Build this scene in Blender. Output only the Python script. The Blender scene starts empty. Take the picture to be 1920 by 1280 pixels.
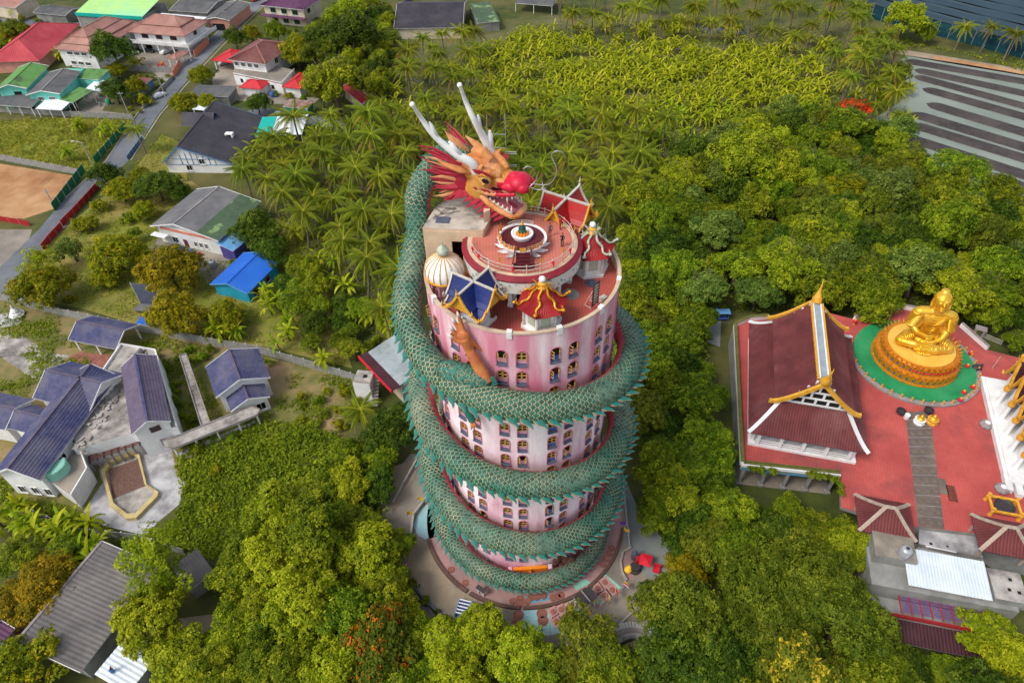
import bpy, bmesh, math, random
import numpy as np
from mathutils import Vector, Matrix, noise
random.seed(7); NR=np.random.default_rng(7)
SC=bpy.context.scene; COL=SC.collection
R=math.radians
# ---------------------------------------------------------------- camera
FPX=1280.0; TH=R(44.1); ROLL=R(1.3); CH=98.8
cd=bpy.data.cameras.new('camera'); cam=bpy.data.objects.new('camera',cd); COL.objects.link(cam)
cd.sensor_fit='HORIZONTAL'; cd.sensor_width=36.0; cd.lens=36.0*FPX/1920.0; cd.clip_start=1.0; cd.clip_end=3000.0
_f=Vector((0,math.cos(TH),-math.sin(TH))); _r=Vector((1,0,0)); _u=_r.cross(_f)
_r2=_r*math.cos(ROLL)-_u*math.sin(ROLL); _u2=_u*math.cos(ROLL)+_r*math.sin(ROLL)
_m=Matrix((_r2,_u2,-_f)).transposed().to_4x4(); _m.translation=(0,0,CH); cam.matrix_world=_m
SC.camera=cam
# ---------------------------------------------------------------- light: soft, thinly overcast day
SUN_EL=R(52); SUN_AZ=R(238)      # azimuth measured from +Y clockwise; sun stands behind the camera's left shoulder
w=bpy.data.worlds.new('World'); SC.world=w; w.use_nodes=True
nt=w.node_tree; bg=nt.nodes['Background']
sk=nt.nodes.new('ShaderNodeTexSky'); sk.sky_type='NISHITA'; sk.sun_disc=False
sk.sun_elevation=SUN_EL; sk.sun_rotation=SUN_AZ; sk.air_density=1.0; sk.dust_density=2.5; sk.ozone_density=1.0
hs=nt.nodes.new('ShaderNodeHueSaturation'); hs.inputs['Saturation'].default_value=.5      # thin cloud pales the blue
nt.links.new(sk.outputs[0],hs.inputs['Color']); nt.links.new(hs.outputs[0],bg.inputs[0]); bg.inputs[1].default_value=0.15
sl=bpy.data.lights.new('sun','SUN'); sl.energy=1.45; sl.angle=R(18); sl.color=(1.0,0.94,0.84)
so=bpy.data.objects.new('sun',sl); COL.objects.link(so)
sd=Vector((math.sin(SUN_AZ)*math.cos(SUN_EL),math.cos(SUN_AZ)*math.cos(SUN_EL),math.sin(SUN_EL)))
so.rotation_euler=sd.to_track_quat('Z','Y').to_euler(); so.location=sd*200
SC.view_settings.view_transform='Standard'; SC.view_settings.look='None'; SC.view_settings.gamma=1.0
SC.view_settings.use_curve_mapping=False; SC.view_settings.exposure=0.52
SC.render.engine='CYCLES'; SC.cycles.max_bounces=6; SC.cycles.diffuse_bounces=3; SC.cycles.glossy_bounces=2
SC.cycles.transmission_bounces=3; SC.cycles.transparent_max_bounces=4; SC.cycles.use_denoising=True
try: SC.cycles.denoising_prefilter='ACCURATE'
except Exception: pass
# ---------------------------------------------------------------- pixel ray -> point on a level plane (a surveying aid)
def G(x,y,z=0.0):
    d=_f+_r2*((x-960)/FPX)-_u2*((y-640)/FPX); t=(z-CH)/d.z
    return Vector((d.x*t,d.y*t,z))
def PX(p):
    d=Vector(p)-Vector((0,0,CH)); z=d.dot(_f)
    return (960+FPX*d.dot(_r2)/z, 640-FPX*d.dot(_u2)/z)
def lin(c):
    return tuple(((v/255)/12.92 if v/255<=.04045 else ((v/255+.055)/1.055)**2.4) for v in c)
# ---------------------------------------------------------------- materials
MATS={}
def M(name,c,c2=None,scale=.6,rough=.8,bump=0.0,metal=0.0,c3=None,scale3=.08,stretch=None,lo=.35,hi=.65,lo3=.45,hi3=.7,fine=0.0,world=False,spec=.3,rnd=0.0):
    """procedural surface: base colour c, mottled with c2 (noise), stained with c3 (large noise), grain"""
    if name in MATS: return MATS[name]
    m=bpy.data.materials.new(name); m.use_nodes=True; nt=m.node_tree; b=nt.nodes['Principled BSDF']
    b.inputs['Roughness'].default_value=rough; b.inputs['Metallic'].default_value=metal
    b.inputs['Specular IOR Level'].default_value=spec
    L=nt.links.new; N=nt.nodes.new
    if world:
        g=N('ShaderNodeNewGeometry'); vec=g.outputs['Position']
    else:
        g=N('ShaderNodeTexCoord'); vec=g.outputs['Object']
    if stretch:
        mp=N('ShaderNodeMapping'); mp.inputs['Scale'].default_value=stretch; L(vec,mp.inputs[0]); vec=mp.outputs[0]
    def nz(s,det=5,rg=.6):
        n=N('ShaderNodeTexNoise'); n.inputs['Scale'].default_value=s; n.inputs['Detail'].default_value=det; n.inputs['Roughness'].default_value=rg
        L(vec,n.inputs['Vector']); return n.outputs['Fac']
    def ramp(o,a,z):
        r=N('ShaderNodeMapRange'); r.inputs[1].default_value=a; r.inputs[2].default_value=z; L(o,r.inputs[0]); return r.outputs[0]
    def mix(f,a,bb):
        x=N('ShaderNodeMix'); x.data_type='RGBA'; L(f,x.inputs[0])
        for i,q in ((6,a),(7,bb)):
            if isinstance(q,tuple): x.inputs[i].default_value=(*q,1)
            else: L(q,x.inputs[i])
        return x.outputs[2]
    col=lin(c)
    if c2: col=mix(ramp(nz(scale),lo,hi),lin(c),lin(c2))
    if c3: col=mix(ramp(nz(scale3,6,.65),lo3,hi3),col,lin(c3))
    if fine>0 or rnd>0:
        h=N('ShaderNodeHueSaturation'); 
        if isinstance(col,tuple): h.inputs['Color'].default_value=(*col,1)
        else: L(col,h.inputs['Color'])
        val=None
        if fine>0:
            a=N('ShaderNodeMapRange'); a.inputs[1].default_value=.25;a.inputs[2].default_value=.75;a.inputs[3].default_value=1-fine;a.inputs[4].default_value=1+fine
            L(nz(9.0,4,.7),a.inputs[0]); val=a.outputs[0]
        if rnd>0:
            oi=N('ShaderNodeObjectInfo'); a=N('ShaderNodeMapRange'); a.inputs[3].default_value=1-rnd;a.inputs[4].default_value=1+rnd; L(oi.outputs['Random'],a.inputs[0])
            if val is not None:
                mm=N('ShaderNodeMath'); mm.operation='MULTIPLY'; L(val,mm.inputs[0]); L(a.outputs[0],mm.inputs[1]); val=mm.outputs[0]
            else: val=a.outputs[0]
        L(val,h.inputs['Value']); col=h.outputs[0]
    if isinstance(col,tuple): b.inputs['Base Color'].default_value=(*col,1)
    else: L(col,b.inputs['Base Color'])
    if bump>0:
        bp=N('ShaderNodeBump'); bp.inputs['Strength'].default_value=bump; bp.inputs['Distance'].default_value=.1
        L(nz(6.0,6,.65),bp.inputs['Height']); L(bp.outputs[0],b.inputs['Normal'])
    MATS[name]=m; return m
# ---------------------------------------------------------------- mesh builder
class MB:
    def __init__(s): s.v=[]; s.f=[]; s.m=[]
    def add(s,vs,fs,mi=0):
        o=len(s.v); s.v.extend([tuple(p) for p in vs])
        for f in fs: s.f.append(tuple(o+i for i in f)); s.m.append(mi)
        return s
    def poly(s,pts,mi=0): return s.add(pts,[tuple(range(len(pts)))],mi)
    def box(s,c,d,rz=0.0,mi=0):
        x,y,z=d[0]/2,d[1]/2,d[2]/2; cs,sn=math.cos(rz),math.sin(rz); vs=[]
        for a,b,e in ((-x,-y,-z),(x,-y,-z),(x,y,-z),(-x,y,-z),(-x,-y,z),(x,-y,z),(x,y,z),(-x,y,z)):
            vs.append((c[0]+a*cs-b*sn,c[1]+a*sn+b*cs,c[2]+e))
        return s.add(vs,[(0,3,2,1),(4,5,6,7),(0,1,5,4),(1,2,6,5),(2,3,7,6),(3,0,4,7)],mi)
    def prism(s,pts,z0,z1,mi=0,top=None):
        n=len(pts)
        a=sum(pts[i][0]*pts[(i+1)%n][1]-pts[(i+1)%n][0]*pts[i][1] for i in range(n))
        if a<0: pts=list(reversed(pts))
        vs=[(p[0],p[1],z0) for p in pts]+[(p[0],p[1],z1) for p in pts]
        s.add(vs,[tuple(reversed(range(n)))]+[(i,(i+1)%n,n+(i+1)%n,n+i) for i in range(n)],mi)
        return s.poly(vs[n:],mi if top is None else top)
    def beam(s,p,q,w,h=None,mi=0,up=(0,0,1)):
        h=h or w; p=Vector(p);q=Vector(q); t=(q-p).normalized(); u=Vector(up)
        if abs(t.dot(u))>.98: u=Vector((1,0,0))
        a=t.cross(u).normalized()*(w/2); b=a.cross(t).normalized()*(h/2)
        vs=[p-a-b,p+a-b,p+a+b,p-a+b,q-a-b,q+a-b,q+a+b,q-a+b]
        return s.add(vs,[(0,3,2,1),(4,5,6,7),(0,1,5,4),(1,2,6,5),(2,3,7,6),(3,0,4,7)],mi)
    def tube(s,pts,rad,n=8,mi=0,caps=True,flat=1.0):
        pts=[Vector(p) for p in pts]; k=len(pts)
        if not hasattr(rad,'__len__'): rad=[rad]*k
        vs=[];u=None
        for i in range(k):
            t=(pts[min(i+1,k-1)]-pts[max(i-1,0)]).normalized()
            if u is None:
                u=t.cross(Vector((0,0,1)));
                if u.length<.05: u=t.cross(Vector((1,0,0)))
            u=(u-t*u.dot(t)).normalized(); b=t.cross(u)
            for j in range(n):
                a=2*math.pi*j/n; vs.append(pts[i]+(u*math.cos(a)+b*math.sin(a)*flat)*rad[i])
        fs=[(i*n+j,i*n+(j+1)%n,(i+1)*n+(j+1)%n,(i+1)*n+j) for i in range(k-1) for j in range(n)]
        if caps: fs+= [tuple(reversed(range(n))),tuple((k-1)*n+j for j in range(n))]
        return s.add(vs,fs,mi)
    def lathe(s,prof,n=24,c=(0,0,0),mi=0,a0=0.0,a1=2*math.pi,sx=1.0,sy=1.0):
        full=abs(a1-a0-2*math.pi)<1e-6; m=n if full else n+1; vs=[]
        for r,z in prof:
            for j in range(m):
                a=a0+(a1-a0)*j/n; vs.append((c[0]+r*math.cos(a)*sx,c[1]+r*math.sin(a)*sy,c[2]+z))
        fs=[]
        for i in range(len(prof)-1):
            for j in range(n):
                fs.append((i*m+j,i*m+(j+1)%m,(i+1)*m+(j+1)%m,(i+1)*m+j))
        s.add(vs,fs,mi)
        return s
    def disc(s,r,z,n=24,c=(0,0),mi=0):
        return s.poly([(c[0]+r*math.cos(2*math.pi*i/n),c[1]+r*math.sin(2*math.pi*i/n),z) for i in range(n)],mi)
    def ell(s,c,r,rot=None,nu=14,nv=9,mi=0):
        Rm=rot if rot is not None else Matrix.Identity(3); vs=[];
        for i in range(nv+1):
            th=math.pi*i/nv
            for j in range(nu):
                ph=2*math.pi*j/nu
                p=Vector((r[0]*math.sin(th)*math.cos(ph),r[1]*math.sin(th)*math.sin(ph),r[2]*math.cos(th)))
                vs.append(Vector(c)+Rm@p)
        fs=[]
        for i in range(nv):
            for j in range(nu):
                a,b,cc,d=i*nu+j,(i+1)*nu+j,(i+1)*nu+(j+1)%nu,i*nu+(j+1)%nu
                if i==0: fs.append((a,b,cc))
                elif i==nv-1: fs.append((a,b,d))
                else: fs.append((a,b,cc,d))
        return s.add(vs,fs,mi)
    def build(s,name,mats,parent=None,smooth=False,at=None,rz=0.0):
        me=bpy.data.meshes.new(name); me.from_pydata(s.v,[],s.f)
        if not isinstance(mats,(list,tuple)): mats=[mats]
        for m in mats: me.materials.append(m)
        if len(mats)>1: me.polygons.foreach_set('material_index',s.m)
        if smooth: me.polygons.foreach_set('use_smooth',[True]*len(me.polygons))
        me.update(); o=bpy.data.objects.new(name,me); COL.objects.link(o)
        if parent is not None: o.parent=parent
        if at is not None: o.location=at
        if rz: o.rotation_euler=(0,0,rz)
        return o
def np_mesh(name,V,F,mats,mi=None,attr=None):
    """fast mesh from numpy: V (n,3), F (m,k) all k-gons"""
    me=bpy.data.meshes.new(name); n=len(V); m,k=F.shape
    me.vertices.add(n); me.vertices.foreach_set('co',V.astype(np.float32).ravel())
    me.loops.add(m*k); me.loops.foreach_set('vertex_index',F.astype(np.int32).ravel())
    me.polygons.add(m); me.polygons.foreach_set('loop_start',np.arange(0,m*k,k,dtype=np.int32))
    try: me.polygons.foreach_set('loop_total',np.full(m,k,dtype=np.int32))
    except Exception: pass
    for x in (mats if isinstance(mats,(list,tuple)) else [mats]): me.materials.append(x)
    if mi is not None: me.polygons.foreach_set('material_index',mi.astype(np.int32))
    if attr is not None:
        a=me.attributes.new('lv','FLOAT','FACE'); a.data.foreach_set('value',attr.astype(np.float32))
    me.update(calc_edges=True); me.validate(); return me
def link(name,me,parent=None,loc=None,rz=None,scale=None):
    o=bpy.data.objects.new(name,me); COL.objects.link(o)
    if parent is not None: o.parent=parent
    if loc is not None: o.location=loc
    if rz is not None: o.rotation_euler=(0,0,rz)
    if scale is not None: o.scale=(scale,)*3 if not hasattr(scale,'__len__') else scale
    return o
def tag(o,label=None,cat=None,group=None,kind=None):
    if label: o['label']=label
    if cat: o['category']=cat
    if group: o['group']=group
    if kind: o['kind']=kind
    return o
def thing(name,label,cat,loc=(0,0,0),rz=0.0,group=None):
    o=bpy.data.objects.new(name,None); COL.objects.link(o); o.location=loc; o.rotation_euler=(0,0,rz)
    o.empty_display_size=.3
    return tag(o,label,cat,group)
def copy_tree(root,loc,rz=0.0,label=None,group=None,scale=None):
    r=root.copy(); COL.objects.link(r); r.location=loc; r.rotation_euler=(0,0,rz)
    if scale: r.scale=(scale,)*3
    if label: r['label']=label
    if group: r['group']=group
    for ch in root.children:
        c=ch.copy(); COL.objects.link(c); c.parent=r
        for g in ch.children:
            d=g.copy(); COL.objects.link(d); d.parent=c
    return r
def fuse(mb,voxel,smooth=4,fac=.5,name='fused'):
    """joins overlapping closed shapes into one continuous skin"""
    o=mb.build(name,[],None); 
    r=o.modifiers.new('r','REMESH'); r.mode='VOXEL'; r.voxel_size=voxel
    if smooth:
        s=o.modifiers.new('s','SMOOTH'); s.iterations=smooth; s.factor=fac
    dg=bpy.context.evaluated_depsgraph_get(); ev=o.evaluated_get(dg)
    me=bpy.data.meshes.new_from_object(ev); me.name=name
    bpy.data.objects.remove(o); me.polygons.foreach_set('use_smooth',[True]*len(me.polygons)); return me
def fmats(me,mats,fn):
    me.materials.clear()
    for m in mats: me.materials.append(m)
    me.polygons.foreach_set('material_index',[fn(p.center,p.normal) for p in me.polygons])
FOOT=[]     # footprints kept clear of trees: list of (centre, ux, uy, hx, hy)
def keep(c,ang,hx,hy): FOOT.append((Vector((c[0],c[1])),math.cos(ang),math.sin(ang),hx,hy))
def blocked(x,y,mg=0.0):
    for c,cs,sn,hx,hy in FOOT:
        dx,dy=x-c.x,y-c.y
        if abs(dx*cs+dy*sn)<hx+mg and abs(-dx*sn+dy*cs)<hy+mg: return True
    return False
def patch(name,pts,z,mat,px=True,kind='structure',zz=0.0):
    q=[G(p[0],p[1],zz) for p in pts] if px else pts
    b=MB(); q=[(p[0],p[1],z) for p in q]
    a=sum(q[i][0]*q[(i+1)%len(q)][1]-q[(i+1)%len(q)][0]*q[i][1] for i in range(len(q)))
    if a<0: q=q[::-1]
    b.poly(q); o=b.build(name,mat); tag(o,kind=kind); return o
def smooth_poly(pts,it=2):
    for _ in range(it):
        q=[]
        for i in range(len(pts)):
            a,b=pts[i],pts[(i+1)%len(pts)]
            q+=[(a[0]*.75+b[0]*.25,a[1]*.75+b[1]*.25),(a[0]*.25+b[0]*.75,a[1]*.25+b[1]*.75)]
        pts=q
    return pts
# ================================================================ SETTING
TC=Vector((1.35,61.2))
M('undergrowth',(76,84,34),(56,66,28),.25,.95,.6,c3=(104,96,56),scale3=.05,fine=.35,world=True)
M('field_grass',(128,134,44),(92,108,34),.35,.95,.7,c3=(150,140,66),scale3=.07,fine=.3,world=True)
M('garden_grass',(126,128,46),(98,108,38),.22,.95,.6,c3=(146,124,78),scale3=.06,fine=.28,world=True)
M('dry_grass',(118,112,62),(92,98,46),.3,.95,.6,c3=(158,130,98),scale3=.09,fine=.3,world=True)
M('bare_soil',(170,124,84),(186,148,108),.2,.95,.5,c3=(140,92,56),scale3=.06,fine=.2,world=True)
M('orchard_soil',(92,94,48),(74,82,36),.18,.95,.6,c3=(118,108,84),scale3=.04,fine=.3,world=True)
M('asphalt',(104,108,116),(90,94,102),.3,.9,.3,c3=(122,124,128),scale3=.05,fine=.08,world=True)
M('concrete_paving',(138,130,118),(118,112,102),.25,.9,.3,c3=(160,150,136),scale3=.06,fine=.1,world=True)
M('old_concrete',(180,174,166),(128,122,116),.45,.9,.35,c3=(70,66,64),scale3=.16,lo3=.5,hi3=.7,fine=.15,world=True)
M('white_paving',(192,190,190),(156,154,156),.4,.85,.25,c3=(96,92,92),scale3=.14,lo3=.5,hi3=.68,fine=.14,world=True)
M('tan_paving',(164,148,124),(142,128,108),.25,.9,.2,c3=(120,110,96),scale3=.06,fine=.1,world=True)
M('blue_paving',(124,132,132),(104,114,116),.3,.85,.2,c3=(142,146,142),scale3=.06,fine=.1,world=True)
M('mulch',(70,64,64),(54,50,50),1.0,.95,.6,c3=(84,76,74),scale3=.1,fine=.3,world=True)
M('muddy_water',(136,144,132),(116,126,116),.05,.35,0,world=True,spec=.25)
M('canal_water',(60,66,52),(44,50,40),.1,.1,0,world=True,spec=.6)
M('pink_paving',(176,140,136),(158,122,120),.5,.85,.2,c3=(134,110,106),scale3=.08,fine=.12,world=True)
M('mural_blue',(150,190,196),(132,176,184),.4,.8,.1,c3=(176,186,180),scale3=.12,fine=.08)
M('mural_green',(140,196,176),(124,180,162),.4,.8,.1,fine=.08)
M('mural_pink',(206,152,146),(184,128,124),.8,.8,.1,fine=.08)
M('mural_sky',(86,158,186),(72,140,172),.4,.8,.1,fine=.06)
M('terracotta',(150,98,84),(128,80,70),1,.85,.2,fine=.1)
M('kerb_stone',(168,164,156),(146,142,136),.6,.85,.2,fine=.1)
M('kerb_brown',(104,78,68),(88,66,60),.8,.85,.2,fine=.1)
M('wall_grey',(150,150,146),(120,120,116),.35,.9,.3,c3=(90,92,84),scale3=.12,lo3=.5,hi3=.75,fine=.12)
M('post_grey',(176,174,168),(150,148,142),.6,.9,.2,fine=.1)
M('white_paint',(232,232,230),(214,214,214),.4,.6,.05,c3=(186,184,178),scale3=.1,lo3=.55,hi3=.8)
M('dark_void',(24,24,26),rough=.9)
g=MB(); g.poly([(-1500,-300,0),(1500,-300,0),(1500,2500,0),(-1500,2500,0)]); tag(g.build('ground',MATS['undergrowth']),kind='structure')
e=.004
patch('field_grass_ground',[(-80,232),(0,228),(120,222),(258,226),(240,246),(160,330),(0,296),(-120,280)],e,MATS['field_grass'])
patch('orchard_ground',[(560,240),(700,130),(740,70),(1000,30),(1640,20),(1690,120),(1700,190),(1560,215),(1350,300),(1150,370),(960,420),(780,430),(600,340)],e,MATS['orchard_soil'])
patch('garden_lawn',[(225,348),(300,345),(360,340),(430,390),(560,420),(620,560),(660,690),(500,650),(330,630),(160,580),(0,545),(-60,540),(60,490),(130,420),(185,375)],e,MATS['garden_grass'])
patch('complex_ground',[(-90,545),(0,562),(160,585),(260,622),(420,650),(690,715),(705,775),(620,810),(560,800),(350,850),(330,905),(150,1000),(-90,960)],e,MATS['dry_grass'])
patch('house_lawn',[(236,338),(303,252),(340,268),(352,335),(290,350)],2*e,MATS['garden_grass'])
patch('dirt_lot',[(-120,306),(0,307),(146,331),(100,392),(45,410),(-120,402)],2*e,MATS['bare_soil'])
patch('driveway',[(-80,590),(0,616),(30,622),(94,662),(131,666),(100,690),(69,714),(0,668),(-80,640)],2*e,MATS['old_concrete'])
patch('brick_yard',[(131,668),(150,660),(250,668),(205,692),(110,690)],3*e,MATS['terracotta'])
patch('patio_pavement',[(148,972),(192,905),(185,880),(205,850),(275,845),(322,838),(330,890),(349,905),(342,925),(336,945),(300,975),(272,1003),(215,990)],2*e,MATS['white_paving'])
patch('courtyard_pavement',[(250,105),(350,70),(412,80),(330,172),(280,130)],2*e,MATS['concrete_paving'])
patch('white_house_yard',[(398,150),(420,110),(470,140),(450,165),(520,175),(600,185),(580,200),(400,185)],2*e,MATS['concrete_paving'])
patch('green_house_yard',[(140,200),(170,172),(212,168),(192,208),(236,214),(246,222),(150,208)],2*e,MATS['concrete_paving'])
patch('yard_pavement',[(320,450),(420,460),(440,480),(400,540),(380,520),(360,490),(275,470),(300,440)],2*e,MATS['concrete_paving'])
patch('site_soil',[(-60,430),(60,430),(40,500),(-60,520)],e,MATS['concrete_paving'])
def strip(name,pts,wd,z,mat,kind='structure',px=True):
    q=[G(*p) if px else Vector((*p,0)) for p in pts]
    L_,R_=[],[]
    for i,p in enumerate(q):
        t=(q[min(i+1,len(q)-1)]-q[max(i-1,0)]); t.z=0; t.normalize(); n=Vector((-t.y,t.x,0))*(wd/2)
        L_.append((p.x+n.x,p.y+n.y,z)); R_.append((p.x-n.x,p.y-n.y,z))
    b=MB(); k=len(q)
    b.add(L_+R_,[(k+i,k+i+1,i+1,i) for i in range(k-1)]); o=b.build(name,mat); tag(o,kind=kind); return o
def kerb(name,pts,w,h,mat,z=0.0,px=True):
    b=MB()
    for a,c in zip(pts[:-1],pts[1:]):
        a=G(*a) if px else Vector((*a,0)); c=G(*c) if px else Vector((*c,0))
        b.beam((a.x,a.y,z+h/2),(c.x,c.y,z+h/2),w,h)
    o=b.build(name,mat); tag(o,kind='structure'); return o
ROADPX=[(520,-40),(482,8),(414,67),(349,134),(278,215),(220,302),(143,372),(98,428),(10,515),(-60,590)]
strip('road',ROADPX,6.4,3*e,MATS['asphalt'])
strip('side_road',[(-120,33),(0,40),(70,43),(150,48),(235,52)],6.0,2*e,MATS['asphalt'])
strip('lane',[(395,48),(440,58),(414,66)],9,2*e,MATS['asphalt'])
strip('back_lane',[(470,205),(530,216),(600,228),(700,250)],5,2*e,MATS['asphalt'])
kerb('road_kerb',[(505,-20),(497,10),(436,67),(372,134),(301,215),(246,300)],.35,.12,MATS['kerb_stone'])
kerb('road_kerb',[(467,8),(395,72),(328,134),(256,215),(199,302),(122,372)],.35,.12,MATS['kerb_stone'])
# ponds with planting beds
patch('pond_water',[(1640,222),(1690,190),(1700,150),(1690,112),(1700,104),(1920,138),(2300,200),(2300,520),(1960,400),(1880,375),(1780,330),(1700,262)],2*e,MATS['muddy_water'])
BEDS=[((1694,114),(1704,117),(2250,212),11),((1713,131),(1720,133),(2250,248),11),((1713,143),(1722,145),(2250,290),11),((1729,166),(1742,168),(2250,312),13),
 ((1737,194),(1750,197),(2250,348),15),((1707,212),(1722,216),(2250,376),16),((1705,232),(1720,236),(2250,398),16),((1688,254),(1704,258),(2250,434),17),((1846,325),(1860,330),(2250,470),18),((1860,356),(1870,361),(2250,508),15)]
for a,b_,c,th in BEDS:
    a,b_,c=G(*a),G(*b_),G(*c); t=(c-b_).normalized(); n=Vector((-t.y,t.x,0))
    wid=abs((G(b_.x and PX(b_)[0],PX(b_)[1]+th/2)-G(PX(b_)[0],PX(b_)[1]-th/2)).y)*.49
    mb=MB(); L=(c-a).length; k=60; prof=[]
    for i in range(k+1):
        u=i/k; s=min(1,math.sqrt(max(0,u*L/(wid*1.2)))) if u*L<wid*1.2 else 1
        wv=wid*s*(1+.08*noise.noise(Vector((a.x+u*90,a.y,0))))+.02
        p=a+(c-a)*u
        for q,hh in ((-1,0),(-.72,.45),(0,.55),(.72,.45),(1,0)):
            prof.append((p.x+n.x*wv*q,p.y+n.y*wv*q,2*e+.004+hh*s))
    mb.add(prof,[(i*5+j,(i+1)*5+j,(i+1)*5+j+1,i*5+j+1) for i in range(k) for j in range(4)])
    tag(mb.build('planting_bed_ground',MATS['mulch'],smooth=True),kind='structure')
strip('embankment_path',[(1640,60),(1680,96),(1750,108),(1920,136),(2250,190)],6,2*e,MATS['tan_paving'])
strip('embankment_soil',[(1750,108),(1800,116),(1920,137)],3,3*e,MATS['bare_soil'])
for pts,wd in (([(985,150),(1100,168),(1230,172)],3.5),([(1000,185),(1120,200)],3),([(1075,222),(1180,230)],3),([(905,215),(960,225)],4),([(760,150),(900,158)],3),([(1290,50),(1330,58),(1400,60)],6),([(640,300),(760,330)],3)):
    strip('canal_water',pts,wd,2*e,MATS['canal_water'])
# plaza round the tower
def ring_patch(name,r0,r1,z,mat,a0=0,a1=360,n=96,c=TC):
    b=MB(); m=max(6,int(n*(a1-a0)/360)); vs=[]
    for i in range(m+1):
        a=R(a0+(a1-a0)*i/m); vs+= [(c.x+r0*math.cos(a),c.y+r0*math.sin(a),z),(c.x+r1*math.cos(a),c.y+r1*math.sin(a),z)]
    b.add(vs,[(2*i,2*i+1,2*i+3,2*i+2) for i in range(m)]); o=b.build(name,mat); tag(o,kind='structure'); return o
patch('plaza_pavement',[(700,905),(745,880),(770,850),(1165,880),(1195,951),(1265,1038),(1262,1070),(1180,1150),(1130,1200),(1000,1230),(820,1200),(745,1110),(715,1010)],e,MATS['concrete_paving'])
patch('tan_pavement',[(755,1040),(775,1010),(812,1020),(850,1100),(905,1130),(900,1155),(850,1150),(790,1110)],2*e,MATS['tan_paving'])
patch('tan_pavement',[(718,880),(776,862),(780,885),(740,960),(725,915)],2*e,MATS['tan_paving'])
ring_patch('ring_pavement',11.0,16.0,3*e,MATS['pink_paving'])
patch('side_path_pavement',[(1165,884),(1195,951),(1262,1035),(1262,1062),(1215,1085),(1180,1035),(1168,1000),(1172,950)],2*e,MATS['blue_paving'])
patch('south_pavement',[(1000,1185),(1130,1150),(1180,1120),(1250,1180),(1220,1190),(1160,1190),(1060,1300),(950,1300)],2*e,MATS['concrete_paving'])
patch('south_west_pavement',[(445,1225),(500,1235),(495,1300),(430,1300)],2*e,MATS['concrete_paving'])
patch('forest_path_pavement',[(1322,640),(1330,590),(1345,570),(1352,600),(1350,650)],2*e,MATS['blue_paving'])
patch('shed_yard_soil',[(10,1185),(60,1165),(120,1200),(60,1230),(10,1225)],2*e,MATS['terracotta'])
patch('clearing_soil',[(330,1160),(400,1150),(430,1200),(370,1230)],2*e,MATS['tan_paving'])
# low ring wall with gaps
for a0,a1 in ((196,236),(238,266),(268,304),(306,348)):
    b=MB(); n=int((a1-a0)/2); prof=[(15.85,0.0),(16.35,0.0),(16.35,.42),(15.85,.42)]
    vs=[];
    for i in range(n+1):
        a=R(a0+(a1-a0)*i/n)
        for r_,z_ in prof: vs.append((r_*math.cos(a),r_*math.sin(a),z_))
    fs=[(i*4+j,i*4+(j+1)%4,(i+1)*4+(j+1)%4,(i+1)*4+j) for i in range(n) for j in range(4)]+[(3,2,1,0),tuple(n*4+j for j in range(4))]
    b.add(vs,fs); o=b.build('ring_kerb',MATS['kerb_brown'],at=(TC.x,TC.y,0)); tag(o,kind='structure')
# painted mural pavements with round and square plaques
def mural(pts,mat,disc_px,sq_px,rd=.75,sqs=1.1,z=4*e):
    root=patch('mural_pavement',pts,z,mat)
    for p in disc_px:
        q=G(*p); b=MB(); b.lathe([(rd,0),(rd,.07),(rd*.82,.09),(rd*.8,.06),(0,.06)],20); b.build('plaque',[MATS['terracotta']],root,at=(q.x,q.y,z+.002))
    for p in sq_px:
        q=G(*p); b=MB(); s=sqs; b.box((0,0,.05),(s*2,s*2,.1),0,0); b.box((0,0,.112),(s*1.5,s*1.5,.02),0,1); b.lathe([(s*.55,.124),(s*.55,.17),(0,.18)],16,mi=2)
        b.build('plaque',[MATS['mural_pink'],MATS['pink_paving'],MATS['terracotta']],root,at=(q.x,q.y,z+.002),rz=R(30))
    return root
mural([(986,1118),(990,1131),(1031,1124),(1026,1110)],MATS['mural_sky'],[(996,1120),(1007,1119),(1019,1117)],[],.55)
mural([(1074,1096),(1096,1084),(1108,1092),(1080,1106)],MATS['mural_green'],[],[])
mural([(964,1144),(1031,1142),(1031,1190),(964,1195)],MATS['mural_blue'],[(972,1152),(1016,1150),(1018,1163),(971,1168)],[],.8)
mural([(1032,1141),(1066,1134),(1104,1150),(1060,1185),(1032,1190)],MATS['mural_blue'],[],[(1038,1147),(1052,1143),(1066,1140),(1044,1164),(1060,1160),(1074,1155)],.7,.75)
mural([(1101,1108),(1136,1076),(1165,1101),(1122,1136)],MATS['mural_green'],[],[(1121,1103),(1134,1092),(1110,1112),(1135,1116),(1148,1106)],.7,.8)
ringroot=bpy.data.objects.get('ring_pavement')
for ad in (262,266,270,285,288,290,322,326,330,334,220,232):
    for rr in ((15.2,) if ad>300 else (14.6,15.5) if ad in(266,) else (15.1,)):
        b=MB(); b.lathe([(.55,0),(.55,.06),(.44,.08),(.42,.05),(0,.05)],18); b.build('plaque',MATS['terracotta'],ringroot,at=(TC.x+rr*math.cos(R(ad)),TC.y+rr*math.sin(R(ad)),3*e+.002))
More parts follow.
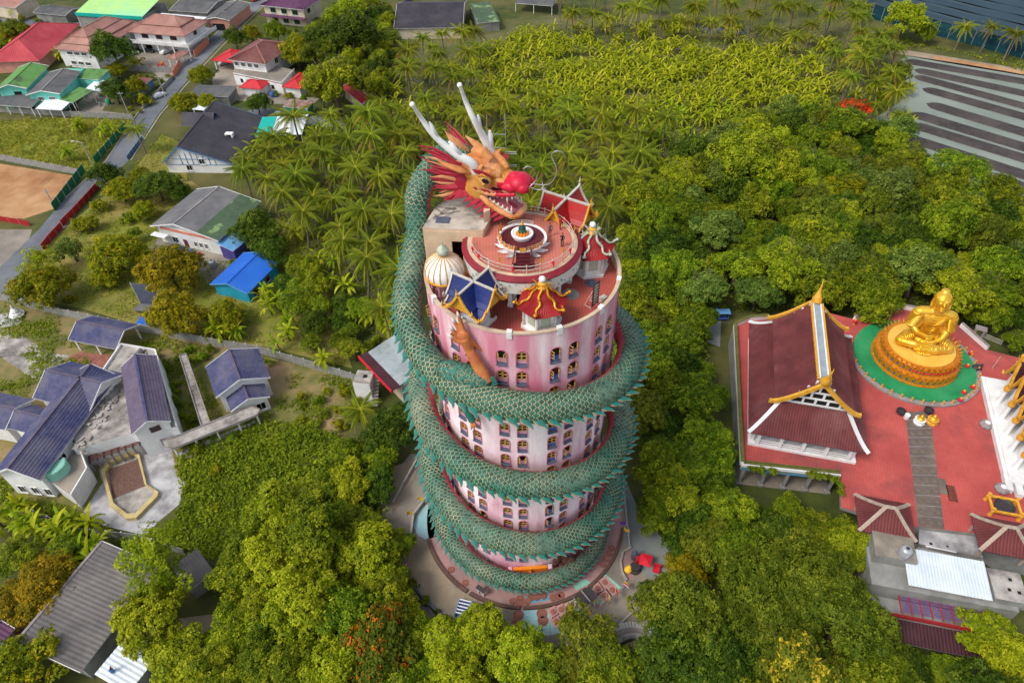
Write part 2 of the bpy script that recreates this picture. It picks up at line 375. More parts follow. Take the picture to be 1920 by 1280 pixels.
# ---------------------------------------------------------------- walls and fences
def panel_wall(name,label,pts,h=2.0,step=2.4,th=.12,pm='wall_grey',postm='post_grey',cat='wall',px=True,cap=0):
    q=[G(*p) if px else Vector((*p,0)) for p in pts]; c=q[0]
    root=thing(name,label,cat,c); pool={}
    for a,b_ in zip(q[:-1],q[1:]):
        L=(b_-a).length; n=max(1,round(L/step)); t=(b_-a)/n; ang=math.atan2(t.y,t.x); l=t.length
        key=round(l,2)
        if key not in pool:
            m=MB(); m.box((l/2,0,h/2),(l-.2,th,h)); m.box((l/2,0,h*.5),(l-.2,th+.03,.06)); pool[key]=m.build('panel',MATS[pm],root); pm_me=pool[key].data
            first=True
        for i in range(n):
            p=a+t*i-c
            if first: o=pool[key]; first=False
            else: o=pool[key].copy(); COL.objects.link(o); o.parent=root
            o.location=p; o.rotation_euler=(0,0,ang)
            if 'post' not in pool:
                m=MB(); m.box((0,0,(h+.15)/2),(.2,.2,h+.15)); m.box((0,0,h+.17),(.26,.26,.06)); o2=m.build('post',MATS[postm],root); pool['post']=o2
            else: o2=pool['post'].copy(); COL.objects.link(o2); o2.parent=root
            o2.location=p; o2.rotation_euler=(0,0,ang)
        first=False
    return root
panel_wall('concrete_wall','grey concrete panel wall between the blue-roofed complex and the garden lawn',[(-60,545),(0,562),(118,592),(269,622),(403,648),(487,662),(640,706),(682,720)],2.1,2.6)
panel_wall('concrete_wall','dark grey concrete wall along the top of the orange dirt lot',[(-80,298),(0,300),(150,328)],2.0,3)
M('green_net',(20,110,70),(14,90,58),1,.8,.2,fine=.15); M('red_paint',(168,40,44),(150,34,40),.5,.6,.1,fine=.08); M('pink_wall',(206,110,104),(186,94,90),.5,.8,.1,fine=.08)
M('blue_paint',(70,120,170),(60,104,150),.6,.6,.1,fine=.08); M('orange_wall',(226,140,108),(208,120,92),.6,.8,.1,fine=.08)
panel_wall('net_fence','green net fence beside the overgrown field',[(238,242),(180,308)],2.2,3.5,.06,'green_net')
panel_wall('net_fence','green net fence beside the orange dirt lot',[(160,322),(103,396)],2.4,3.5,.06,'green_net')
panel_wall('painted_wall','red and pink wall beside the road below the green net fence',[(186,352),(150,392),(118,425)],1.8,3,.12,'red_paint','pink_wall')
panel_wall('painted_wall','dark red wall at the edge of the road by the frangipani tree',[(118,428),(96,452),(82,470)],1.8,3,.12,'red_paint','pink_wall')
panel_wall('painted_wall','dark red wall below the orange dirt lot',[(-40,408),(0,414),(58,424)],1.6,3,.12,'red_paint','pink_wall')
panel_wall('concrete_wall','long pale wall below the turquoise house',[(-60,204),(0,210),(120,218),(252,224)],1.8,3)
panel_wall('concrete_wall','grey wall below the courtyard with red machinery',[(235,133),(326,137)],2.2,3)
panel_wall('garden_fence','low stone fence with openings along the road by the garden',[(326,148),(270,205)],1.3,2.6)
panel_wall('garden_fence','pale blue garden fence along the road by the lawn',[(268,262),(240,300)],1.2,2.2,.1,'blue_paint')
panel_wall('front_wall','orange and brown front wall of the white balcony house',[(392,82),(366,108)],2.2,2.4,.25,'orange_wall','orange_wall')
panel_wall('front_wall','orange front wall beside the tiled gate roof',[(340,124),(326,146)],2.2,2.4,.25,'orange_wall','orange_wall')
panel_wall('concrete_wall','dark boundary wall behind the long grey shed',[(48,958),(150,1000),(265,1012),(350,1040)],1.8,3)
panel_wall('concrete_wall','dark wall by the ponds under the spreading tree',[(1788,355),(1855,378),(1930,402)],1.8,3)
panel_wall('net_fence','blue screen fence standing in the garden by banana plants',[(568,548),(598,580)],1.6,3,.06,'blue_paint')
# shade net houses over the nursery
def shade_net():
    A,B=G(1612,30),G(1925,112); u=(B-A).normalized(); ang=math.atan2(u.y,u.x); L=(B-A).length*1.8
    M('net_roof',(48,68,80),(36,54,66),.12,.85,.2,c3=(66,86,94),scale3=.05,fine=.12,stretch=(.15,1,1)); M('net_wall',(16,62,76),(12,48,62),.3,.85,.2,c3=(20,84,88),scale3=.1,stretch=(.2,1,3))
    root=thing('shade_net_house','wide blue shade net house over the nursery beyond the ponds','net house',A,ang)
    b=MB(); b.box((L/2,.05,2.4),(L,.1,4.8)); b.build('net_wall',MATS['net_wall'],root)
    b=MB(); b.box((-.05,40,2.4),(.1,80,4.8)); b.build('net_wall',MATS['net_wall'],root)
    y=0.3; k=0; me=None
    while y<90:
        b=MB(); wv=9.0
        if me is None:
            n=24
            vs=[];
            for i in range(n+1):
                x=L*i/n
                for yy,zz in ((0,4.9),(2.2,4.75),(4.5,4.95),(6.8,4.75),(wv-.9,4.9)): vs.append((x,yy,zz+.12*math.sin(i*1.3+yy)))
            b.add(vs,[(i*5+j,(i+1)*5+j,(i+1)*5+j+1,i*5+j+1) for i in range(n) for j in range(4)]); o=b.build('net_panel',MATS['net_roof'],root); me=o.data
        else: o=link('net_panel',me,root)
        o.location=(0,y,0); y+=wv
    b=MB()
    for i in range(26): b.box((L*i/26+.1,-.08,2.5),(.12,.12,5.0))
    tag(b.build('posts',MATS['post_grey'],root),kind='stuff')
    keep(A+u*L/2+Vector((-u.y,u.x,0))*42,ang,L/2,44)
shade_net()
# ================================================================ PINK TOWER
ZD=50.0; TR=11.0
def pink_mat():
    m=M('pink_plaster',(226,196,204),(208,154,170),.7,.85,.25,stretch=(1,1,.22),lo=.4,hi=.64,c3=(238,228,230),scale3=.2,lo3=.42,hi3=.6,fine=.09)
    nt=m.node_tree; b=nt.nodes['Principled BSDF']; src=b.inputs['Base Color'].links[0].from_socket
    g=nt.nodes.new('ShaderNodeNewGeometry'); sx=nt.nodes.new('ShaderNodeSeparateXYZ'); nt.links.new(g.outputs['Position'],sx.inputs[0])
    def pinkzone(a,bb,f,colr,src):
        r=nt.nodes.new('ShaderNodeMapRange'); r.inputs[1].default_value=a; r.inputs[2].default_value=bb; r.inputs[3].default_value=0; r.inputs[4].default_value=f; nt.links.new(sx.outputs[2],r.inputs[0])
        n=nt.nodes.new('ShaderNodeTexNoise'); n.inputs['Scale'].default_value=.35; n.inputs['Detail'].default_value=5; mp=nt.nodes.new('ShaderNodeMapping'); mp.inputs['Scale'].default_value=(1.4,1.4,.22); nt.links.new(g.outputs['Position'],mp.inputs[0]); nt.links.new(mp.outputs[0],n.inputs[0])
        q=nt.nodes.new('ShaderNodeMapRange'); q.inputs[1].default_value=.3;q.inputs[2].default_value=.62; nt.links.new(n.outputs[0],q.inputs[0])
        mu=nt.nodes.new('ShaderNodeMath'); mu.operation='MULTIPLY'; nt.links.new(r.outputs[0],mu.inputs[0]); nt.links.new(q.outputs[0],mu.inputs[1])
        x=nt.nodes.new('ShaderNodeMix'); x.data_type='RGBA'; nt.links.new(mu.outputs[0],x.inputs[0]); nt.links.new(src,x.inputs[6]); x.inputs[7].default_value=(*lin(colr),1); return x.outputs[2]
    s=pinkzone(37,41,.9,(206,116,140),src); s=pinkzone(8,3,.8,(206,140,166),s)
    nt.links.new(s,b.inputs['Base Color']); return m
pink_mat()
M('pink_trim',(196,120,140),(176,100,120),.8,.8,.1,fine=.08); M('frame_yellow',(196,160,84),(176,140,70),2,.7,.1)
M('sill_slate',(92,98,116),(74,80,98),1,.8,.1); M('panel_blue',(66,96,176),(54,82,156),1,.7,.1); M('panel_pink',(206,156,172),(190,136,154),1,.8,.1,fine=.08)
M('window_glass',(22,20,24),rough=.15,spec=.5)
M('beige_trim',(206,184,160),(186,162,138),.6,.85,.2,fine=.08)
def deck_tile(name,c,cdot,sc=.34):
    m=M(name,c,tuple(int(v*.88) for v in c),.35,.75,.1,c3=tuple(int(v*.72) for v in c),scale3=.14,lo3=.5,hi3=.8)
    nt=m.node_tree; b=nt.nodes['Principled BSDF']; src=b.inputs['Base Color'].links[0].from_socket
    t=nt.nodes.new('ShaderNodeTexCoord'); mp=nt.nodes.new('ShaderNodeMapping'); mp.inputs['Scale'].default_value=(1/sc,1/(sc*.87),0); nt.links.new(t.outputs['Object'],mp.inputs[0])
    v=nt.nodes.new('ShaderNodeTexVoronoi'); v.inputs['Randomness'].default_value=0.0; v.inputs['Scale'].default_value=1.0; nt.links.new(mp.outputs[0],v.inputs[0])
    r=nt.nodes.new('ShaderNodeMapRange'); r.inputs[1].default_value=.30; r.inputs[2].default_value=.22; nt.links.new(v.outputs['Distance'],r.inputs[0])
    mu=nt.nodes.new('ShaderNodeMath'); mu.operation='MULTIPLY'; mu.inputs[1].default_value=.3; nt.links.new(r.outputs[0],mu.inputs[0])
    x=nt.nodes.new('ShaderNodeMix'); x.data_type='RGBA'; nt.links.new(mu.outputs[0],x.inputs[0]); nt.links.new(src,x.inputs[6]); x.inputs[7].default_value=(*lin(cdot),1); nt.links.new(x.outputs[2],b.inputs['Base Color']); return m
deck_tile('deck_tile',(176,82,70),(200,122,106)); deck_tile('deck_tile_light',(194,112,96),(216,150,132))
tower=thing('pink_tower','tall round pink tower of many arched windows wrapped by a green dragon','tower',(TC.x,TC.y,0))
pairs=[-7.5+30*k for k in range(-3,4)]; cols=sorted([c+s for c in pairs for s in (-5.5,5.5)]); rows=[47.9-2.985*k for k in range(15)]
HW=math.degrees(.56/TR)
def pol(a,r,z): return (r*math.sin(R(a)),-r*math.cos(R(a)),z)
edges=sorted(set([round(x,3) for c in cols for x in (c-HW,c+HW)]))
for c in range(-180,181,4):
    if all(not(cc-HW-.6<c<cc+HW+.6) for cc in cols): edges.append(float(c))
edges=sorted(edges); zed=[0.0]
for z in reversed(rows): zed+= [z-1.45,z+.8]
zed+=[51.1]
idx={}; b=MB(); grid=[[None]*len(zed) for _ in edges]
for i,a in enumerate(edges):
    for j,z in enumerate(zed): grid[i][j]=len(b.v); b.v.append(pol(a,TR,z))
for i in range(len(edges)-1):
    mid=(edges[i]+edges[i+1])/2; win=any(abs(mid-c)<HW for c in cols)
    for j in range(len(zed)-1):
        if win and j%2==1 and j<len(zed)-2: continue
        b.f.append((grid[i][j],grid[i+1][j],grid[i+1][j+1],grid[i][j+1])); b.m.append(0)
wall=b.build('wall',MATS['pink_plaster'],tower)
# shared window meshes; local x tangent, -y outward, z=0 at the middle of the casement
arch=[(.56,.25)]+[(.56*math.cos(R(t)),.25+.55*math.sin(R(t))) for t in range(15,180,15)]+[(-.56,.25)]
def mk_surround():
    b=MB(); D=.3
    n=len(arch); out=[(.56,.8)]*(n//2)+[(-.56,.8)]*(n-n//2); out[n//2]=(0,.8)
    vs=[(x,-.003,z) for x,z in arch]+[(x,-.003,z) for x,z in out]
    b.add(vs,[(i,n+i,n+i+1,i+1) for i in range(n-1)])
    lo=[(x,z) for x,z in arch]; per=[(.56,-1.45)]+lo+[(-.56,-1.45)]
    vs=[(x,-.003,z) for x,z in per]+[(x,D,z) for x,z in per]; k=len(per)
    b.add(vs,[(i,i+1,k+i+1,k+i) for i in range(k-1)])
    # raised moulding round the arch
    for (x0,z0),(x1,z1) in zip(per[:-1],per[1:]): b.beam((x0*1.06,-.03,z0),(x1*1.06,-.03,z1),.09,.07,1,up=(0,1,0))
    return b
def mk_pane():
    b=MB(); b.poly([(x,.26,z) for x,z in arch]+[(-.56,.26,-.62),(.56,.26,-.62)][::1]); return b
def mk_frame(open_=0):
    b=MB(); y=.12
    for s in (-1,1):
        x0,x1=.03*s,.5*s
        for xx in (x0,x1): b.beam((xx,y,-.58),(xx,y,.48 if abs(xx)<.4 else .34),.1,.06,up=(0,1,0))
        for zz in (-.58,-.05,.42): b.beam((x0,y,zz),(x1,y,zz),.1,.06,up=(0,1,0))
    return b
def mk_panel():
    b=MB(); b.box((0,.2,-1.03),(1.12,.12,.82)); return b
def mk_sill():
    b=MB(); b.box((0,.02,-1.38),(1.2,.46,.16)); b.box((0,.12,-1.22),(1.06,.2,.18)); return b
WM={}
def mesh_of(k,mbf,mats):
    o=mbf.build(k,mats); me=o.data; bpy.data.objects.remove(o); WM[k]=me
mesh_of('window',mk_surround(),[MATS['pink_plaster'],MATS['pink_trim']]); mesh_of('pane',mk_pane(),MATS['window_glass']); mesh_of('frame',mk_frame(),MATS['frame_yellow'])
b=MB()
for s in (-1,1):
    h,e_=Vector((.5*s,.1,0)),Vector((.3*s,-.36,0))
    for q in (h,e_): b.beam((q.x,q.y,-.58),(q.x,q.y,.4),.09,.05,up=(0,1,0))
    for zz in (-.56,-.08,.38): b.beam((h.x,h.y,zz),(e_.x,e_.y,zz),.08,.05)
mesh_of('open_frame',b,MATS['frame_yellow'])
mesh_of('panel',mk_panel(),MATS['panel_pink']); mesh_of('sill',mk_sill(),MATS['sill_slate'])
bl=WM['panel'].copy(); bl.materials.clear(); bl.materials.append(MATS['panel_blue'])
rd=WM['panel'].copy(); rd.materials.clear(); rd.materials.append(MATS['red_paint'])
for ci,c in enumerate(cols):
    for ri,z in enumerate(rows):
        wo=link('window',WM['window'],tower,pol(c,TR,z),R(c))
        link('pane',WM['pane'],wo); link('frame',WM['open_frame' if (ri==0 and ci%3!=1) or random.random()<.08 else 'frame'],wo); link('sill',WM['sill'],wo)
        blue=(abs(c-17)<1); pme=bl if blue else (rd if (ri==4 and abs(c-17)<1) else WM['panel'])
        if ri==3 and blue: pme=rd
        link('panel',pme,wo)
        if blue: wo['label']='arched window with bright blue panel' if pme is bl else 'arched window with red panel'
# pilaster strips between the pairs
# deck, parapet, blocks
b=MB(); b.lathe([(0,ZD),(TR-.02,ZD)],96); b.build('deck_floor',MATS['deck_tile'],tower)
b=MB(); b.lathe([(TR-.26,ZD),(TR-.26,51.1),(TR-.3,51.1),(TR-.3,51.28),(TR+.1,51.28),(TR+.1,51.1),(TR,51.1)],96); b.build('parapet',MATS['beige_trim'],tower)
bb=None
for a in (-8.5,19,48,76,-38,-62):
    if bb is None: m=MB(); m.box((0,0,0),(.55,.5,.95)); bb=m.build('parapet_block',MATS['white_paint'],tower); o=bb
    else: o=bb.copy(); COL.objects.link(o); o.parent=tower
    o.location=pol(a,TR-.1,51.0); o.rotation_euler=(0,0,R(a))
# roof deck round patch and stains are part of the tile
# ================================================================ DRAGON
def catmull(P,n):
    P=[Vector(p) for p in P]; P=[P[0]*2-P[1]]+P+[P[-1]*2-P[-2]]; out=[]
    for i in range(1,len(P)-2):
        for k in range(n):
            t=k/n; a,b_,c,d=P[i-1],P[i],P[i+1],P[i+2]
            out.append(.5*((2*b_)+(c-a)*t+(2*a-5*b_+4*c-d)*t*t+(3*b_-a-3*c+d)*t**3))
    out.append(P[-2]); return out
def zphi(p):
    K=[(180,46.3),(270,42.7),(630,28.1),(990,14.1),(1350,2.7),(1460,1.1)]
    for (a,za),(b_,zb) in zip(K[:-1],K[1:]):
        if p<=b_: return za+(zb-za)*(p-a)/(b_-a)
    return K[-1][1]
ctrl=[(-3.9,67.9,60.3),(-6.0,69.3,60.9),(-8.3,68.9,59.6),(-10.2,67.2,57.0)]+[(TC.x+q*math.cos(R(a)),TC.y+q*math.sin(R(a)),z) for a,q,z in ((161,12.5,52.8),(174,12.9,49.4),(188,13.3,47.1),(203,13.45,45.7),(220,13.45,44.7),(240,13.45,43.8))]
RC=13.45; hel=[]
p=262.0
while p<=1462:
    rc=RC if p<1200 else RC-.35*(p-1200)/260
    hel.append((TC.x+rc*math.cos(R(p)),TC.y+rc*math.sin(R(p)),zphi(p))); p+=22 if p<340 else 6
raw=catmull(ctrl+hel[:5],14)[:-1]+[Vector(h) for h in hel[4:]]
# resample evenly
acc=[0.0]
for a,b_ in zip(raw[:-1],raw[1:]): acc.append(acc[-1]+(b_-a).length)
Ltot=acc[-1]; arr=np.array([list(v) for v in raw]); acc=np.array(acc)
def path(s):
    return Vector([float(np.interp(s,acc,arr[:,k])) for k in range(3)])
def rad(s):
    u=s/Ltot
    if s<40: return 1.3+.35*s/40
    return 1.65 if u<.62 else (1.65-(u-.62)/.32*.4 if u<.94 else max(.25,1.25-(u-.94)/.06*1.0))
NECK=20.0
def frame(s):
    P=path(s); T=(path(min(s+.5,Ltot))-path(max(s-.5,0))).normalized()
    k=max(0,min(1,s/NECK)); k=k*k*(3-2*k)
    c=Vector((-4.2,63.2,55.5))*(1-k)+Vector((TC.x,TC.y,P.z))*k
    N=(P-c); N=(N-T*N.dot(T)).normalized(); B=N.cross(T).normalized()   # T runs towards the tail (counter-clockwise)
    if B.z<0 and s>NECK: B=-B
    return P,T,N,B
P0,T0,N0,B0=frame(60); BSGN=1.0
dragon=thing('dragon','green scaled dragon with orange head and white horns coiled around the pink tower','dragon statue',(TC.x,TC.y,0))
OFF=Vector((TC.x,TC.y,0))
def teal_mat(name,a,b_,c,rough=.55):
    m=M(name,a,b_,.35,rough,.15,c3=c,scale3=.1,lo3=.42,hi3=.68,fine=.12)
    nt=m.node_tree; bs=nt.nodes['Principled BSDF']; src=bs.inputs['Base Color'].links[0].from_socket
    at=nt.nodes.new('ShaderNodeAttribute'); at.attribute_name='lv'; r=nt.nodes.new('ShaderNodeMapRange'); r.inputs[3].default_value=.6; r.inputs[4].default_value=1.35; nt.links.new(at.outputs['Fac'],r.inputs[0])
    h=nt.nodes.new('ShaderNodeHueSaturation'); nt.links.new(src,h.inputs['Color']); nt.links.new(r.outputs[0],h.inputs['Value']); nt.links.new(h.outputs[0],bs.inputs['Base Color']); return m
teal_mat('scale_teal',(32,92,74),(22,76,60),(88,106,90)); M('scale_rim',(192,176,134),(150,152,122),.9,.6,.1,c3=(104,136,116),scale3=.3,lo3=.42,hi3=.62,fine=.12)
M('body_teal',(30,88,76),(22,72,64),.6,.7,.2,fine=.1); M('belly_red',(170,62,72),(150,48,60),.6,.75,.2,c3=(190,90,96),scale3=.15,fine=.1)
M('spike_teal',(44,122,108),(30,98,88),1.2,.6,.15,c3=(92,140,126),scale3=.3,fine=.1); M('spike_edge',(186,158,120),(160,128,96),1.5,.7,.1)
ns=int(Ltot/.5); b=MB(); SEG=28; TOP=118
def topd(s): k=max(0,min(1,(40-s)/16)); return TOP+44*k
rings=[]
for i in range(ns+1):
    s=Ltot*i/ns; P,T,N,B=frame(s); r=rad(s)
    rings.append((P,T,N,B,r))
    for j in range(SEG):
        th=2*math.pi*j/SEG; d=math.degrees(th); d=d if d<=180 else d-360
        rr=r*(1.0+(.05 if ((d>topd(s) or d<-TOP) and i%2==0) else 0.0))
        b.v.append(tuple(P+(N*math.cos(th)+B*math.sin(th))*rr-OFF))
for i in range(ns):
    s=Ltot*i/ns
    for j in range(SEG):
        d=360*(j+.5)/SEG; d=d if d<=180 else d-360
        b.f.append((i*SEG+j,i*SEG+(j+1)%SEG,(i+1)*SEG+(j+1)%SEG,(i+1)*SEG+j)); b.m.append(1 if (d>topd(s) or d<-TOP) else 0)
b.f.append(tuple(ns*SEG+j for j in range(SEG))); b.m.append(0)
b.build('body',[MATS['body_teal'],MATS['belly_red']],dragon)
# scales
O=np.array([(-.27,0,.03),(-.31,.28,.06),(-.2,.5,.08),(0,.62,.09),(.2,.5,.08),(.31,.28,.06),(.27,0,.03)])
I=np.array([(-.25,.26,.085),(-.155,.43,.105),(0,.53,.115),(.155,.43,.105),(.25,.26,.085)])
SV=np.vstack([O,I,[[0,.1,.10]]])
ST=np.array([(0,7,12),(7,8,12),(8,9,12),(9,10,12),(10,11,12),(11,6,12),(6,0,12),(1,2,8),(1,8,7),(2,3,9),(2,9,8),(3,4,10),(3,10,9),(4,5,11),(4,11,10),(0,1,7),(5,6,11)])
SMI=np.array([0,0,0,0,0,0,0,1,1,1,1,1,1,1,1,0,0])
ST=ST[:,::-1]
camp=Vector((0,0,CH)); mats4=[]; lvs=[]
row=0; s=.6
while s<Ltot-.4:
    P,T,N,B=frame(s); r=rad(s); tp=topd(s); n=max(5,int(R(TOP+tp)*r/.53)); k=r*R(TOP+tp)/n/.56
    for j in range(n):
        d=-TOP+(TOP+tp)*(j+.5+(.5 if row%2 else 0))/n
        if d>tp: continue
        th=R(d); o=N*math.cos(th)+B*math.sin(th); x=o.cross(T).normalized()
        m=np.eye(4); kk=k*random.uniform(.95,1.06)
        m[:3,0]=np.array(x)*kk; m[:3,1]=np.array(T)*kk; m[:3,2]=np.array(o)*kk*random.uniform(.8,1.3); m[:3,3]=np.array(P+o*r*.992-OFF)
        mats4.append(m); lvs.append(random.random())
    s+=.43*max(.6,k); row+=1
A4=np.array(mats4); lvs=np.array(lvs)
# handedness check: keep faces outward
if np.linalg.det(A4[0][:3,:3])<0: ST=ST[:,::-1]
cen=A4[:,:3,3]+np.array(OFF); out=A4[:,:3,2]; tocam=np.array([0,0,CH])-cen; dist=np.linalg.norm(tocam,axis=1)
facing=(out*tocam).sum(1)/dist/np.linalg.norm(out,axis=1)
order=np.argsort(np.where((facing>.35)&(cen[:,2]<47),dist,1e9)); near=set(order[:280].tolist())
rest=np.array([i for i in range(len(A4)) if i not in near])
V=(np.einsum('nij,kj->nki',A4[rest][:,:3,:3],SV)+A4[rest][:,None,:3,3]).reshape(-1,3)
F=(ST[None]+np.arange(len(rest))[:,None,None]*len(SV)).reshape(-1,3)
me=np_mesh('scales',V,F,[MATS['scale_teal'],MATS['scale_rim']],np.tile(SMI,len(rest)),np.repeat(lvs[rest],len(ST)))
tag(link('scales',me,dragon),kind='stuff')
protos=[np_mesh('scale',SV,ST,[MATS['scale_teal'],MATS['scale_rim']],SMI,np.full(len(ST),q)) for q in (.1,.3,.5,.7,.9)]
for i in near:
    o=link('scale',protos[int(lvs[i]*5)%5],dragon); o.matrix_local=Matrix(A4[i].tolist())
# dorsal spikes
def spike_mb():
    b=MB(); out=[(-.75,-.12),(-.62,.3),(-.25,.68),(.4,.9),(1.05,1.4),(1.0,.92),(.72,.5),(.66,.22),(.8,-.12)]
    th=[.16,.15,.12,.07,.02,.06,.1,.13,.15]; n=len(out)
    vs=[(t,x,y) for (x,y),t in zip(out,th)]+[(-t,x,y) for (x,y),t in zip(out,th)]+[(.19,.15,.35),(-.19,.15,.35)]
    c1,c2=2*n,2*n+1
    fs=[(i,(i+1)%n,c1) for i in range(n)]+[(n+(i+1)%n,n+i,c2) for i in range(n)]+[(i,n+i,n+(i+1)%n,(i+1)%n) for i in range(n)]
    b.add(vs,fs); b.m=[0]*(2*n)+[1]*n; return b
so_=spike_mb().build('spike',[MATS['spike_teal'],MATS['spike_edge']],dragon); sme=so_.data; first=True
s=3.0
while s<Ltot-1:
    P,T,N,B=frame(s); r=rad(s); th=R(-8); o=(N*math.cos(th)+B*math.sin(th)).normalized(); x=T.cross(o).normalized()
    k=(.66 if s<25 else .86)*r/1.8*random.uniform(.88,1.12); pos=P+o*r*.97-OFF
    m=Matrix(((x.x*k,T.x*k,o.x*k,pos.x),(x.y*k,T.y*k,o.y*k,pos.y),(x.z*k,T.z*k,o.z*k,pos.z),(0,0,0,1)))
    if first: ob=so_; first=False
    else: ob=so_.copy(); COL.objects.link(ob); ob.parent=dragon
    ob.matrix_local=m; s+=1.42*k/.92
# ---------------- head (local x forward, y left, z up)
HO=Vector((-3.0,67.2,58.0)); HYAW=math.atan2(-.49,.87)
HR=Matrix.Rotation(HYAW,3,'Z')
M('head_orange',(206,138,80),(184,108,50),.9,.6,.3,c3=(222,170,132),scale3=.35,fine=.12); M('head_ochre',(196,138,56),(168,106,36),1.0,.6,.3,c3=(208,156,90),scale3=.5,fine=.12)
M('nose_red',(206,36,66),(184,24,52),.8,.4,.05); M('mane_red',(168,36,54),(140,26,44),1,.6,.1,fine=.1); M('mane_cream',(206,150,104),(186,120,80),1,.6,.1)
M('mouth_dark',(128,40,52),(98,26,38),1,.5,.1); M('tooth_white',(226,222,208),(206,198,180),2,.4); M('eye_white',(188,142,84),rough=.4); M('eye_dark',(26,22,22),rough=.2)
M('horn_white',(242,242,240),(224,224,222),.5,.5,.05,c3=(190,190,188),scale3=.3,lo3=.55,hi3=.75,fine=.04); M('tongue',(150,40,56),rough=.4)
head=bpy.data.objects.new('head',None); COL.objects.link(head); head.parent=dragon; head.location=HO-OFF; head.rotation_euler=(0,0,HYAW)
def Rm(ax,dg): return Matrix.Rotation(R(dg),3,ax)
b=MB()
b.ell((-.1,0,2.35),(2.2,1.95,1.75)); b.ell((-1.6,0,2.2),(1.8,1.6,1.6)); b.ell((.5,1.05,1.25),(1.5,.95,1.5)); b.ell((.5,-1.05,1.25),(1.5,.95,1.5)); b.ell((.0,1.3,.3),(1.45,.85,1.75)); b.ell((.0,-1.3,.3),(1.45,.85,1.75)); b.ell((1.0,1.5,2.0),(1.2,.5,1.0)); b.ell((1.0,-1.5,2.0),(1.2,.5,1.0))
b.ell((2.6,0,1.65),(2.4,1.35,.95)); b.ell((1.6,0,2.3),(1.7,1.2,1.0),Rm('Y',14))
for s_ in (-1,1):
    b.tube([(.2,1.45*s_,2.9),(1.1,1.65*s_,3.15),(2.0,1.35*s_,2.95),(2.9,.85*s_,2.5)],[.35,.5,.48,.3],10)     # brow
    b.tube([(1.0,1.6*s_,3.2),(1.25,1.85*s_,3.7),(1.6,2.0*s_,4.15)],[.42,.3,.06],8)                            # brow flick
    b.ell((1.5,1.55*s_,2.35),(.62,.32,.5))                                                                     # eye socket bulge
    b.tube([(.2,1.75*s_,.7),(1.6,1.7*s_,.62),(3.4,1.45*s_,.72),(4.9,1.05*s_,.95)],[.3,.34,.32,.28],8)          # upper lip
    b.ell((-.2,1.55*s_,.35),(.9,.5,.8))
    b.ell((2.9,1.0*s_,1.9),(1.3,.45,.5),Rm('Z',-10*s_))
b.tube([(-.8,0,4.0),(.4,0,4.15),(1.4,0,3.6)],[.7,.8,.5],10)
hm=fuse(b,.085,6,.5,'face')
def hcol(c,n):
    x,y,z=c
    if x>3.5 or (x>2.8 and z<2.1): return 1
    if z<.95 and x>2.9: return 1
    if (x<1.6 and z<2.3): return 2
    if .5<x<3.4 and z>1.4 and z<3.0: return 2 if (math.sin(x*5+y*3)>-.2) else 0
    return 0
fmats(hm,[MATS['head_orange'],MATS['nose_red'],MATS['head_ochre']],hcol); link('face',hm,head)
b=MB(); b.ell((4.9,0,1.95),(1.3,1.45,.95)); b.ell((5.6,.72,1.7),(.72,.66,.62)); b.ell((5.6,-.72,1.7),(.72,.66,.62)); b.ell((4.1,.9,1.6),(1.0,.6,.55)); b.ell((4.1,-.9,1.6),(1.0,.6,.55)); b.ell((4.3,0,2.45),(.8,.7,.5)); b.ell((5.2,0,2.3),(.7,.5,.5))
for s_ in (-1,1): b.ell((3.9,1.15*s_,1.55),(.8,.35,.4))
nm=fuse(b,.075,4,.5,'nose'); fmats(nm,[MATS['nose_red']],lambda c,n:0); link('nose',nm,head)
for s_ in (-1,1):
    b=MB(); b.ell((6.2,.72*s_,1.5),(.12,.26,.2)); b.build('nostril',MATS['mouth_dark'],head)
# lower jaw
b=MB(); ja=[(.7,1.6,.1),(1.8,1.75,-.6),(3.3,1.65,-1.35),(4.7,1.4,-1.85)]
for s_ in (-1,1): b.tube([(x,y*s_,z) for x,y,z in ja],[.36,.36,.34,.3],10)
b.tube([(4.7,1.4,-1.85),(5.0,.7,-1.98),(5.05,0,-2.0),(5.0,-.7,-1.98),(4.7,-1.4,-1.85)],.3,10)
b.ell((2.8,0,-1.12),(2.6,1.6,.5),Rm('Y',25)); b.ell((.6,0,-.2),(1.2,1.4,.8))
jm=fuse(b,.085,5,.5,'jaw'); M('mouth_pink',(186,104,112),(160,78,90),1,.5,.1,fine=.1); fmats(jm,[MATS['head_orange'],MATS['mouth_pink'],MATS['head_ochre']],lambda c,n:(1 if (n.z>.45 and abs(c.y)<1.25 and c.x<4.7) else (2 if n.z<-.2 else 0))); link('jaw',jm,head)
b=MB(); b.ell((1.0,0,.35),(1.5,1.35,.7)); b.build('mouth_cavity',MATS['mouth_dark'],head,smooth=True)
b=MB(); b.tube([(.6,0,-.1),(2.0,0,-.55),(3.4,0,-1.15),(4.5,0,-1.35)],[.5,.62,.55,.2],12,flat=.5); b.build('tongue',MATS['tongue'],head,smooth=True)
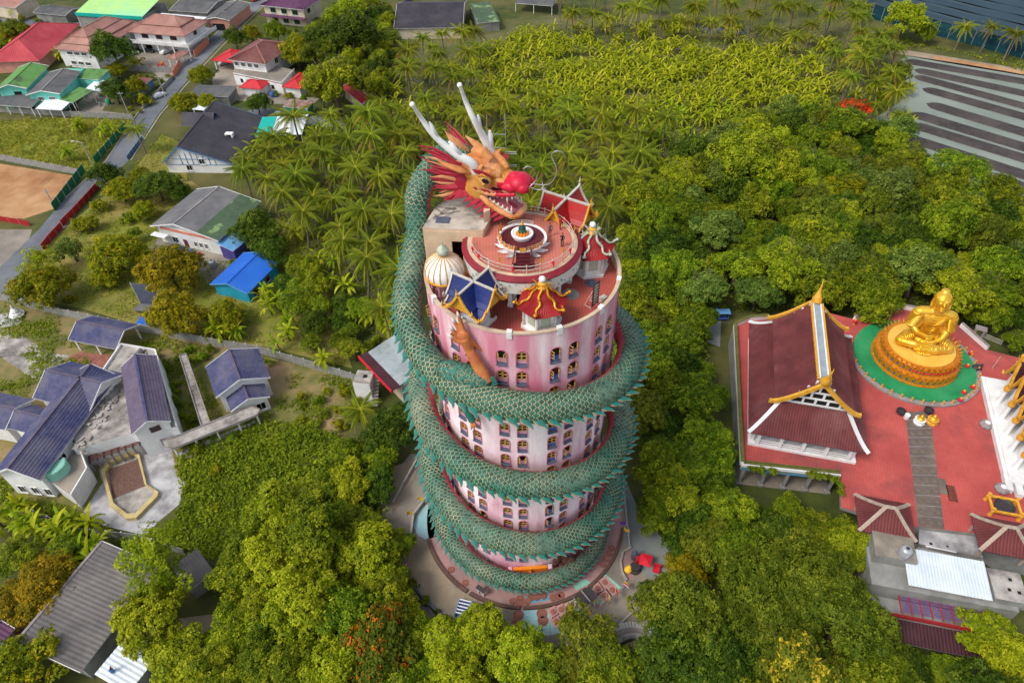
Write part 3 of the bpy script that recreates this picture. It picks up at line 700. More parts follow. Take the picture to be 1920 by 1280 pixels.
# teeth: gum plates and fangs
def cone(b,p,d,r,l,mi=0,n=8):
    p=Vector(p); d=Vector(d).normalized(); b.tube([p,p+d*l*.5,p+d*l],[r,r*.7,.02],n,mi)
for s_ in (-1,1):
    for i in range(7):
        x=1.4+i*.5; y=1.42-max(0,i-3)*.1; z=-.35-(x-1.4)*.42; b=MB(); cone(b,(x,y*s_,z+.12),(0,0,1),.16,.42 if i<6 else .9); b.build('tooth',MATS['tooth_white'],head,smooth=True)
    for i in range(7):
        x=1.2+i*.55; y=1.5-max(0,i-3)*.13; b=MB(); cone(b,(x,y*s_,.55),(0,0,-1),.15,.4 if i not in (5,) else 1.0); b.build('tooth',MATS['tooth_white'],head,smooth=True)
    b=MB(); b.tube([(1.2,1.5*s_,.5),(3.0,1.35*s_,.5),(4.9,.95*s_,.72)],.17,6); b.tube([(1.3,1.42*s_,-.28),(3.0,1.35*s_,-1.05),(4.5,1.2*s_,-1.6)],.18,6); b.build('gum',MATS['tooth_white'],head,smooth=True)
    b=MB(); b.ell((1.65,1.9*s_,2.35),(.78,.28,.58)); b.build('eye',MATS['eye_white'],head,smooth=True)
    b=MB(); b.ell((1.8,2.12*s_,2.28),(.46,.1,.33)); b.build('pupil',MATS['eye_dark'],head,smooth=True)
    b=MB(); b.tube([(.75,1.9*s_,2.5),(1.5,2.12*s_,3.0),(2.45,1.85*s_,2.4)],[.12,.2,.12],6); b.tube([(.75,1.9*s_,2.5),(1.5,2.08*s_,1.75),(2.45,1.85*s_,2.4)],[.12,.17,.12],6); b.build('eyelid',MATS['head_ochre'],head,smooth=True)
    for i in range(6):
        b=MB(); x=.75+.22*i; cone(b,(x+.1*i,2.0*s_,2.95+.12*math.sin(i*.6)),(-.6,.5*s_,.75),.15,.75); b.build('eyelash',MATS['mane_red'],head)
    # ear
    b=MB(); b.tube([(-.4,1.7*s_,2.6),(-1.2,2.35*s_,3.0),(-2.3,2.75*s_,3.4),(-3.7,3.0*s_,3.9)],[.4,.62,.45,.05],10,flat=.5); b.build('ear',MATS['head_orange'],head,smooth=True)
    b=MB(); b.tube([(-.7,1.95*s_,2.85),(-1.3,2.55*s_,3.15),(-2.3,2.95*s_,3.5),(-3.2,3.02*s_,3.8)],[.15,.3,.2,.03],8,flat=.5); b.build('ear_lining',MATS['mane_cream'],head,smooth=True)
# flame fringe along the lips and the cheek mane
def flame(b,p,d,side,l,w,mi=0,bend=.25):
    p=Vector(p); d=Vector(d).normalized(); sd=Vector(side).normalized(); n=d.cross(sd).normalized()
    pts=[]
    for u,ww in ((0,.6),(.3,1),(.65,.7),(1,0.03)): pts.append((p+d*l*u+sd*bend*l*math.sin(u*2.6)*.5,w*ww))
    vs=[]
    for c,ww in pts: vs+= [c+sd*ww,c+n*ww*.35,c-sd*ww,c-n*ww*.35]
    fs=[(i*4+j,i*4+(j+1)%4,(i+1)*4+(j+1)%4,(i+1)*4+j) for i in range(3) for j in range(4)]+[(3,2,1,0),(12,13,14,15)]
    b.add(vs,fs,mi)
for s_ in (-1,1):
    for i in range(9):
        x=.8+i*.48; y=1.85-max(0,i-3)*.13; b=MB(); flame(b,(x,y*s_,.72+.03*i),(-.75,.55*s_,.5),(0,0,1),.85,.17,0); b.build('lip_flame',MATS['mane_cream'] if i%3==1 else MATS['mane_red'],head)
    for i in range(10):      # hanging beard flames along the jaw
        x=-1.6+i*.58; z=.5 if x<0 else .35-x*.5; b=MB(); flame(b,(x,1.65*s_-(.12*s_*max(0,i-6)),z-.1),(-.6,.55*s_,-.5),(1,0,0),2.0+.3*math.sin(i*2),.42,0); b.build('beard_flame',MATS['mane_red'],head)
    b=MB(); b.ell((-1.7,1.0*s_,1.0),(1.3,1.1,1.9),Rm('Y',-20)); b.build('mane_base',MATS['mane_red'],head,smooth=True)
    for i in range(26):      # mane sprays back from the cheek
        a=(i%13)/12; z=-.5+a*3.3+(.2 if i>12 else 0); d=(-1.0,.42*s_*(1.2-a*.5),-.35+a*.8); l=2.6+2.4*a+random.uniform(-.4,.5)
        b=MB(); flame(b,(-.9-random.uniform(0,1.2),(1.75-.25*(i>12))*s_-.2*s_*a,z),d,(0,.3,1),l,.2+.08*random.random(),0,random.uniform(-.2,.3)); b.build('mane_strand',MATS[('mane_red','mane_red','mane_cream','mane_red')[i%4]],head)
    for i in range(6):
        a=i/5; b=MB(); flame(b,(-1.6-.4*i,1.5*s_,2.6+.2*a),(-1,.55*s_,.3),(0,.3,1),2.8,.22,0); b.build('mane_strand',MATS['spike_teal'],head)
for i in range(5):
    b=MB(); flame(b,(-1.5-.5*i,0,3.9),(-.75,(i-2)*.12,.9),(1,0,0),2.2,.26,0); b.build('crest_flame',MATS['mane_cream'],head)
# horns (built in dragon space)
def horn(pts,rs,br):
    b=MB(); P_=catmull([Vector(p)-OFF for p in pts],6); k=len(P_); rr=[float(np.interp(i/(k-1),np.linspace(0,1,len(rs)),rs)) for i in range(k)]
    b.tube(P_,rr,10); b.ell(P_[-1],(rr[-1]*1.7,)*3)
    for u,dv,l in br:
        i=int(u*(k-1)); q=P_[i]; t=(P_[min(i+1,k-1)]-P_[i-1]).normalized(); d=(t*.8+Vector(dv)*.6).normalized(); r0=rr[i]*.85
        b.tube([q-t*.5,q+d*l*.5+Vector(dv)*.15,q+d*l*.8+Vector(dv)*.1,q+d*l],[r0,r0*.75,r0*.6,r0*.3],8); b.ell(q+d*l,(r0*.42,)*3)
    return b
horn([G(888,315,61.2)+Vector((.3,.2,-.7)),G(884,306,61.9),G(852,287,63.2),G(815,255,65.2),G(790,222,67.2),G(773,196,69.2)],[.56,.5,.44,.36,.3,.23,.16],[(.38,(.25,-.1,1),1.7),(.6,(.3,0,1),1.5)]).build('horn',MATS['horn_white'],dragon,smooth=True)
horn([G(921,290,61.2)+Vector((.2,.2,-.7)),G(917,278,62.0),G(905,255,63.6),G(889,225,65.8),G(873,190,67.8),G(862,160,69.8)],[.56,.5,.44,.36,.3,.23,.16],[(.2,(.6,.1,1),2.0),(.52,(.45,.2,.9),1.5)]).build('horn',MATS['horn_white'],dragon,smooth=True)
# whiskers
M('wire_metal',(180,180,180),rough=.4,metal=.6)
for pts in ([G(992,352,60),G(1006,335,61),G(1000,318,63),G(990,312,63.5),G(981,317,63.2)],[G(994,345,60),G(1030,345,61),G(1044,320,63),G(1034,293,64.5),G(1042,284,65.2),G(1054,286,65),G(1061,298,64.2)],[G(996,352,59.8),G(1010,356,59.6),G(1024,353,60)]):
    b=MB(); b.tube([p-OFF for p in catmull(pts,6)],[.055]*(6*(len(pts)-1)+1),6); b.build('whisker',MATS['wire_metal'],dragon,smooth=True)
# chin beard: scaled teal tuft down to the upper deck
b=MB(); b.tube([HO+HR@Vector((4.2,.2,-2.0))-OFF,HO+HR@Vector((4.0,.2,-2.6))-OFF,HO+HR@Vector((3.7,.1,-3.1))-OFF,HO+HR@Vector((3.3,0,-3.3))-OFF],[.75,.85,.6,.1],10,flat=.45); b.build('chin_beard',MATS['spike_teal'],dragon,smooth=True)
# ---------------- arm reaching to the parapet, and the small leg below
M('arm_orange',(198,124,72),(180,104,56),.8,.5,.1,c3=(160,84,46),scale3=.5,fine=.06); M('nail_white',(224,210,196),rough=.4)
def W(px,py,z): return G(px,py,z)-OFF
arm=bpy.data.objects.new('arm',None); COL.objects.link(arm); arm.parent=dragon
b=MB(); b.tube([W(820,688,45.6),W(842,697,45.3),W(872,705,45.2),W(900,712,45.1),W(916,716,45.0)],[.9,1.35,1.35,1.1,.7],14); b.ell(W(836,694,45.2),(1.4,1.2,1.2))
um=fuse(b,.12,5,.5,'upper_arm'); fmats(um,[MATS['spike_teal']],lambda c,n:0); link('upper_arm',um,arm)
UV=[]; 
for p in range(0,len(um.polygons),max(1,len(um.polygons)//420)):
    f=um.polygons[p]; n=f.normal; t=Vector((1,0,-.2)); t=(t-n*t.dot(n)).normalized(); x=n.cross(t)
    m=np.eye(4); k=.62; m[:3,0]=np.array(x)*k; m[:3,1]=np.array(t)*k; m[:3,2]=np.array(n)*k; m[:3,3]=np.array(f.center); UV.append(m)
UV=np.array(UV); V=(np.einsum('nij,kj->nki',UV[:,:3,:3],SV)+UV[:,None,:3,3]).reshape(-1,3); F=(ST[None]+np.arange(len(UV))[:,None,None]*len(SV)).reshape(-1,3)
tag(link('arm_scales',np_mesh('arm_scales',V,F,[MATS['scale_teal'],MATS['scale_rim']],np.tile(SMI,len(UV)),np.repeat(NR.random(len(UV)),len(ST))),arm),kind='stuff')
wr=W(879,655,48.6); pal=W(871,634,50.0)
b=MB(); b.tube([W(915,716,45.0),W(905,700,45.9),W(892,678,47.3),wr],[.62,.72,.62,.5],12); b.ell(pal,(.72,.45,1.0)); b.tube([wr,pal],[.5,.6],10)
FT=[]
for pts in ([(866,628,50.3),(858,612,51.2),(852,603,51.8)],[(869,622,50.7),(864,604,51.8),(860,592,52.6)],[(864,634,50.0),(854,626,50.5),(848,617,51.1)],[(866,642,49.6),(855,638,49.8),(847,632,50.2)],[(884,640,49.4),(893,648,48.6),(906,657,47.8)]):
    q=[pal]+[W(*p) for p in pts]; b.tube(q,[.36,.3,.25,.18],8); FT.append((q[-1],(q[-1]-q[-2]).normalized()))
fm=fuse(b,.07,4,.5,'forearm'); fmats(fm,[MATS['arm_orange']],lambda c,n:0); link('forearm',fm,arm)
for p,d in FT:
    b=MB(); b.tube([p-d*.1,p+d*.3,p+d*.62],[.2,.15,.02],8); b.build('nail',MATS['nail_white'],arm,smooth=True)
for i in range(4):
    b=MB(); flame(b,W(917+i*2,712+4*i,45.3-.2*i),(.7,-.3,.7),(0,0,1),1.0,.22,0); b.build('elbow_flame',MATS['spike_teal'],arm)
leg=bpy.data.objects.new('small_leg',None); COL.objects.link(leg); leg.parent=dragon
b=MB(); b.tube([W(862,742,40.6),W(872,758,39.6),W(880,775,38.4),W(886,790,37.3)],[.9,.75,.55,.4],10); lm=fuse(b,.1,4,.5,'shin'); fmats(lm,[MATS['spike_teal']],lambda c,n:0); link('shin',lm,leg)
for i,q in enumerate([(884,806,36.6),(890,806,36.5),(896,802,36.6)]):
    b=MB(); b.tube([W(886,788,37.4),W((886+q[0])/2,797,37.0),W(*q)],[.25,.2,.04],7); b.build('claw',MATS['arm_orange'],leg,smooth=True)
# ================================================================ ROOF TERRACE OF THE TOWER
M('stucco_beige',(214,190,160),(194,168,138),.5,.85,.2,c3=(170,150,130),scale3=.2,fine=.06); M('roof_cement',(196,186,172),(150,142,132),.45,.9,.3,c3=(96,92,90),scale3=.22,lo3=.5,hi3=.65,fine=.12)
M('deck_rim_red',(140,36,50),(120,28,42),1,.6,.1,fine=.08); M('dark_red',(96,34,40),(80,26,32),1,.6,.1,fine=.08)
M('gold',(226,160,48),(200,132,30),1.5,.32,.1,metal=.55,fine=.06); M('gold_paint',(222,168,62),(198,140,40),1.2,.5,.1,fine=.1); M('silver_green',(186,190,170),(150,160,140),2,.5,.1,fine=.1)
M('roof_blue',(32,48,112),(24,36,92),.8,.35,.05,fine=.08); M('roof_red',(176,34,30),(150,26,26),.8,.4,.05,fine=.08); M('tile_red',(170,40,40),(138,28,34),.8,.5,.1,fine=.12)
M('trim_grey',(204,196,184),(178,170,158),1,.7,.1,fine=.06); M('iron_dark',(60,56,58),rough=.5); M('iron_white',(206,200,194),rough=.5); M('skin',(150,104,80),rough=.6)
M('orange_flame',(228,110,30),(236,160,40),4,.5); M('ribbon_red',(206,30,50),rough=.6); M('brown_wood',(120,64,50),(96,50,40),2,.6,.1)
M('paint_panel',(214,214,206),(90,140,140),1.6,.6,.05,lo=.56,hi=.62,c3=(220,160,50),scale3=1.1,lo3=.6,hi3=.64)
# stair house under the dragon's head
sh=thing('stair_house','beige flat-roofed stair house under the dragon head on the tower roof','stair house',(-6.0,65.5,ZD))
loc=lambda x,y,z=0:(x+6.0,y-65.5,z)
poly_=[loc(-9.6,63.0),loc(-2.85,62.2),loc(-2.25,64.1),loc(-1.6,68.8),loc(-5.5,70.2),loc(-8.4,67.2)]
b=MB(); b.prism([(p[0],p[1]) for p in poly_],5.2,5.55,0,1); b.build('roof_slab',[MATS['stucco_beige'],MATS['roof_cement']],sh)
b=MB(); P2=[(p[0]*.97,p[1]*.97) for p in poly_]
def wallseg(b,p,q,z0,z1,t=.25,mi=0): b.beam((p[0],p[1],(z0+z1)/2),(q[0],q[1],(z0+z1)/2),t,z1-z0,mi)
fl,fr=P2[0],P2[1]; lerp=lambda a,c,u:(a[0]+(c[0]-a[0])*u,a[1]+(c[1]-a[1])*u)
wallseg(b,fl,lerp(fl,fr,.46),0,5.2); wallseg(b,lerp(fl,fr,.46),lerp(fl,fr,.93),3.9,5.2); wallseg(b,lerp(fl,fr,.93),fr,0,5.2)
for a,c in ((1,2),(2,3),(3,4),(4,5),(5,0)): wallseg(b,P2[a],P2[c],0,5.2)
b.build('wall',MATS['stucco_beige'],sh)
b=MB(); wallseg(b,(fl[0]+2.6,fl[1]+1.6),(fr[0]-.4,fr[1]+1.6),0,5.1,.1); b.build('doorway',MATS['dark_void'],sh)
b=MB(); b.box((-1.4,-1.2,5.6),(1.5,1.1,.14),R(-8)); b.build('roof_hatch',MATS['sill_slate'],sh)
b=MB()
for k in range(3):
    pts=[(-1.8+random.uniform(-1,2.5),.2+random.uniform(-1.2,1.3),5.62+random.uniform(0,.15)) for _ in range(5)]; b.tube(catmull(pts,4),[.035]*17,4)
tag(b.build('cables',MATS['iron_dark'],sh),kind='stuff')
for x,y in ((.2,.6),):
    b=MB(); b.prism([(3.2,-1.9),(3.9,-1.4),(3.9,2.6),(3.3,2.6)],5.55,6.9); b.build('ridge_block',MATS['stucco_beige'],sh)
# stairs with dark rails
st=thing('metal_staircase','dark railed staircase rising to the round upper deck beside the stair house','stairs',(-4.2,61.2,ZD),R(-4))
for k in range(12):
    b=MB(); b.box((.0+k*.28,0,.2+k*.36),(.3,1.1,.08)); b.build('tread',MATS['iron_dark'],st)
for yy in (-.58,.58):
    b=MB(); b.beam((-.2,yy,1.0),(3.3,yy,5.3),.07); b.beam((-.2,yy,.6),(3.3,yy,4.9),.05); b.beam((-.2,yy,.1),(3.3,yy,4.3),.12,.25)
    for k in range(9): b.beam((k*.4,yy,.1+k*.5),(k*.4,yy,1.25+k*.5),.05)
    b.build('handrail',MATS['iron_dark'],st)
# round upper deck
ud=thing('round_upper_deck','round red-tiled upper deck with railing on the tower roof','deck',(TC.x,TC.y,ZD))
UZ=4.6; UR=6.1
b=MB(); b.lathe([(0,UZ),(UR,UZ)],72); b.build('floor',MATS['deck_tile_light'],ud)
b=MB(); b.lathe([(UR-.55,UZ+.004),(UR,UZ+.006)],72); b.build('floor_border',MATS['stucco_beige'],ud)
b=MB(); b.lathe([(UR-.02,UZ+.1),(UR+.55,UZ-.28),(UR+.5,UZ-.45),(UR-.1,UZ-.45)],72); b.build('red_rim',MATS['deck_rim_red'],ud)
b=MB(); b.lathe([(UR+.42,UZ-.45),(UR+.44,UZ-1.95),(UR+.3,UZ-2.0),(UR+.28,UZ-.47)],72); b.build('painted_valance',MATS['paint_panel'],ud)
b=MB(); b.lathe([(4.5,0),(4.5,UZ-.4)],48); b.build('drum_wall',MATS['white_paint'],ud)
for k in range(12):
    a=R(k*30+15); b=MB(); b.prism([(-.22,-.22),(.22,-.22),(.22,.22),(-.22,.22)],0,UZ-1.2); b.box((0,0,.2),(.6,.6,.4)); b.build('column',MATS['white_paint'],ud,at=(5.4*math.cos(a),5.4*math.sin(a),0),rz=a)
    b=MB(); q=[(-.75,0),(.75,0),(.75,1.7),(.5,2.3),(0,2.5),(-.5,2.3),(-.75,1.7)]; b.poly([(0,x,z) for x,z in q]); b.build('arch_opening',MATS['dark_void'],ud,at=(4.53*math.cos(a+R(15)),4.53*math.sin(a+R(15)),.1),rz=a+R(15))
for zz in (.95,.5):
    b=MB(); b.tube([((UR-.5)*math.cos(R(a)),(UR-.5)*math.sin(R(a)),UZ+zz) for a in range(-175,106,6)],[.035]*47,6); b.build('rail',MATS['trim_grey'],ud)
pme=None
for k in range(20):
    a=R(-175+k*280/19)
    if pme is None: b=MB(); b.tube([(0,0,0),(0,0,1.0)],.05,6); b.ell((0,0,1.05),(.08,.08,.08)); o=b.build('post',MATS['trim_grey'],ud); pme=o.data
    else: o=link('post',pme,ud)
    o.location=((UR-.5)*math.cos(a),(UR-.5)*math.sin(a),UZ)
    if k in (1,2,5,8,10,13,14,17,18):
        b=MB(); b.ell((0,0,.75),(.16,.16,.2)); b.tube([(0,0,.7),(.05,-.1,.45),(0,-.12,.25)],[.1,.09,.03],6); b.build('ribbon',MATS['ribbon_red'],ud,at=((UR-.42)*math.cos(a),(UR-.42)*math.sin(a),UZ))
    if k in (4,7,9,12,15):
        b=MB(); b.tube([(0,0,0),(0,0,1.9)],.025,5); b.poly([(0,0,1.9),(.22,.05,1.6),(.05,.02,1.1),(0,0,1.1)]); b.build('yellow_flag',MATS['gold_paint'],ud,at=((UR-.45)*math.cos(a),(UR-.45)*math.sin(a),UZ))
# lotus altar
al=thing('lotus_altar','white lotus-petalled round altar with dark red floor at the centre of the upper deck','altar',(TC.x,TC.y-.9,ZD+UZ))
b=MB(); b.lathe([(1.7,0),(1.95,.25),(2.3,.7),(2.62,1.1),(2.66,1.3),(2.45,1.3),(2.4,1.2),(0,1.2)],48); b.build('bowl',MATS['white_paint'],al,smooth=False)
b=MB(); b.lathe([(0,1.21),(2.38,1.215)],48); b.build('floor',MATS['dark_red'],al)
for k in range(14):
    a=R(k*360/14); b=MB(); vs=[(1.6,-.42,.05),(1.6,.42,.05),(2.5,.2,.12),(3.05,0,.5),(2.5,-.2,.12),(1.9,0,.45)]; b.add(vs,[(0,1,5),(1,2,5),(2,3,5),(3,4,5),(4,0,5)]); b.build('petal',MATS['white_paint'],al,rz=a)
for a0,a1 in ((-78,-20),(-160,-102),(60,130)):
    b=MB()
    for zz in (1.75,1.5): b.tube([(2.5*math.cos(R(a)),2.5*math.sin(R(a)),zz) for a in range(a0,a1+1,6)],.03,5)
    for a in range(a0,a1+1,6): b.tube([(2.5*math.cos(R(a)),2.5*math.sin(R(a)),1.2),(2.5*math.cos(R(a)),2.5*math.sin(R(a)),1.8)],.02,5)
    b.build('railing',MATS['trim_grey'],al)
for a in (-140,-125,-112,-70,-55,-40,150,165,178,190,205):
    b=MB(); flame(b,(2.55*math.cos(R(a)),2.55*math.sin(R(a)),1.15),(0,0,1),(-math.sin(R(a)),math.cos(R(a)),0),.85 if a<140 else 1.4,.2,0); b.build('flame_ornament',MATS['orange_flame'],al)
for k in range(5):
    b=MB(); b.box((0,-2.55-.32*k,1.05-.24*k),(1.5 if k<3 else 2.1,.34,.24)); b.build('step',MATS['dark_red'],al)
for s_ in (-1,1):
    b=MB(); b.beam((.8*s_,-2.5,1.9),(1.15*s_,-4.1,.85),.06); b.beam((.8*s_,-2.5,1.6),(1.15*s_,-4.1,.5),.05)
    for k in range(5): u=k/4; b.beam(((.8+.35*u)*s_,-2.5-1.6*u,1.1-1.05*u),((.8+.35*u)*s_,-2.5-1.6*u,1.9-1.05*u),.05)
    b.build('step_rail',MATS['dark_red'],al)
b=MB(); b.box((0,-2.62,1.5),(.7,.06,.5)); b.build('offering_panel',MATS['gold_paint'],al)
bw=thing('white_bowl','white ringed bowl holding a green and gold figure on the lotus altar','bowl',(TC.x,TC.y-.75,ZD+UZ+1.22))
b=MB(); b.lathe([(1.0,0),(1.15,.3),(1.2,.55),(1.05,.58),(.95,.5),(.6,.42),(0,.42)],36); b.build('ring',MATS['white_paint'],bw,smooth=False)
b=MB(); b.lathe([(.55,.42),(.62,.6),(.4,.7),(0,.7)],20); b.build('base',MATS['gold_paint'],bw)
b=MB(); b.ell((0,0,1.05),(.42,.36,.45)); b.ell((0,-.25,.85),(.5,.3,.2)); b.ell((0,0,1.5),(.2,.2,.24)); b.tube([(0,0,1.65),(0,0,2.1)],[.16,.02],8); m=fuse(b,.06,2,.5,'figure'); fmats(m,[MATS['scale_teal'],MATS['gold_paint']],lambda c,n:1 if c.z>1.6 else 0); link('figure',m,bw)
for k in range(6):
    b=MB(); a=R(200+k*28); flame(b,(.7*math.cos(a),.7*math.sin(a),.45),(0,0,1),(-math.sin(a),math.cos(a),0),.6,.16,0); b.build('flame',MATS['orange_flame'],bw)
# ribbed dome pavilion
dp=thing('dome_pavilion','white and gold ribbed onion dome pavilion on the tower roof','pavilion',(-7.1,58.5,ZD))
prof=[(2.02,0),(2.15,.35),(2.1,.9),(1.85,1.5),(1.4,2.0),(.8,2.35),(.35,2.5)]
b=MB(); b.lathe(prof,40,(0,0,2.6)); b.lathe([(0,2.58),(2.0,2.58)],40); b.build('dome',MATS['white_paint'],dp,smooth=True)
for k in range(18):
    a=2*math.pi*k/18; b=MB(); b.tube([((r_+.03)*math.cos(a),(r_+.03)*math.sin(a),2.6+z_) for r_,z_ in prof],.06,5); b.build('rib',MATS['gold_paint'],dp)
b=MB(); b.lathe([(2.0,2.45),(2.2,2.5),(2.2,2.66),(2.0,2.7)],40); b.build('dome_rim',MATS['gold_paint'],dp)
b=MB(); b.lathe([(.35,5.05),(.45,5.25),(.6,5.35),(.68,5.7),(.55,6.0),(.2,6.25),(.06,6.45),(.1,6.6),(.02,6.95),(0,6.95)],20); b.build('finial',MATS['silver_green'],dp,smooth=True)
b=MB(); b.lathe([(1.9,0),(1.9,.25),(0,.25)],24); b.build('base',MATS['pink_paving'],dp)
for k in range(8):
    a=2*math.pi*(k+.5)/8; b=MB(); b.lathe([(.2,.25),(.16,.5),(.15,2.2),(.24,2.5)],10); b.build('column',MATS['pink_trim'],dp,at=(1.6*math.cos(a),1.6*math.sin(a),0))
# Thai cross-gable pavilions
def thai_cross(label,c,yaw,roofm,trims,colm,sc=1.0,zb=ZD):
    t=thing('thai_pavilion',label,'pavilion',(c[0],c[1],zb),yaw); s=sc
    b=MB(); b.box((0,0,.2*s),(3.7*s,3.7*s,.4*s)); b.box((0,0,1.0*s),(2.5*s,2.5*s,1.3*s)); b.build('base',MATS['white_paint'],t)
    for x in (-1,1):
        for y in (-1,1):
            b=MB(); b.box((0,0,2.0*s),(.26*s,.26*s,3.4*s)); b.box((0,0,.55*s),(.4*s,.4*s,.3*s)); b.build('column',colm,t,at=(1.45*s*x,1.45*s*y,0))
    for k in range(4):
        a=k*math.pi/2; Ra=Matrix.Rotation(a,3,'Z'); tr=trims[k]
        # upper tier: steep curved gable; lower tier: wider skirt
        def slope(sd,L,prof,mi=0):
            b=MB(); n=len(prof); vs=[]
            for y,z in prof: vs+= [Ra@Vector((L[0],y*sd,z))*s,Ra@Vector((L[1],y*sd,z))*s]
            vs2=[v+Vector((0,0,-.09*s)) for v in vs]
            f=[(2*i,2*i+1,2*i+3,2*i+2) for i in range(n-1)]; f=[q if sd<0 else q[::-1] for q in f]
            m=len(vs); f2=[tuple(m+i for i in reversed(q)) for q in f]
            b.add(vs+vs2,f+f2+[(2*n-2,2*n-1,m+2*n-1,m+2*n-2),(0,1,m+1,m)])
            # tile ribs
            return b
        up=[(0,6.3),(.55,5.35),(1.05,4.62),(1.5,4.15)]; lw=[(1.2,4.15),(1.75,3.62),(2.25,3.3)]
        for sd in (-1,1):
            b=slope(sd,(.02,3.0),up); b.v[:]=[v for v in b.v]; b.build('roof_panel',roofm,t)
            b=slope(sd,(.9,2.75),lw); b.build('roof_panel',roofm,t)
        # gable wall, bargeboards and hooked finials
        b=MB(); b.poly([tuple(Ra@Vector(q)*s) for q in ((2.62,-1.45,3.7),(2.62,1.45,3.7),(2.62,1.3,4.25),(2.62,.5,5.3),(2.62,0,6.1),(2.62,-.5,5.3),(2.62,-1.3,4.25))]); b.build('gable',MATS['gold_paint'] if k in (0,3) else MATS['trim_grey'],t)
        b=MB()
        for sd in (-1,1):
            pts=[Ra@Vector((3.02,y*sd,z+.1))*s for y,z in up]
            for p,q in zip(pts[:-1],pts[1:]): b.beam(p,q,.2*s,.28*s)
            pts=[Ra@Vector((2.78,y*sd,z+.1))*s for y,z in lw]
            for p,q in zip(pts[:-1],pts[1:]): b.beam(p,q,.2*s,.26*s)
            for y,z,x0 in ((1.5,4.2,3.02),(2.25,3.36,2.78)):
                b.tube([Ra@Vector(q)*s for q in ((x0,y*sd,z),(x0+.05,(y+.35)*sd,z-.05),(x0+.1,(y+.5)*sd,z+.3),(x0+.05,(y+.38)*sd,z+.6))],[.15*s,.14*s,.1*s,.02*s],6)
        b.tube([Ra@Vector(q)*s for q in ((3.0,0,6.3),(3.25,0,6.6),(3.15,0,7.0),(3.3,0,7.5))],[.17*s,.14*s,.1*s,.02*s],6); b.build('bargeboard',tr,t)
        b=MB(); b.beam(Ra@Vector((.1,0,6.36))*s,Ra@Vector((3.0,0,6.36))*s,.26*s,.2*s); b.build('ridge',MATS['trim_grey'],t)
    return t
thai_cross('blue-roofed thai pavilion with gold gable trims at the front of the tower roof',(-3.75,53.5),R(-35),MATS['roof_blue'],[MATS['gold_paint'],MATS['trim_grey'],MATS['trim_grey'],MATS['gold_paint']],MATS['brown_wood'],.86)
thai_cross('red-roofed thai pavilion behind the round deck on the tower roof',(6.6,67.2),R(-33),MATS['roof_red'],[MATS['gold_paint'],MATS['trim_grey'],MATS['trim_grey'],MATS['gold_paint']],MATS['brown_wood'],.98)
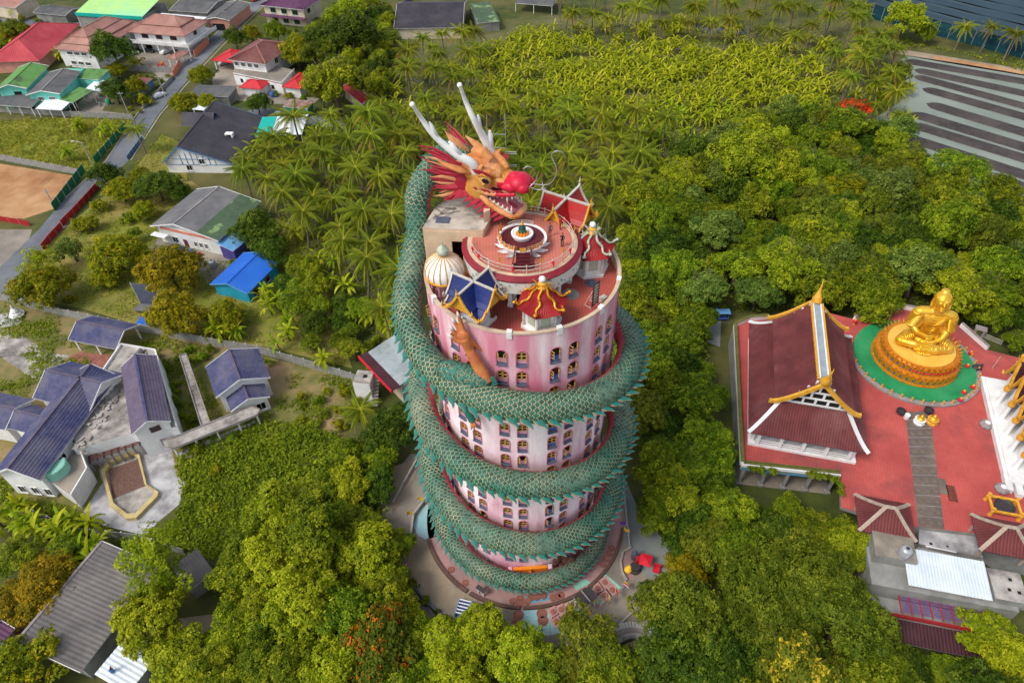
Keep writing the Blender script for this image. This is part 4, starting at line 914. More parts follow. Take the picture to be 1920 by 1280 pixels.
# hexagonal pavilions crowned with dragons
def hexa(label,c,yaw,dm,zb=ZD):
    t=thing('dragon_pavilion',label,'pavilion',(c[0],c[1],zb),yaw)
    H6=lambda r,z,o=0:[(r*math.cos(R(60*k+o)),r*math.sin(R(60*k+o)),z) for k in range(6)]
    b=MB(); b.prism([(p[0],p[1]) for p in H6(2.25,0)],0,.35); b.prism([(p[0],p[1]) for p in H6(1.75,0)],.35,2.9); b.build('base',MATS['white_paint'],t)
    for k in range(6):
        a=R(60*k+30); b=MB(); b.box((1.54,0,1.6),(.08,1.0,1.5)); b.build('niche',MATS['silver_green'],t,rz=a)
        b=MB(); b.lathe([(.16,.35),(.13,.6),(.13,2.7),(.2,2.9)],8); b.build('column',MATS['trim_grey'],t,at=(1.95*math.cos(R(60*k)),1.95*math.sin(R(60*k)),0))
        # curved tiled roof sector with ribs
        b=MB(); prof=[(2.75,2.95),(2.2,3.15),(1.5,3.6),(.9,4.25),(.4,4.9)]; vs=[]; n=6
        a0,a1=R(60*k),R(60*k+60)
        for r_,z_ in prof:
            p,q=Vector((r_*math.cos(a0),r_*math.sin(a0),z_)),Vector((r_*math.cos(a1),r_*math.sin(a1),z_))
            for j in range(n+1):
                u=j/n; m=p.lerp(q,u); m.z-=.12*(r_/2.75)**2*4*u*(1-u)*.8; vs.append(m)
        b.add(vs,[(i*(n+1)+j,i*(n+1)+j+1,(i+1)*(n+1)+j+1,(i+1)*(n+1)+j) for i in range(len(prof)-1) for j in range(n)])
        for j in range(n*2+1):
            u=j/(n*2); pts=[]
            for r_,z_ in prof:
                p,q=Vector((r_*math.cos(a0),r_*math.sin(a0),z_)),Vector((r_*math.cos(a1),r_*math.sin(a1),z_)); m=p.lerp(q,u); m.z-=.12*(r_/2.75)**2*4*u*(1-u)*.8; pts.append(m+Vector((0,0,.04)))
            if j%2==0 or True: b.tube(pts,[.075,.07,.06,.045,.03],5)
        b.build('roof_sector',MATS['tile_red'],t)
        # dragon slithering down the hip
        b=MB(); hp=[(.3,5.35,0),(.55,5.0,.1),(1.0,4.4,-.12),(1.5,3.85,.16),(2.0,3.45,-.14),(2.45,3.25,.08),(2.7,3.55,0),(2.85,3.5,0)]
        b.tube(catmull([(r_*math.cos(a0)-o*math.sin(a0),r_*math.sin(a0)+o*math.cos(a0),z_) for r_,z_,o in hp],3),[.11,.12,.12,.13,.14,.14,.15,.15,.15,.14,.14,.13,.13,.12,.12,.12,.13,.14,.15,.14,.1,.05],7)
        e=Vector((2.95*math.cos(a0),2.95*math.sin(a0),3.65)); b.ell(e,(.2,.2,.17)); flame(b,e,(-math.cos(a0)*.5,-math.sin(a0)*.5,.8),(-math.sin(a0),math.cos(a0),0),.6,.12); flame(b,Vector((1.3*math.cos(a0),1.3*math.sin(a0),4.1)),(math.cos(a0)*.3,math.sin(a0)*.3,.9),(-math.sin(a0),math.cos(a0),0),.5,.14)
        b.build('roof_dragon',dm,t,smooth=True)
    b=MB(); b.lathe([(.5,4.8),(.62,5.1),(.4,5.3),(.45,5.5),(.2,5.65)],14); b.build('finial_base',MATS['gold_paint'],t)
    b=MB(); b.ell((0,0,5.95),(.36,.36,.36)); b.build('pearl',MATS['white_paint'],t,smooth=True)
    for k in range(6):
        a=R(60*k+30); b=MB(); flame(b,(.45*math.cos(a),.45*math.sin(a),5.2),(math.cos(a)*.8,math.sin(a)*.8,.7),(0,0,1),.8,.16); b.build('flame_ornament',dm,t)
    return t
hexa('red tiled hexagonal pavilion with golden dragons on its roof',(3.15,53.0),R(14),MATS['gold'])
hexa('red tiled hexagonal pavilion with pale silver dragons on its roof',(9.1,62.2),R(8),MATS['silver_green'])
# sign board with rows of lettering-like strokes, stone seat, round drain
sg=thing('sign_board','tall dark framed notice board leaning at the parapet of the tower roof','sign',(9.0,55.4,ZD),R(48))
b=MB(); b.box((0,0,1.9),(1.0,.08,2.8)); b.build('board',MATS['iron_dark'],sg)
b=MB(); 
for x in (-.52,.52): b.beam((x,0,.2),(x,0,3.4),.09)
for z in (.45,3.35): b.beam((-.52,0,z),(.52,0,z),.09)
b.build('frame',MATS['iron_dark'],sg)
b=MB()
for k in range(7):
    z=3.05-k*.38; b.box((-.2,-.05,z),(.36,.02,.2)); b.box((.22,-.05,z-.05),(.28,.02,.14)); b.beam((-.05,-.05,z-.12),(.1,-.05,z+.14),.06,.02,up=(0,1,0))
b.build('lettering',MATS['trim_grey'],sg)
b=MB(); b.beam((-.5,0,.1),(-.5,1.0,.1),.06); b.beam((.5,0,.1),(.5,1.0,.1),.06); b.beam((-.5,1.0,.1),(-.5,.05,2.6),.05); b.beam((.5,1.0,.1),(.5,.05,2.6),.05); b.build('stand',MATS['iron_white'],sg)
bx=MB(); bx.box((0,0,.3),(.7,.5,.6)); bx.box((0,0,.63),(.78,.58,.06)); tag(bx.build('electric_box',MATS['trim_grey'],at=(10.0,56.3,ZD),rz=R(40)),'pale grey box beside the notice board on the tower roof','box')
dn=MB(); dn.lathe([(.65,.0),(.65,.1),(.5,.14),(0,.14)],20); dn.lathe([(.35,.14),(.3,.3),(0,.32)],16); tag(dn.build('stone_urn',MATS['sill_slate'],at=(9.05,59.4,ZD)),'dark round stone urn in front of the silver dragon pavilion','urn')
dr=MB(); dr.lathe([(.95,.004),(.95,.03),(0,.03)],28); tag(dr.build('round_drain_cover',MATS['wall_grey'],at=(6.6,57.6,ZD)),'grey round cover set in the red tower roof','cover')
# antenna frame behind the horns
an=thing('antenna_mast','tall thin antenna mast with cross rungs rising behind the white horns','antenna',(-.2,69.8,ZD))
for x,z1 in ((-2.0,15.2),(0,15.3)):
    b=MB(); b.tube([(x,0,0),(x,0,z1)],.05,6); b.build('pole',MATS['wire_metal'],an)
for z in (13.0,11.4,10.4,9.7,9.1,8.6):
    b=MB(); b.tube([(-2.0,0,z),(0,0,z-.15)],.04,5); b.build('rung',MATS['wire_metal'],an)
for z in (10.8,10.6,9.2,9.0):
    b=MB(); b.tube([(-.1,0,z),(1.2,-.2,z)],.035,5); b.build('rung',MATS['wire_metal'],an)
b=MB(); b.box((-1.75,0,13.3),(.2,.2,.35)); b.build('red_box',MATS['ribbon_red'],an)
# ---------------------------------------------------------------- people (small, on the upper deck)
M('cloth_dark',(40,40,48),rough=.8); M('cloth_grey',(74,76,84),rough=.8); M('cloth_shorts',(36,44,62),rough=.8); M('hair_black',(20,18,18),rough=.6); M('cloth_red',(160,40,46),rough=.8)
def person(label,p,rz,shirt,pants,h=1.72,bend=0.0):
    t=thing('person',label,'person',p,rz)
    k=h/1.72; b=MB()
    for s_ in (-1,1):
        b.tube([(.1*s_,0,.04),(.11*s_,0,.45),(.12*s_,0,.9)],[.055,.062,.088],8); b.ell((.1*s_,-.07,.04),(.05,.13,.045))
        b.tube([(.2*s_,0,1.4),(.27*s_,.02,1.12),(.25*s_,-.12,.88)],[.06,.048,.038],8); b.ell((.245*s_,-.15,.84),(.045,.04,.085))
    b.tube([(0,0,.86),(0,0,1.1),(0,0,1.36),(0,0,1.45)],[.17,.155,.2,.1],12,flat=.66); b.tube([(0,0,1.4),(0,0,1.56)],[.06,.055],8); b.ell((0,-.01,1.63),(.083,.1,.115)); b.ell((0,-.11,1.61),(.018,.025,.025))
    me=fuse(b,.03,3,.5,'body'); 
    def cm(c,n):
        if c.z>1.48: return 0
        if c.z>.9: return 1 if abs(c.x)<.24 or c.z>1.15 else 0
        return 2 if (c.z>.42 and abs(c.x)<.2) or (c.z>.05 and pants=='cloth_dark' and abs(c.x)<.2) else 0
    fmats(me,[MATS['skin'],MATS[shirt],MATS[pants]],cm); o=link('body',me,t,scale=k)
    b=MB(); b.ell((0,.02,1.68),(.09,.1,.09)); b.build('hair',MATS['hair_black'],t)
    return t
for lab,px,py,rz,a,c in (('person in grey shirt and dark shorts standing on the upper deck',1031,443,R(20),'cloth_grey','cloth_shorts'),('person in dark clothes by the railing of the upper deck',1054,462,R(-40),'cloth_dark','cloth_dark'),('person in red shirt near the deck gate',1050,430,R(90),'cloth_red','cloth_dark')):
    q=G(px,py,ZD+UZ); person(lab,q,rz,a,c)
# ================================================================ ROOF AND HOUSE BUILDERS
def roof_face(b,E0,E1,run,rise,d0=0.0,d1=0.0,kind='corr',pitch=.5,amp=.06,p=1.0,nprof=None,thick=.12,mi=0,out=None,edge=1):
    """one roof slope: eave from E0 to E1, climbing 'run' sideways (to the left of E0->E1) and 'rise' up; d0/d1 hip offsets"""
    E0=Vector(E0);E1=Vector(E1); t=E1-E0; L=t.length; t=t/L; up=Vector((-t.y,t.x,0)); slope=(up*run+Vector((0,0,rise))); n=t.cross(slope).normalized()
    if n.z<0: n=-n
    S=slope.length
    if kind=='corr': nx=max(2,int(L/pitch)*2)
    elif kind=='rib': nx=max(2,int(L/pitch)*4)
    else: nx=max(2,int(L/(1.0 if (d0 or d1) else 3.0)))
    if kind=='tile':
        k=max(2,int(S/pitch)); us=[]
        for i in range(k): us+= [(i/k,amp),((i+1)/k-1e-4,0.0)]
    else:
        k=nprof or (1 if p==1 else 6); us=[(i/k,0) for i in range(k+1)]
    xs=[i/nx for i in range(nx+1)]
    if kind!='corr' and kind!='rib' and (d0 or d1):
        xs=sorted(set([round(x,4) for x in xs]+[round(d0/L,4),round(1-d1/L,4)]))
    vs=[];m=len(us)
    for i,x in enumerate(xs):
        um=1.0
        if d0>0: um=min(um,x*L/d0)
        if d1>0: um=min(um,(1-x)*L/d1)
        off=0
        if kind=='corr': off=amp if i%2 else 0
        if kind=='rib': off=amp if i%4==1 or i%4==2 else 0
        for u,o in us:
            u=u*um; q=E0+t*(x*L)+up*(run*u)+Vector((0,0,rise*(u**p if u>0 else 0)))+n*(off+o); vs.append(q)
    base=len(b.v)
    fs=[(i*m+j,(i+1)*m+j,(i+1)*m+j+1,i*m+j+1) for i in range(len(xs)-1) for j in range(m-1)]
    b.add(vs,fs,mi)
    # underside and edge thickness
    under=[v-Vector((0,0,thick)) for v in (E0,E1,E1-t*d1+slope,E0+t*d0+slope)]
    if p==1:
        top=[E0,E1,E1-t*d1+slope,E0+t*d0+slope]
        b.add(top+under,[(7,6,5,4),(0,4,5,1),(1,5,6,2),(3,7,4,0)],edge)
    else:
        kk=len(us); l=[v for v in vs[:m]]; r=[v for v in vs[-m:]]; o=Vector((0,0,-thick))
        b.add([l[0],r[0],l[0]+o,r[0]+o],[(0,2,3,1)],edge)
        if d0==0: b.add(l+[q+o for q in l],[(i,i+1,m+i+1,m+i) for i in range(m-1)],edge)
        if d1==0: b.add(r+[q+o for q in r],[(i+1,i,m+i,m+i+1) for i in range(m-1)],edge)
class HF:
    """plan frame from three roof-eave corners seen in the survey picture: A near-left, B near-right, C far-left"""
    def __init__(s,A,B,C,ze,z0=0.0,fix=None):
        a,b,c=G(*A,ze),G(*B,ze),G(*C,ze)
        u=(b-a); s.L=u.length; u.normalize(); v=Vector((-u.y,u.x,0)); s.W=abs((c-a).dot(v))
        s.u,s.v=u,v; s.c=a+u*s.L/2+v*s.W/2; s.c.z=z0; s.ang=math.atan2(u.y,u.x); s.ze=ze-z0
        keep(s.c,s.ang,s.L/2,s.W/2)
    def loc(s,px,py,z):   # survey pixel at absolute height -> local coordinates
        d=G(px,py,z)-s.c; return (d.dot(s.u),d.dot(s.v),z-s.c.z)
MWIN={}
def window(t,side,off,z,w,h,hx,hy,frame='white_paint',cols=2,rows=1,pane='window_glass',proud=0.0,sill=True):
    """framed window on a wall of a house whose walls stand at +-hx, +-hy"""
    key=(round(w,2),round(h,2),frame,cols,rows,pane)
    if key not in MWIN:
        b=MB(); b.box((0,-.03,0),(w,.06,h)); a=b.build('w',MATS[pane]); 
        b=MB(); f=.1
        for s_ in (-1,1): b.box((s_*(w/2),-.07,0),(f,.1,h+f)); b.box((0,-.07,s_*h/2),(w-f,.1,f))
        for i in range(1,cols): b.box((-w/2+w*i/cols,-.065,0),(.07,.07,h-f))
        for i in range(1,rows): b.box((0,-.064,-h/2+h*i/rows),(w-f,.06,.06))
        c=b.build('f',MATS[frame]); b=MB(); b.box((0,-.14,-h/2-.1),(w+.3,.24,.1)); d=b.build('s',MATS['white_paint'])
        MWIN[key]=(a.data,c.data,d.data)
        for o in (a,c,d): bpy.data.objects.remove(o)
    a,c,d=MWIN[key]
    x,y,r={'S':(off,-hy-proud,0),'N':(off,hy+proud,math.pi),'E':(hx+proud,off,math.pi/2),'W':(-hx-proud,off,-math.pi/2)}[side]
    wo=link('window',a,t,(x,y,z),r); link('frame',c,wo)
    if sill: link('sill',d,wo)
    return wo
def door(t,side,off,w,h,hx,hy,mat='brown_wood',z0=.0):
    x,y,r={'S':(off,-hy,0),'N':(off,hy,math.pi),'E':(hx,off,math.pi/2),'W':(-hx,off,-math.pi/2)}[side]
    b=MB(); b.box((0,-.04,z0+h/2),(w,.08,h)); b.box((0,-.1,z0+h/2),(w*.1,.05,h*.9)); o=b.build('door',MATS[mat],t,at=(x,y,0),rz=r)
    b=MB(); b.ell((w*.35,-.12,z0+h*.45),(.06,.05,.06)); b.build('handle',MATS['wire_metal'],o)
def gable(name,label,cat,f,rise,ridge='x',roof=('roof_grey','corr'),wall='white_paint',over=.7,wins=(),doors=(),trim='white_paint',cap=None,pitch=None,amp=None,open_=False,asym=0.0,group=None,walls=True,posts=None,edge=None):
    t=thing(name,label,cat,f.c,f.ang,group); X,Y,z=f.L/2,f.W/2,f.ze; hx,hy=X-over,Y-over; rm,kind=roof
    kw=dict(kind=kind,pitch=pitch or (.5 if kind=='corr' else .5),amp=amp or (.07 if kind=='corr' else .07))
    r=MATS[rm]; e=MATS[edge or trim]
    if ridge=='x':
        ry=asym*Y
        b=MB(); roof_face(b,(-X,-Y,z),(X,-Y,z),Y+ry,rise,**kw); b.build('roof_slope',[r,e],t)
        b=MB(); roof_face(b,(X,Y,z),(-X,Y,z),Y-ry,rise,**kw); b.build('roof_slope',[r,e],t)
        b=MB(); b.beam((-X,ry,z+rise+.06),(X,ry,z+rise+.06),.4,.16); b.build('ridge_cap',MATS[cap or rm],t)
        pts=[(ry,z+rise*(1-.0)-.15)]
        gl=lambda x:[(x,-hy,z-.05+over*rise/(Y+ry)*.0),(x,hy,z-.05),(x,ry,z+rise-.2)]
    else:
        rx=asym*X
        b=MB(); roof_face(b,(X,-Y,z),(X,Y,z),X-rx,rise,**kw); b.build('roof_slope',[r,e],t)
        b=MB(); roof_face(b,(-X,Y,z),(-X,-Y,z),X+rx,rise,**kw); b.build('roof_slope',[r,e],t)
        b=MB(); b.beam((rx,-Y,z+rise+.06),(rx,Y,z+rise+.06),.4,.16); b.build('ridge_cap',MATS[cap or rm],t)
    if walls and not open_:
        b=MB(); wl=MATS[wall]
        if ridge=='x':
            zo=over*rise/Y
            for x in (-hx,hx): b.add([(x,-hy,0),(x,hy,0),(x,hy,z+zo-.14),(x,ry,z+rise-.16),(x,-hy,z+zo-.14)],[(0,1,2,3,4) if x>0 else (4,3,2,1,0)])
            for y in (-hy,hy): b.add([(-hx,y,0),(hx,y,0),(hx,y,z+zo-.14),(-hx,y,z+zo-.14)],[(0,1,2,3) if y<0 else (3,2,1,0)])
        else:
            zo=over*rise/X
            for y in (-hy,hy): b.add([(-hx,y,0),(hx,y,0),(hx,y,z+zo-.14),(rx,y,z+rise-.16),(-hx,y,z+zo-.14)],[(0,1,2,3,4) if y<0 else (4,3,2,1,0)])
            for x in (-hx,hx): b.add([(x,-hy,0),(x,hy,0),(x,hy,z+zo-.14),(x,-hy,z+zo-.14)],[(0,1,2,3) if x>0 else (3,2,1,0)])
        b.build('wall',wl,t)
    if open_ or posts:
        n=posts or 4
        for i in range(n):
            for y in (-hy,hy):
                b=MB(); b.box((0,0,z/2),(.28,.28,z)); b.build('post',MATS[trim],t,at=(-hx+2*hx*i/(n-1),y,0))
    # fascia on the gable ends
    for sgn in (-1,1):
        b=MB()
        if ridge=='x': q=[(sgn*(X+.03),-Y,z-.02),(sgn*(X+.03),asym*Y,z+rise-.02),(sgn*(X+.03),Y,z-.02)]
        else: q=[(-X,sgn*(Y+.03),z-.02),(asym*X,sgn*(Y+.03),z+rise-.02),(X,sgn*(Y+.03),z-.02)]
        b.beam(q[0],q[1],.08,.3); b.beam(q[1],q[2],.08,.3); b.build('fascia',e,t)
    for wv in wins: window(t,wv[0],wv[1],wv[2],wv[3],wv[4],hx,hy,*wv[5:])
    for dv in doors: door(t,dv[0],dv[1],dv[2],dv[3],hx,hy,*dv[4:])
    return t
def hip(name,label,cat,f,rise,roof=('roof_brown','tile'),wall='white_paint',over=.9,wins=(),doors=(),trim='white_paint',cap=None,pitch=.5,amp=.06,open_=False,posts=0,tiers=1,group=None,d=None,p=1.0,capw=.3,z0=0.0,t=None,edge=None):
    own=t is None
    if own: t=thing(name,label,cat,f.c,f.ang,group)
    X,Y,z=f.L/2,f.W/2,f.ze; hx,hy=X-over,Y-over; rm,kind=roof; r=MATS[rm]; e=MATS[edge or trim]
    m=min(X,Y); dd=d or m
    for k in range(tiers):
        # stepped hip roof: each tier rises above the one below
        s0=k/tiers; s1=(k+1)/tiers; last=k==tiers-1
        x0,y0=X-m*s0*.92+(0 if k==0 else .35),Y-m*s0*.92+(0 if k==0 else .35); zz=z+rise*s0+.16*k
        run=m*(s1-s0) if not last else min(x0,y0); rr=rise/tiers if not last else rise/tiers*run/(m/tiers)
        if tiers==1: run=min(x0,y0); rr=rise
        h=run if tiers>1 else dd
        kw=dict(kind=kind,pitch=pitch,amp=amp,p=p)
        hx_=h if tiers==1 else run
        xl= hx_ if X>=Y else run; yl=run
        for (a,c,rn,da) in (((-x0,-y0),(x0,-y0),y0 if (last or tiers==1) and Y<=X else run,1),((x0,-y0),(x0,y0),x0 if (last or tiers==1) and X<Y else run,0),((x0,y0),(-x0,y0),y0 if (last or tiers==1) and Y<=X else run,1),((-x0,y0),(-x0,-y0),x0 if (last or tiers==1) and X<Y else run,0)):
            b=MB(); off=run; roof_face(b,(*a,zz),(*c,zz),run,rr,off,off,**kw); b.build('roof_slope',[r,e],t)
        if last:
            ztop=zz+rr; b=MB()
            for sx in (-1,1):
                for sy in (-1,1):
                    q=[]
                    for i in range(7):
                        u=i/6; q.append((sx*(x0-run*u),sy*(y0-run*u),zz+rr*u**p+.06))
                    for a_,c_ in zip(q[:-1],q[1:]): b.beam(a_,c_,capw,.16)
            if X>Y: b.beam((-(x0-run),0,ztop+.08),(x0-run,0,ztop+.08),capw,.18)
            elif Y>X: b.beam((0,-(y0-run),ztop+.08),(0,y0-run,ztop+.08),capw,.18)
            b.build('hip_ridge',MATS[cap or trim],t)
        else:
            b=MB()
            for sx in (-1,1):
                for sy in (-1,1): b.beam((sx*x0,sy*y0,zz+.06),(sx*(x0-run),sy*(y0-run),zz+rr+.06),capw,.14)
            b.build('hip_ridge',MATS[cap or trim],t)
    if own:
        if not open_:
            b=MB(); b.prism([(-hx,-hy),(hx,-hy),(hx,hy),(-hx,hy)],z0,z-.02); b.build('wall',MATS[wall],t)
        b=MB(); b.box((0,0,z-.12),(2*X-.1,2*Y-.1,.12)); b.build('soffit',e,t)
        for i in range(posts):
            for y in (-hy,hy):
                b=MB(); b.box((0,0,(z-.2)/2),(.3,.3,z-.2)); b.build('post',MATS[trim],t,at=(-hx+2*hx*i/(posts-1),y,0))
        for wv in wins: window(t,wv[0],wv[1],wv[2],wv[3],wv[4],hx,hy,*wv[5:])
        for dv in doors: door(t,dv[0],dv[1],dv[2],dv[3],hx,hy,*dv[4:])
    return t
def lean(name,label,cat,f,rise,roof=('roof_white','corr'),trim='white_paint',posts=3,high='N',group=None,walls=None,pitch=.5,amp=.05):
    """single-slope canopy; the high side is N (+y), S, E or W"""
    t=thing(name,label,cat,f.c,f.ang,group); X,Y,z=f.L/2,f.W/2,f.ze; rm,kind=roof
    E={'N':((-X,-Y,z),(X,-Y,z),2*Y),'S':((X,Y,z),(-X,Y,z),2*Y),'E':((-X,Y,z),(-X,-Y,z),2*X),'W':((X,-Y,z),(X,Y,z),2*X)}[high]
    b=MB(); roof_face(b,E[0],E[1],E[2],rise,kind=kind,pitch=pitch,amp=amp); b.build('roof_slope',[MATS[rm],MATS[trim]],t)
    if walls: b=MB(); b.prism([(-X+.3,-Y+.3),(X-.3,-Y+.3),(X-.3,Y-.3),(-X+.3,Y-.3)],0,z-.15); b.build('wall',MATS[walls],t)
    for i in range(posts):
        for y in (-Y+.3,Y-.3):
            b=MB(); b.box((0,0,z/2-.05),(.18,.18,z-.1)); b.build('post',MATS[trim],t,at=(-X+.3+(2*X-.6)*i/max(1,posts-1),y,0))
    return t
# ================================================================ TEMPLE COMPLEX
TZ=5.0; TA=R(-15.1); TU=Vector((math.cos(TA),math.sin(TA),0)); TV=Vector((-TU.y,TU.x,0))
def terr_mat():
    m=M('terrace_red',(194,90,82),(170,74,70),.16,.8,.1,c3=(128,70,70),scale3=.11,lo3=.5,hi3=.72,fine=.08)
    nt=m.node_tree; b=nt.nodes['Principled BSDF']; src=b.inputs['Base Color'].links[0].from_socket
    t=nt.nodes.new('ShaderNodeTexCoord'); mp=nt.nodes.new('ShaderNodeMapping'); mp.inputs['Rotation'].default_value=(0,0,-TA); nt.links.new(t.outputs['Object'],mp.inputs[0])
    br=nt.nodes.new('ShaderNodeTexBrick'); br.inputs['Scale'].default_value=1.0; br.inputs['Brick Width'].default_value=.5; br.inputs['Row Height'].default_value=.5; br.inputs['Mortar Size'].default_value=.035; br.offset=0
    br.inputs['Color1'].default_value=(1,1,1,1); br.inputs['Color2'].default_value=(.9,.9,.9,1); br.inputs['Mortar'].default_value=(.72,.72,.72,1); nt.links.new(mp.outputs[0],br.inputs[0])
    x=nt.nodes.new('ShaderNodeMix'); x.data_type='RGBA'; x.blend_type='MULTIPLY'; x.inputs[0].default_value=.8; nt.links.new(src,x.inputs[6]); nt.links.new(br.outputs[0],x.inputs[7]); nt.links.new(x.outputs[2],b.inputs['Base Color'])
terr_mat()
M('maroon_tile',(106,48,48),(84,34,36),.35,.65,.15,c3=(124,80,78),scale3=.12,lo3=.5,hi3=.75,fine=.14); M('maroon_dark',(72,38,44),(58,30,36),.5,.6,.1,fine=.1)
M('relief_grey',(112,100,92),(92,82,76),.6,.85,.3,c3=(136,122,108),scale3=.12,fine=.12); M('carpet_green',(34,140,84),(28,124,72),.3,.9,.1,c3=(60,150,96),scale3=.1,fine=.06)
M('stone_grey',(150,142,140),(124,116,116),.5,.85,.2,fine=.08); M('gold_bright',(228,174,42),(210,150,26),.5,.3,.08,metal=.55,c3=(238,196,84),scale3=.3,fine=.04); M('gold_disc',(236,192,88),(226,176,66),.3,.45,.05,metal=.15)
M('lotus_orange',(206,132,32),(184,104,22),1,.45,.15,metal=.25,fine=.1); M('niche_grey',(112,104,96),(90,84,78),2,.8,.2); M('gutter_grey',(150,164,172),(134,148,156),.8,.6,.1,fine=.05)
M('moss',(104,104,50),(84,88,40),1.5,.95,.5,fine=.2); M('wave_blue',(60,140,176),(206,206,200),.5,.7,.05,lo=.46,hi=.54)
tp=[(1375,612),(1402,598),(1560,588),(1600,598),(1645,578),(1690,576),(1760,590),(1815,618),(1850,655),(2100,720),(2350,1100),(1900,1040),(1835,1000),(1722,987),(1690,985),(1640,972),(1577,950),(1575,895),(1390,875)]
tw=[G(x,y,TZ) for x,y in tp]
def poly_struct(name,pts,z0,z1,mats):
    b=MB(); b.prism([(p[0],p[1]) for p in pts],z0,z1,0,1); o=b.build(name,mats); tag(o,kind='structure'); return o
poly_struct('terrace_floor',[(p.x,p.y) for p in tw],4.35,TZ,[MATS['wall_grey'],MATS['terrace_red']])
under=[(p.x,p.y) for p in tw]; nl=G(1390,875,TZ)+TV*3.6; nr=G(1575,895,TZ)+TV*3.6-TU*.0
under[-1]=(nl.x,nl.y); under[-2]=(nr.x,nr.y); under[-3]=(nr.x+TU.x*3,nr.y+TU.y*3)
poly_struct('terrace_wall',[(TC.x+(x-TC.x)*1,y) for x,y in under],0,4.349,[MATS['wall_grey'],MATS['wall_grey']])
for q in tw: pass
ctr=sum(tw,Vector())/len(tw); keep((62,78),TA,26,26); keep((84,75),TA,14,30)
# loggia columns under the front edge
lg=thing('loggia','dark open loggia of grey columns under the edge of the red terrace','loggia',G(1390,875,TZ)-Vector((0,0,TZ)),math.atan2(*(lambda d:(d.y,d.x))(G(1575,895,TZ)-G(1390,875,TZ))))
LL=(G(1575,895,TZ)-G(1390,875,TZ)).length
for k in range(5):
    b=MB(); b.box((0,0,2.17),(.45,.45,4.34)); b.box((0,0,.25),(.9,.9,.5)); b.build('column',MATS['wall_grey'],lg,at=(.6+k*(LL-1.2)/4,.4,0))
b=MB(); b.box((LL/2,1.9,.03),(LL,3.6,.06)); b.build('floor',MATS['concrete_paving'],lg)
for k in range(7):
    b=MB(); b.box((0,0,2.6),(.9,.06,1.0)); b.build('opening',MATS['dark_void'],lg,at=(1.4+k*2.0,3.55,0))
pw=thing('planter_wall','pale planter wall with blue wave bands along the terrace edge','planter',G(1390,875,TZ)-Vector((0,0,0)),lg.rotation_euler[2])
b=MB(); b.box((LL/2,.12,-.1),(LL,.22,1.4)); b.build('front_panel',MATS['white_paint'],pw)
b=MB()
n=40; vs=[]
for i in range(n+1):
    x=LL*i/n; vs+= [(x,-.012,-.78),(x,-.012,-.35+.22*math.sin(x*1.6))]
b.add(vs,[(2*i,2*i+2,2*i+3,2*i+1) for i in range(n)]); b.build('wave_band',MATS['mural_sky'],pw)
b=MB(); b.box((LL/2,1.0,.25),(LL,.2,.6)); b.box((LL/2,.55,.3),(LL,.7,.1)); b.build('planter_bed',MATS['moss'],pw)
# grey parapet round the back and left of the terrace
def parapet(name,label,pts,h=1.0,w=.5,mat='moss'):
    t=thing(name,label,'parapet',Vector((0,0,0)))
    b=MB(); c=MB()
    q=[G(*p,TZ) for p in pts]; o=q[0]; t.location=o
    for a,d in zip(q[:-1],q[1:]):
        a=a-o; d=d-o
        b.beam((a.x,a.y,h/2),(d.x,d.y,h/2),w,h); c.beam((a.x,a.y,h+.05),(d.x,d.y,h+.05),w*1.2,.1)
    b.build('wall',MATS['white_paint'],t); c.build('coping',MATS[mat],t); return t
parapet('terrace_parapet','mossy pale parapet along the forest side of the red terrace',[(1390,872),(1377,612),(1404,600),(1440,597)])
parapet('terrace_parapet','grey parapet with railings behind the green disc of the golden statue',[(1600,600),(1645,580),(1690,578),(1762,592)],1.0,.4,'stone_grey')
parapet('terrace_parapet','grey railing parapet beside the bridge block behind the golden statue',[(1800,612),(1850,656)],1.0,.4,'stone_grey')
for i,(x,y,a) in enumerate(((1652,586,20),(1830,632,-30))):
    t=thing('gate_block',('grey ribbed gate block at the back parapet near the hall','grey gate block with rails near the gilded gables')[i],'gate',G(x,y,TZ),R(a))
    for s_ in (-1,1): b=MB(); b.box((.7*s_,0,1.1),(.3,.9,2.2)); b.build('pillar',MATS['stone_grey'],t)
    b=MB(); b.box((0,0,2.3),(2.0,1.3,.2)); [b.box((-.8+.32*k,0,2.45),(.14,1.3,.12)) for k in range(6)]; b.build('canopy',MATS['stone_grey'],t)
    b=MB(); [b.beam((1.0,.1,z),(4.2,-.6,z),.05) for z in (.5,.9,1.3)]; b.build('rail',MATS['iron_white'],t)
# walkway of carved grey slabs
wk=[G(x,y,TZ) for x,y in ((1697,772),(1743,770),(1771,992),(1722,987))]
wo=patch('walkway_pavement',[(p.x,p.y) for p in wk],TZ+.006,MATS['relief_grey'],px=False)
pm_=None
for r in range(12):
    v=(r+.5)/12
    for c in range(3 if 2<=r else 2):
        u=(c+.5)/(3 if r>=2 else 2); p=wk[0].lerp(wk[3],v).lerp(wk[1].lerp(wk[2],v),u)
        if pm_ is None: b=MB(); b.lathe([(.52,0),(.52,.09),(.4,.11),(.38,.05),(0,.05)],18); o=b.build('carved_disc',MATS['relief_grey'],wo); pm_=o.data
        else: o=link('carved_disc',pm_,wo)
        o.location=(p.x,p.y,TZ+.008); s=.8 if r>8 else 1; o.scale=(s,s,1)
for r in range(1,12):
    v=r/12; p,q=wk[0].lerp(wk[3],v),wk[1].lerp(wk[2],v); b=MB(); b.beam((p.x,p.y,TZ+.03),(q.x,q.y,TZ+.03),.1,.06); b.build('carved_band',MATS['stone_grey'],wo)
b=MB(); p=G(1743,868,TZ)
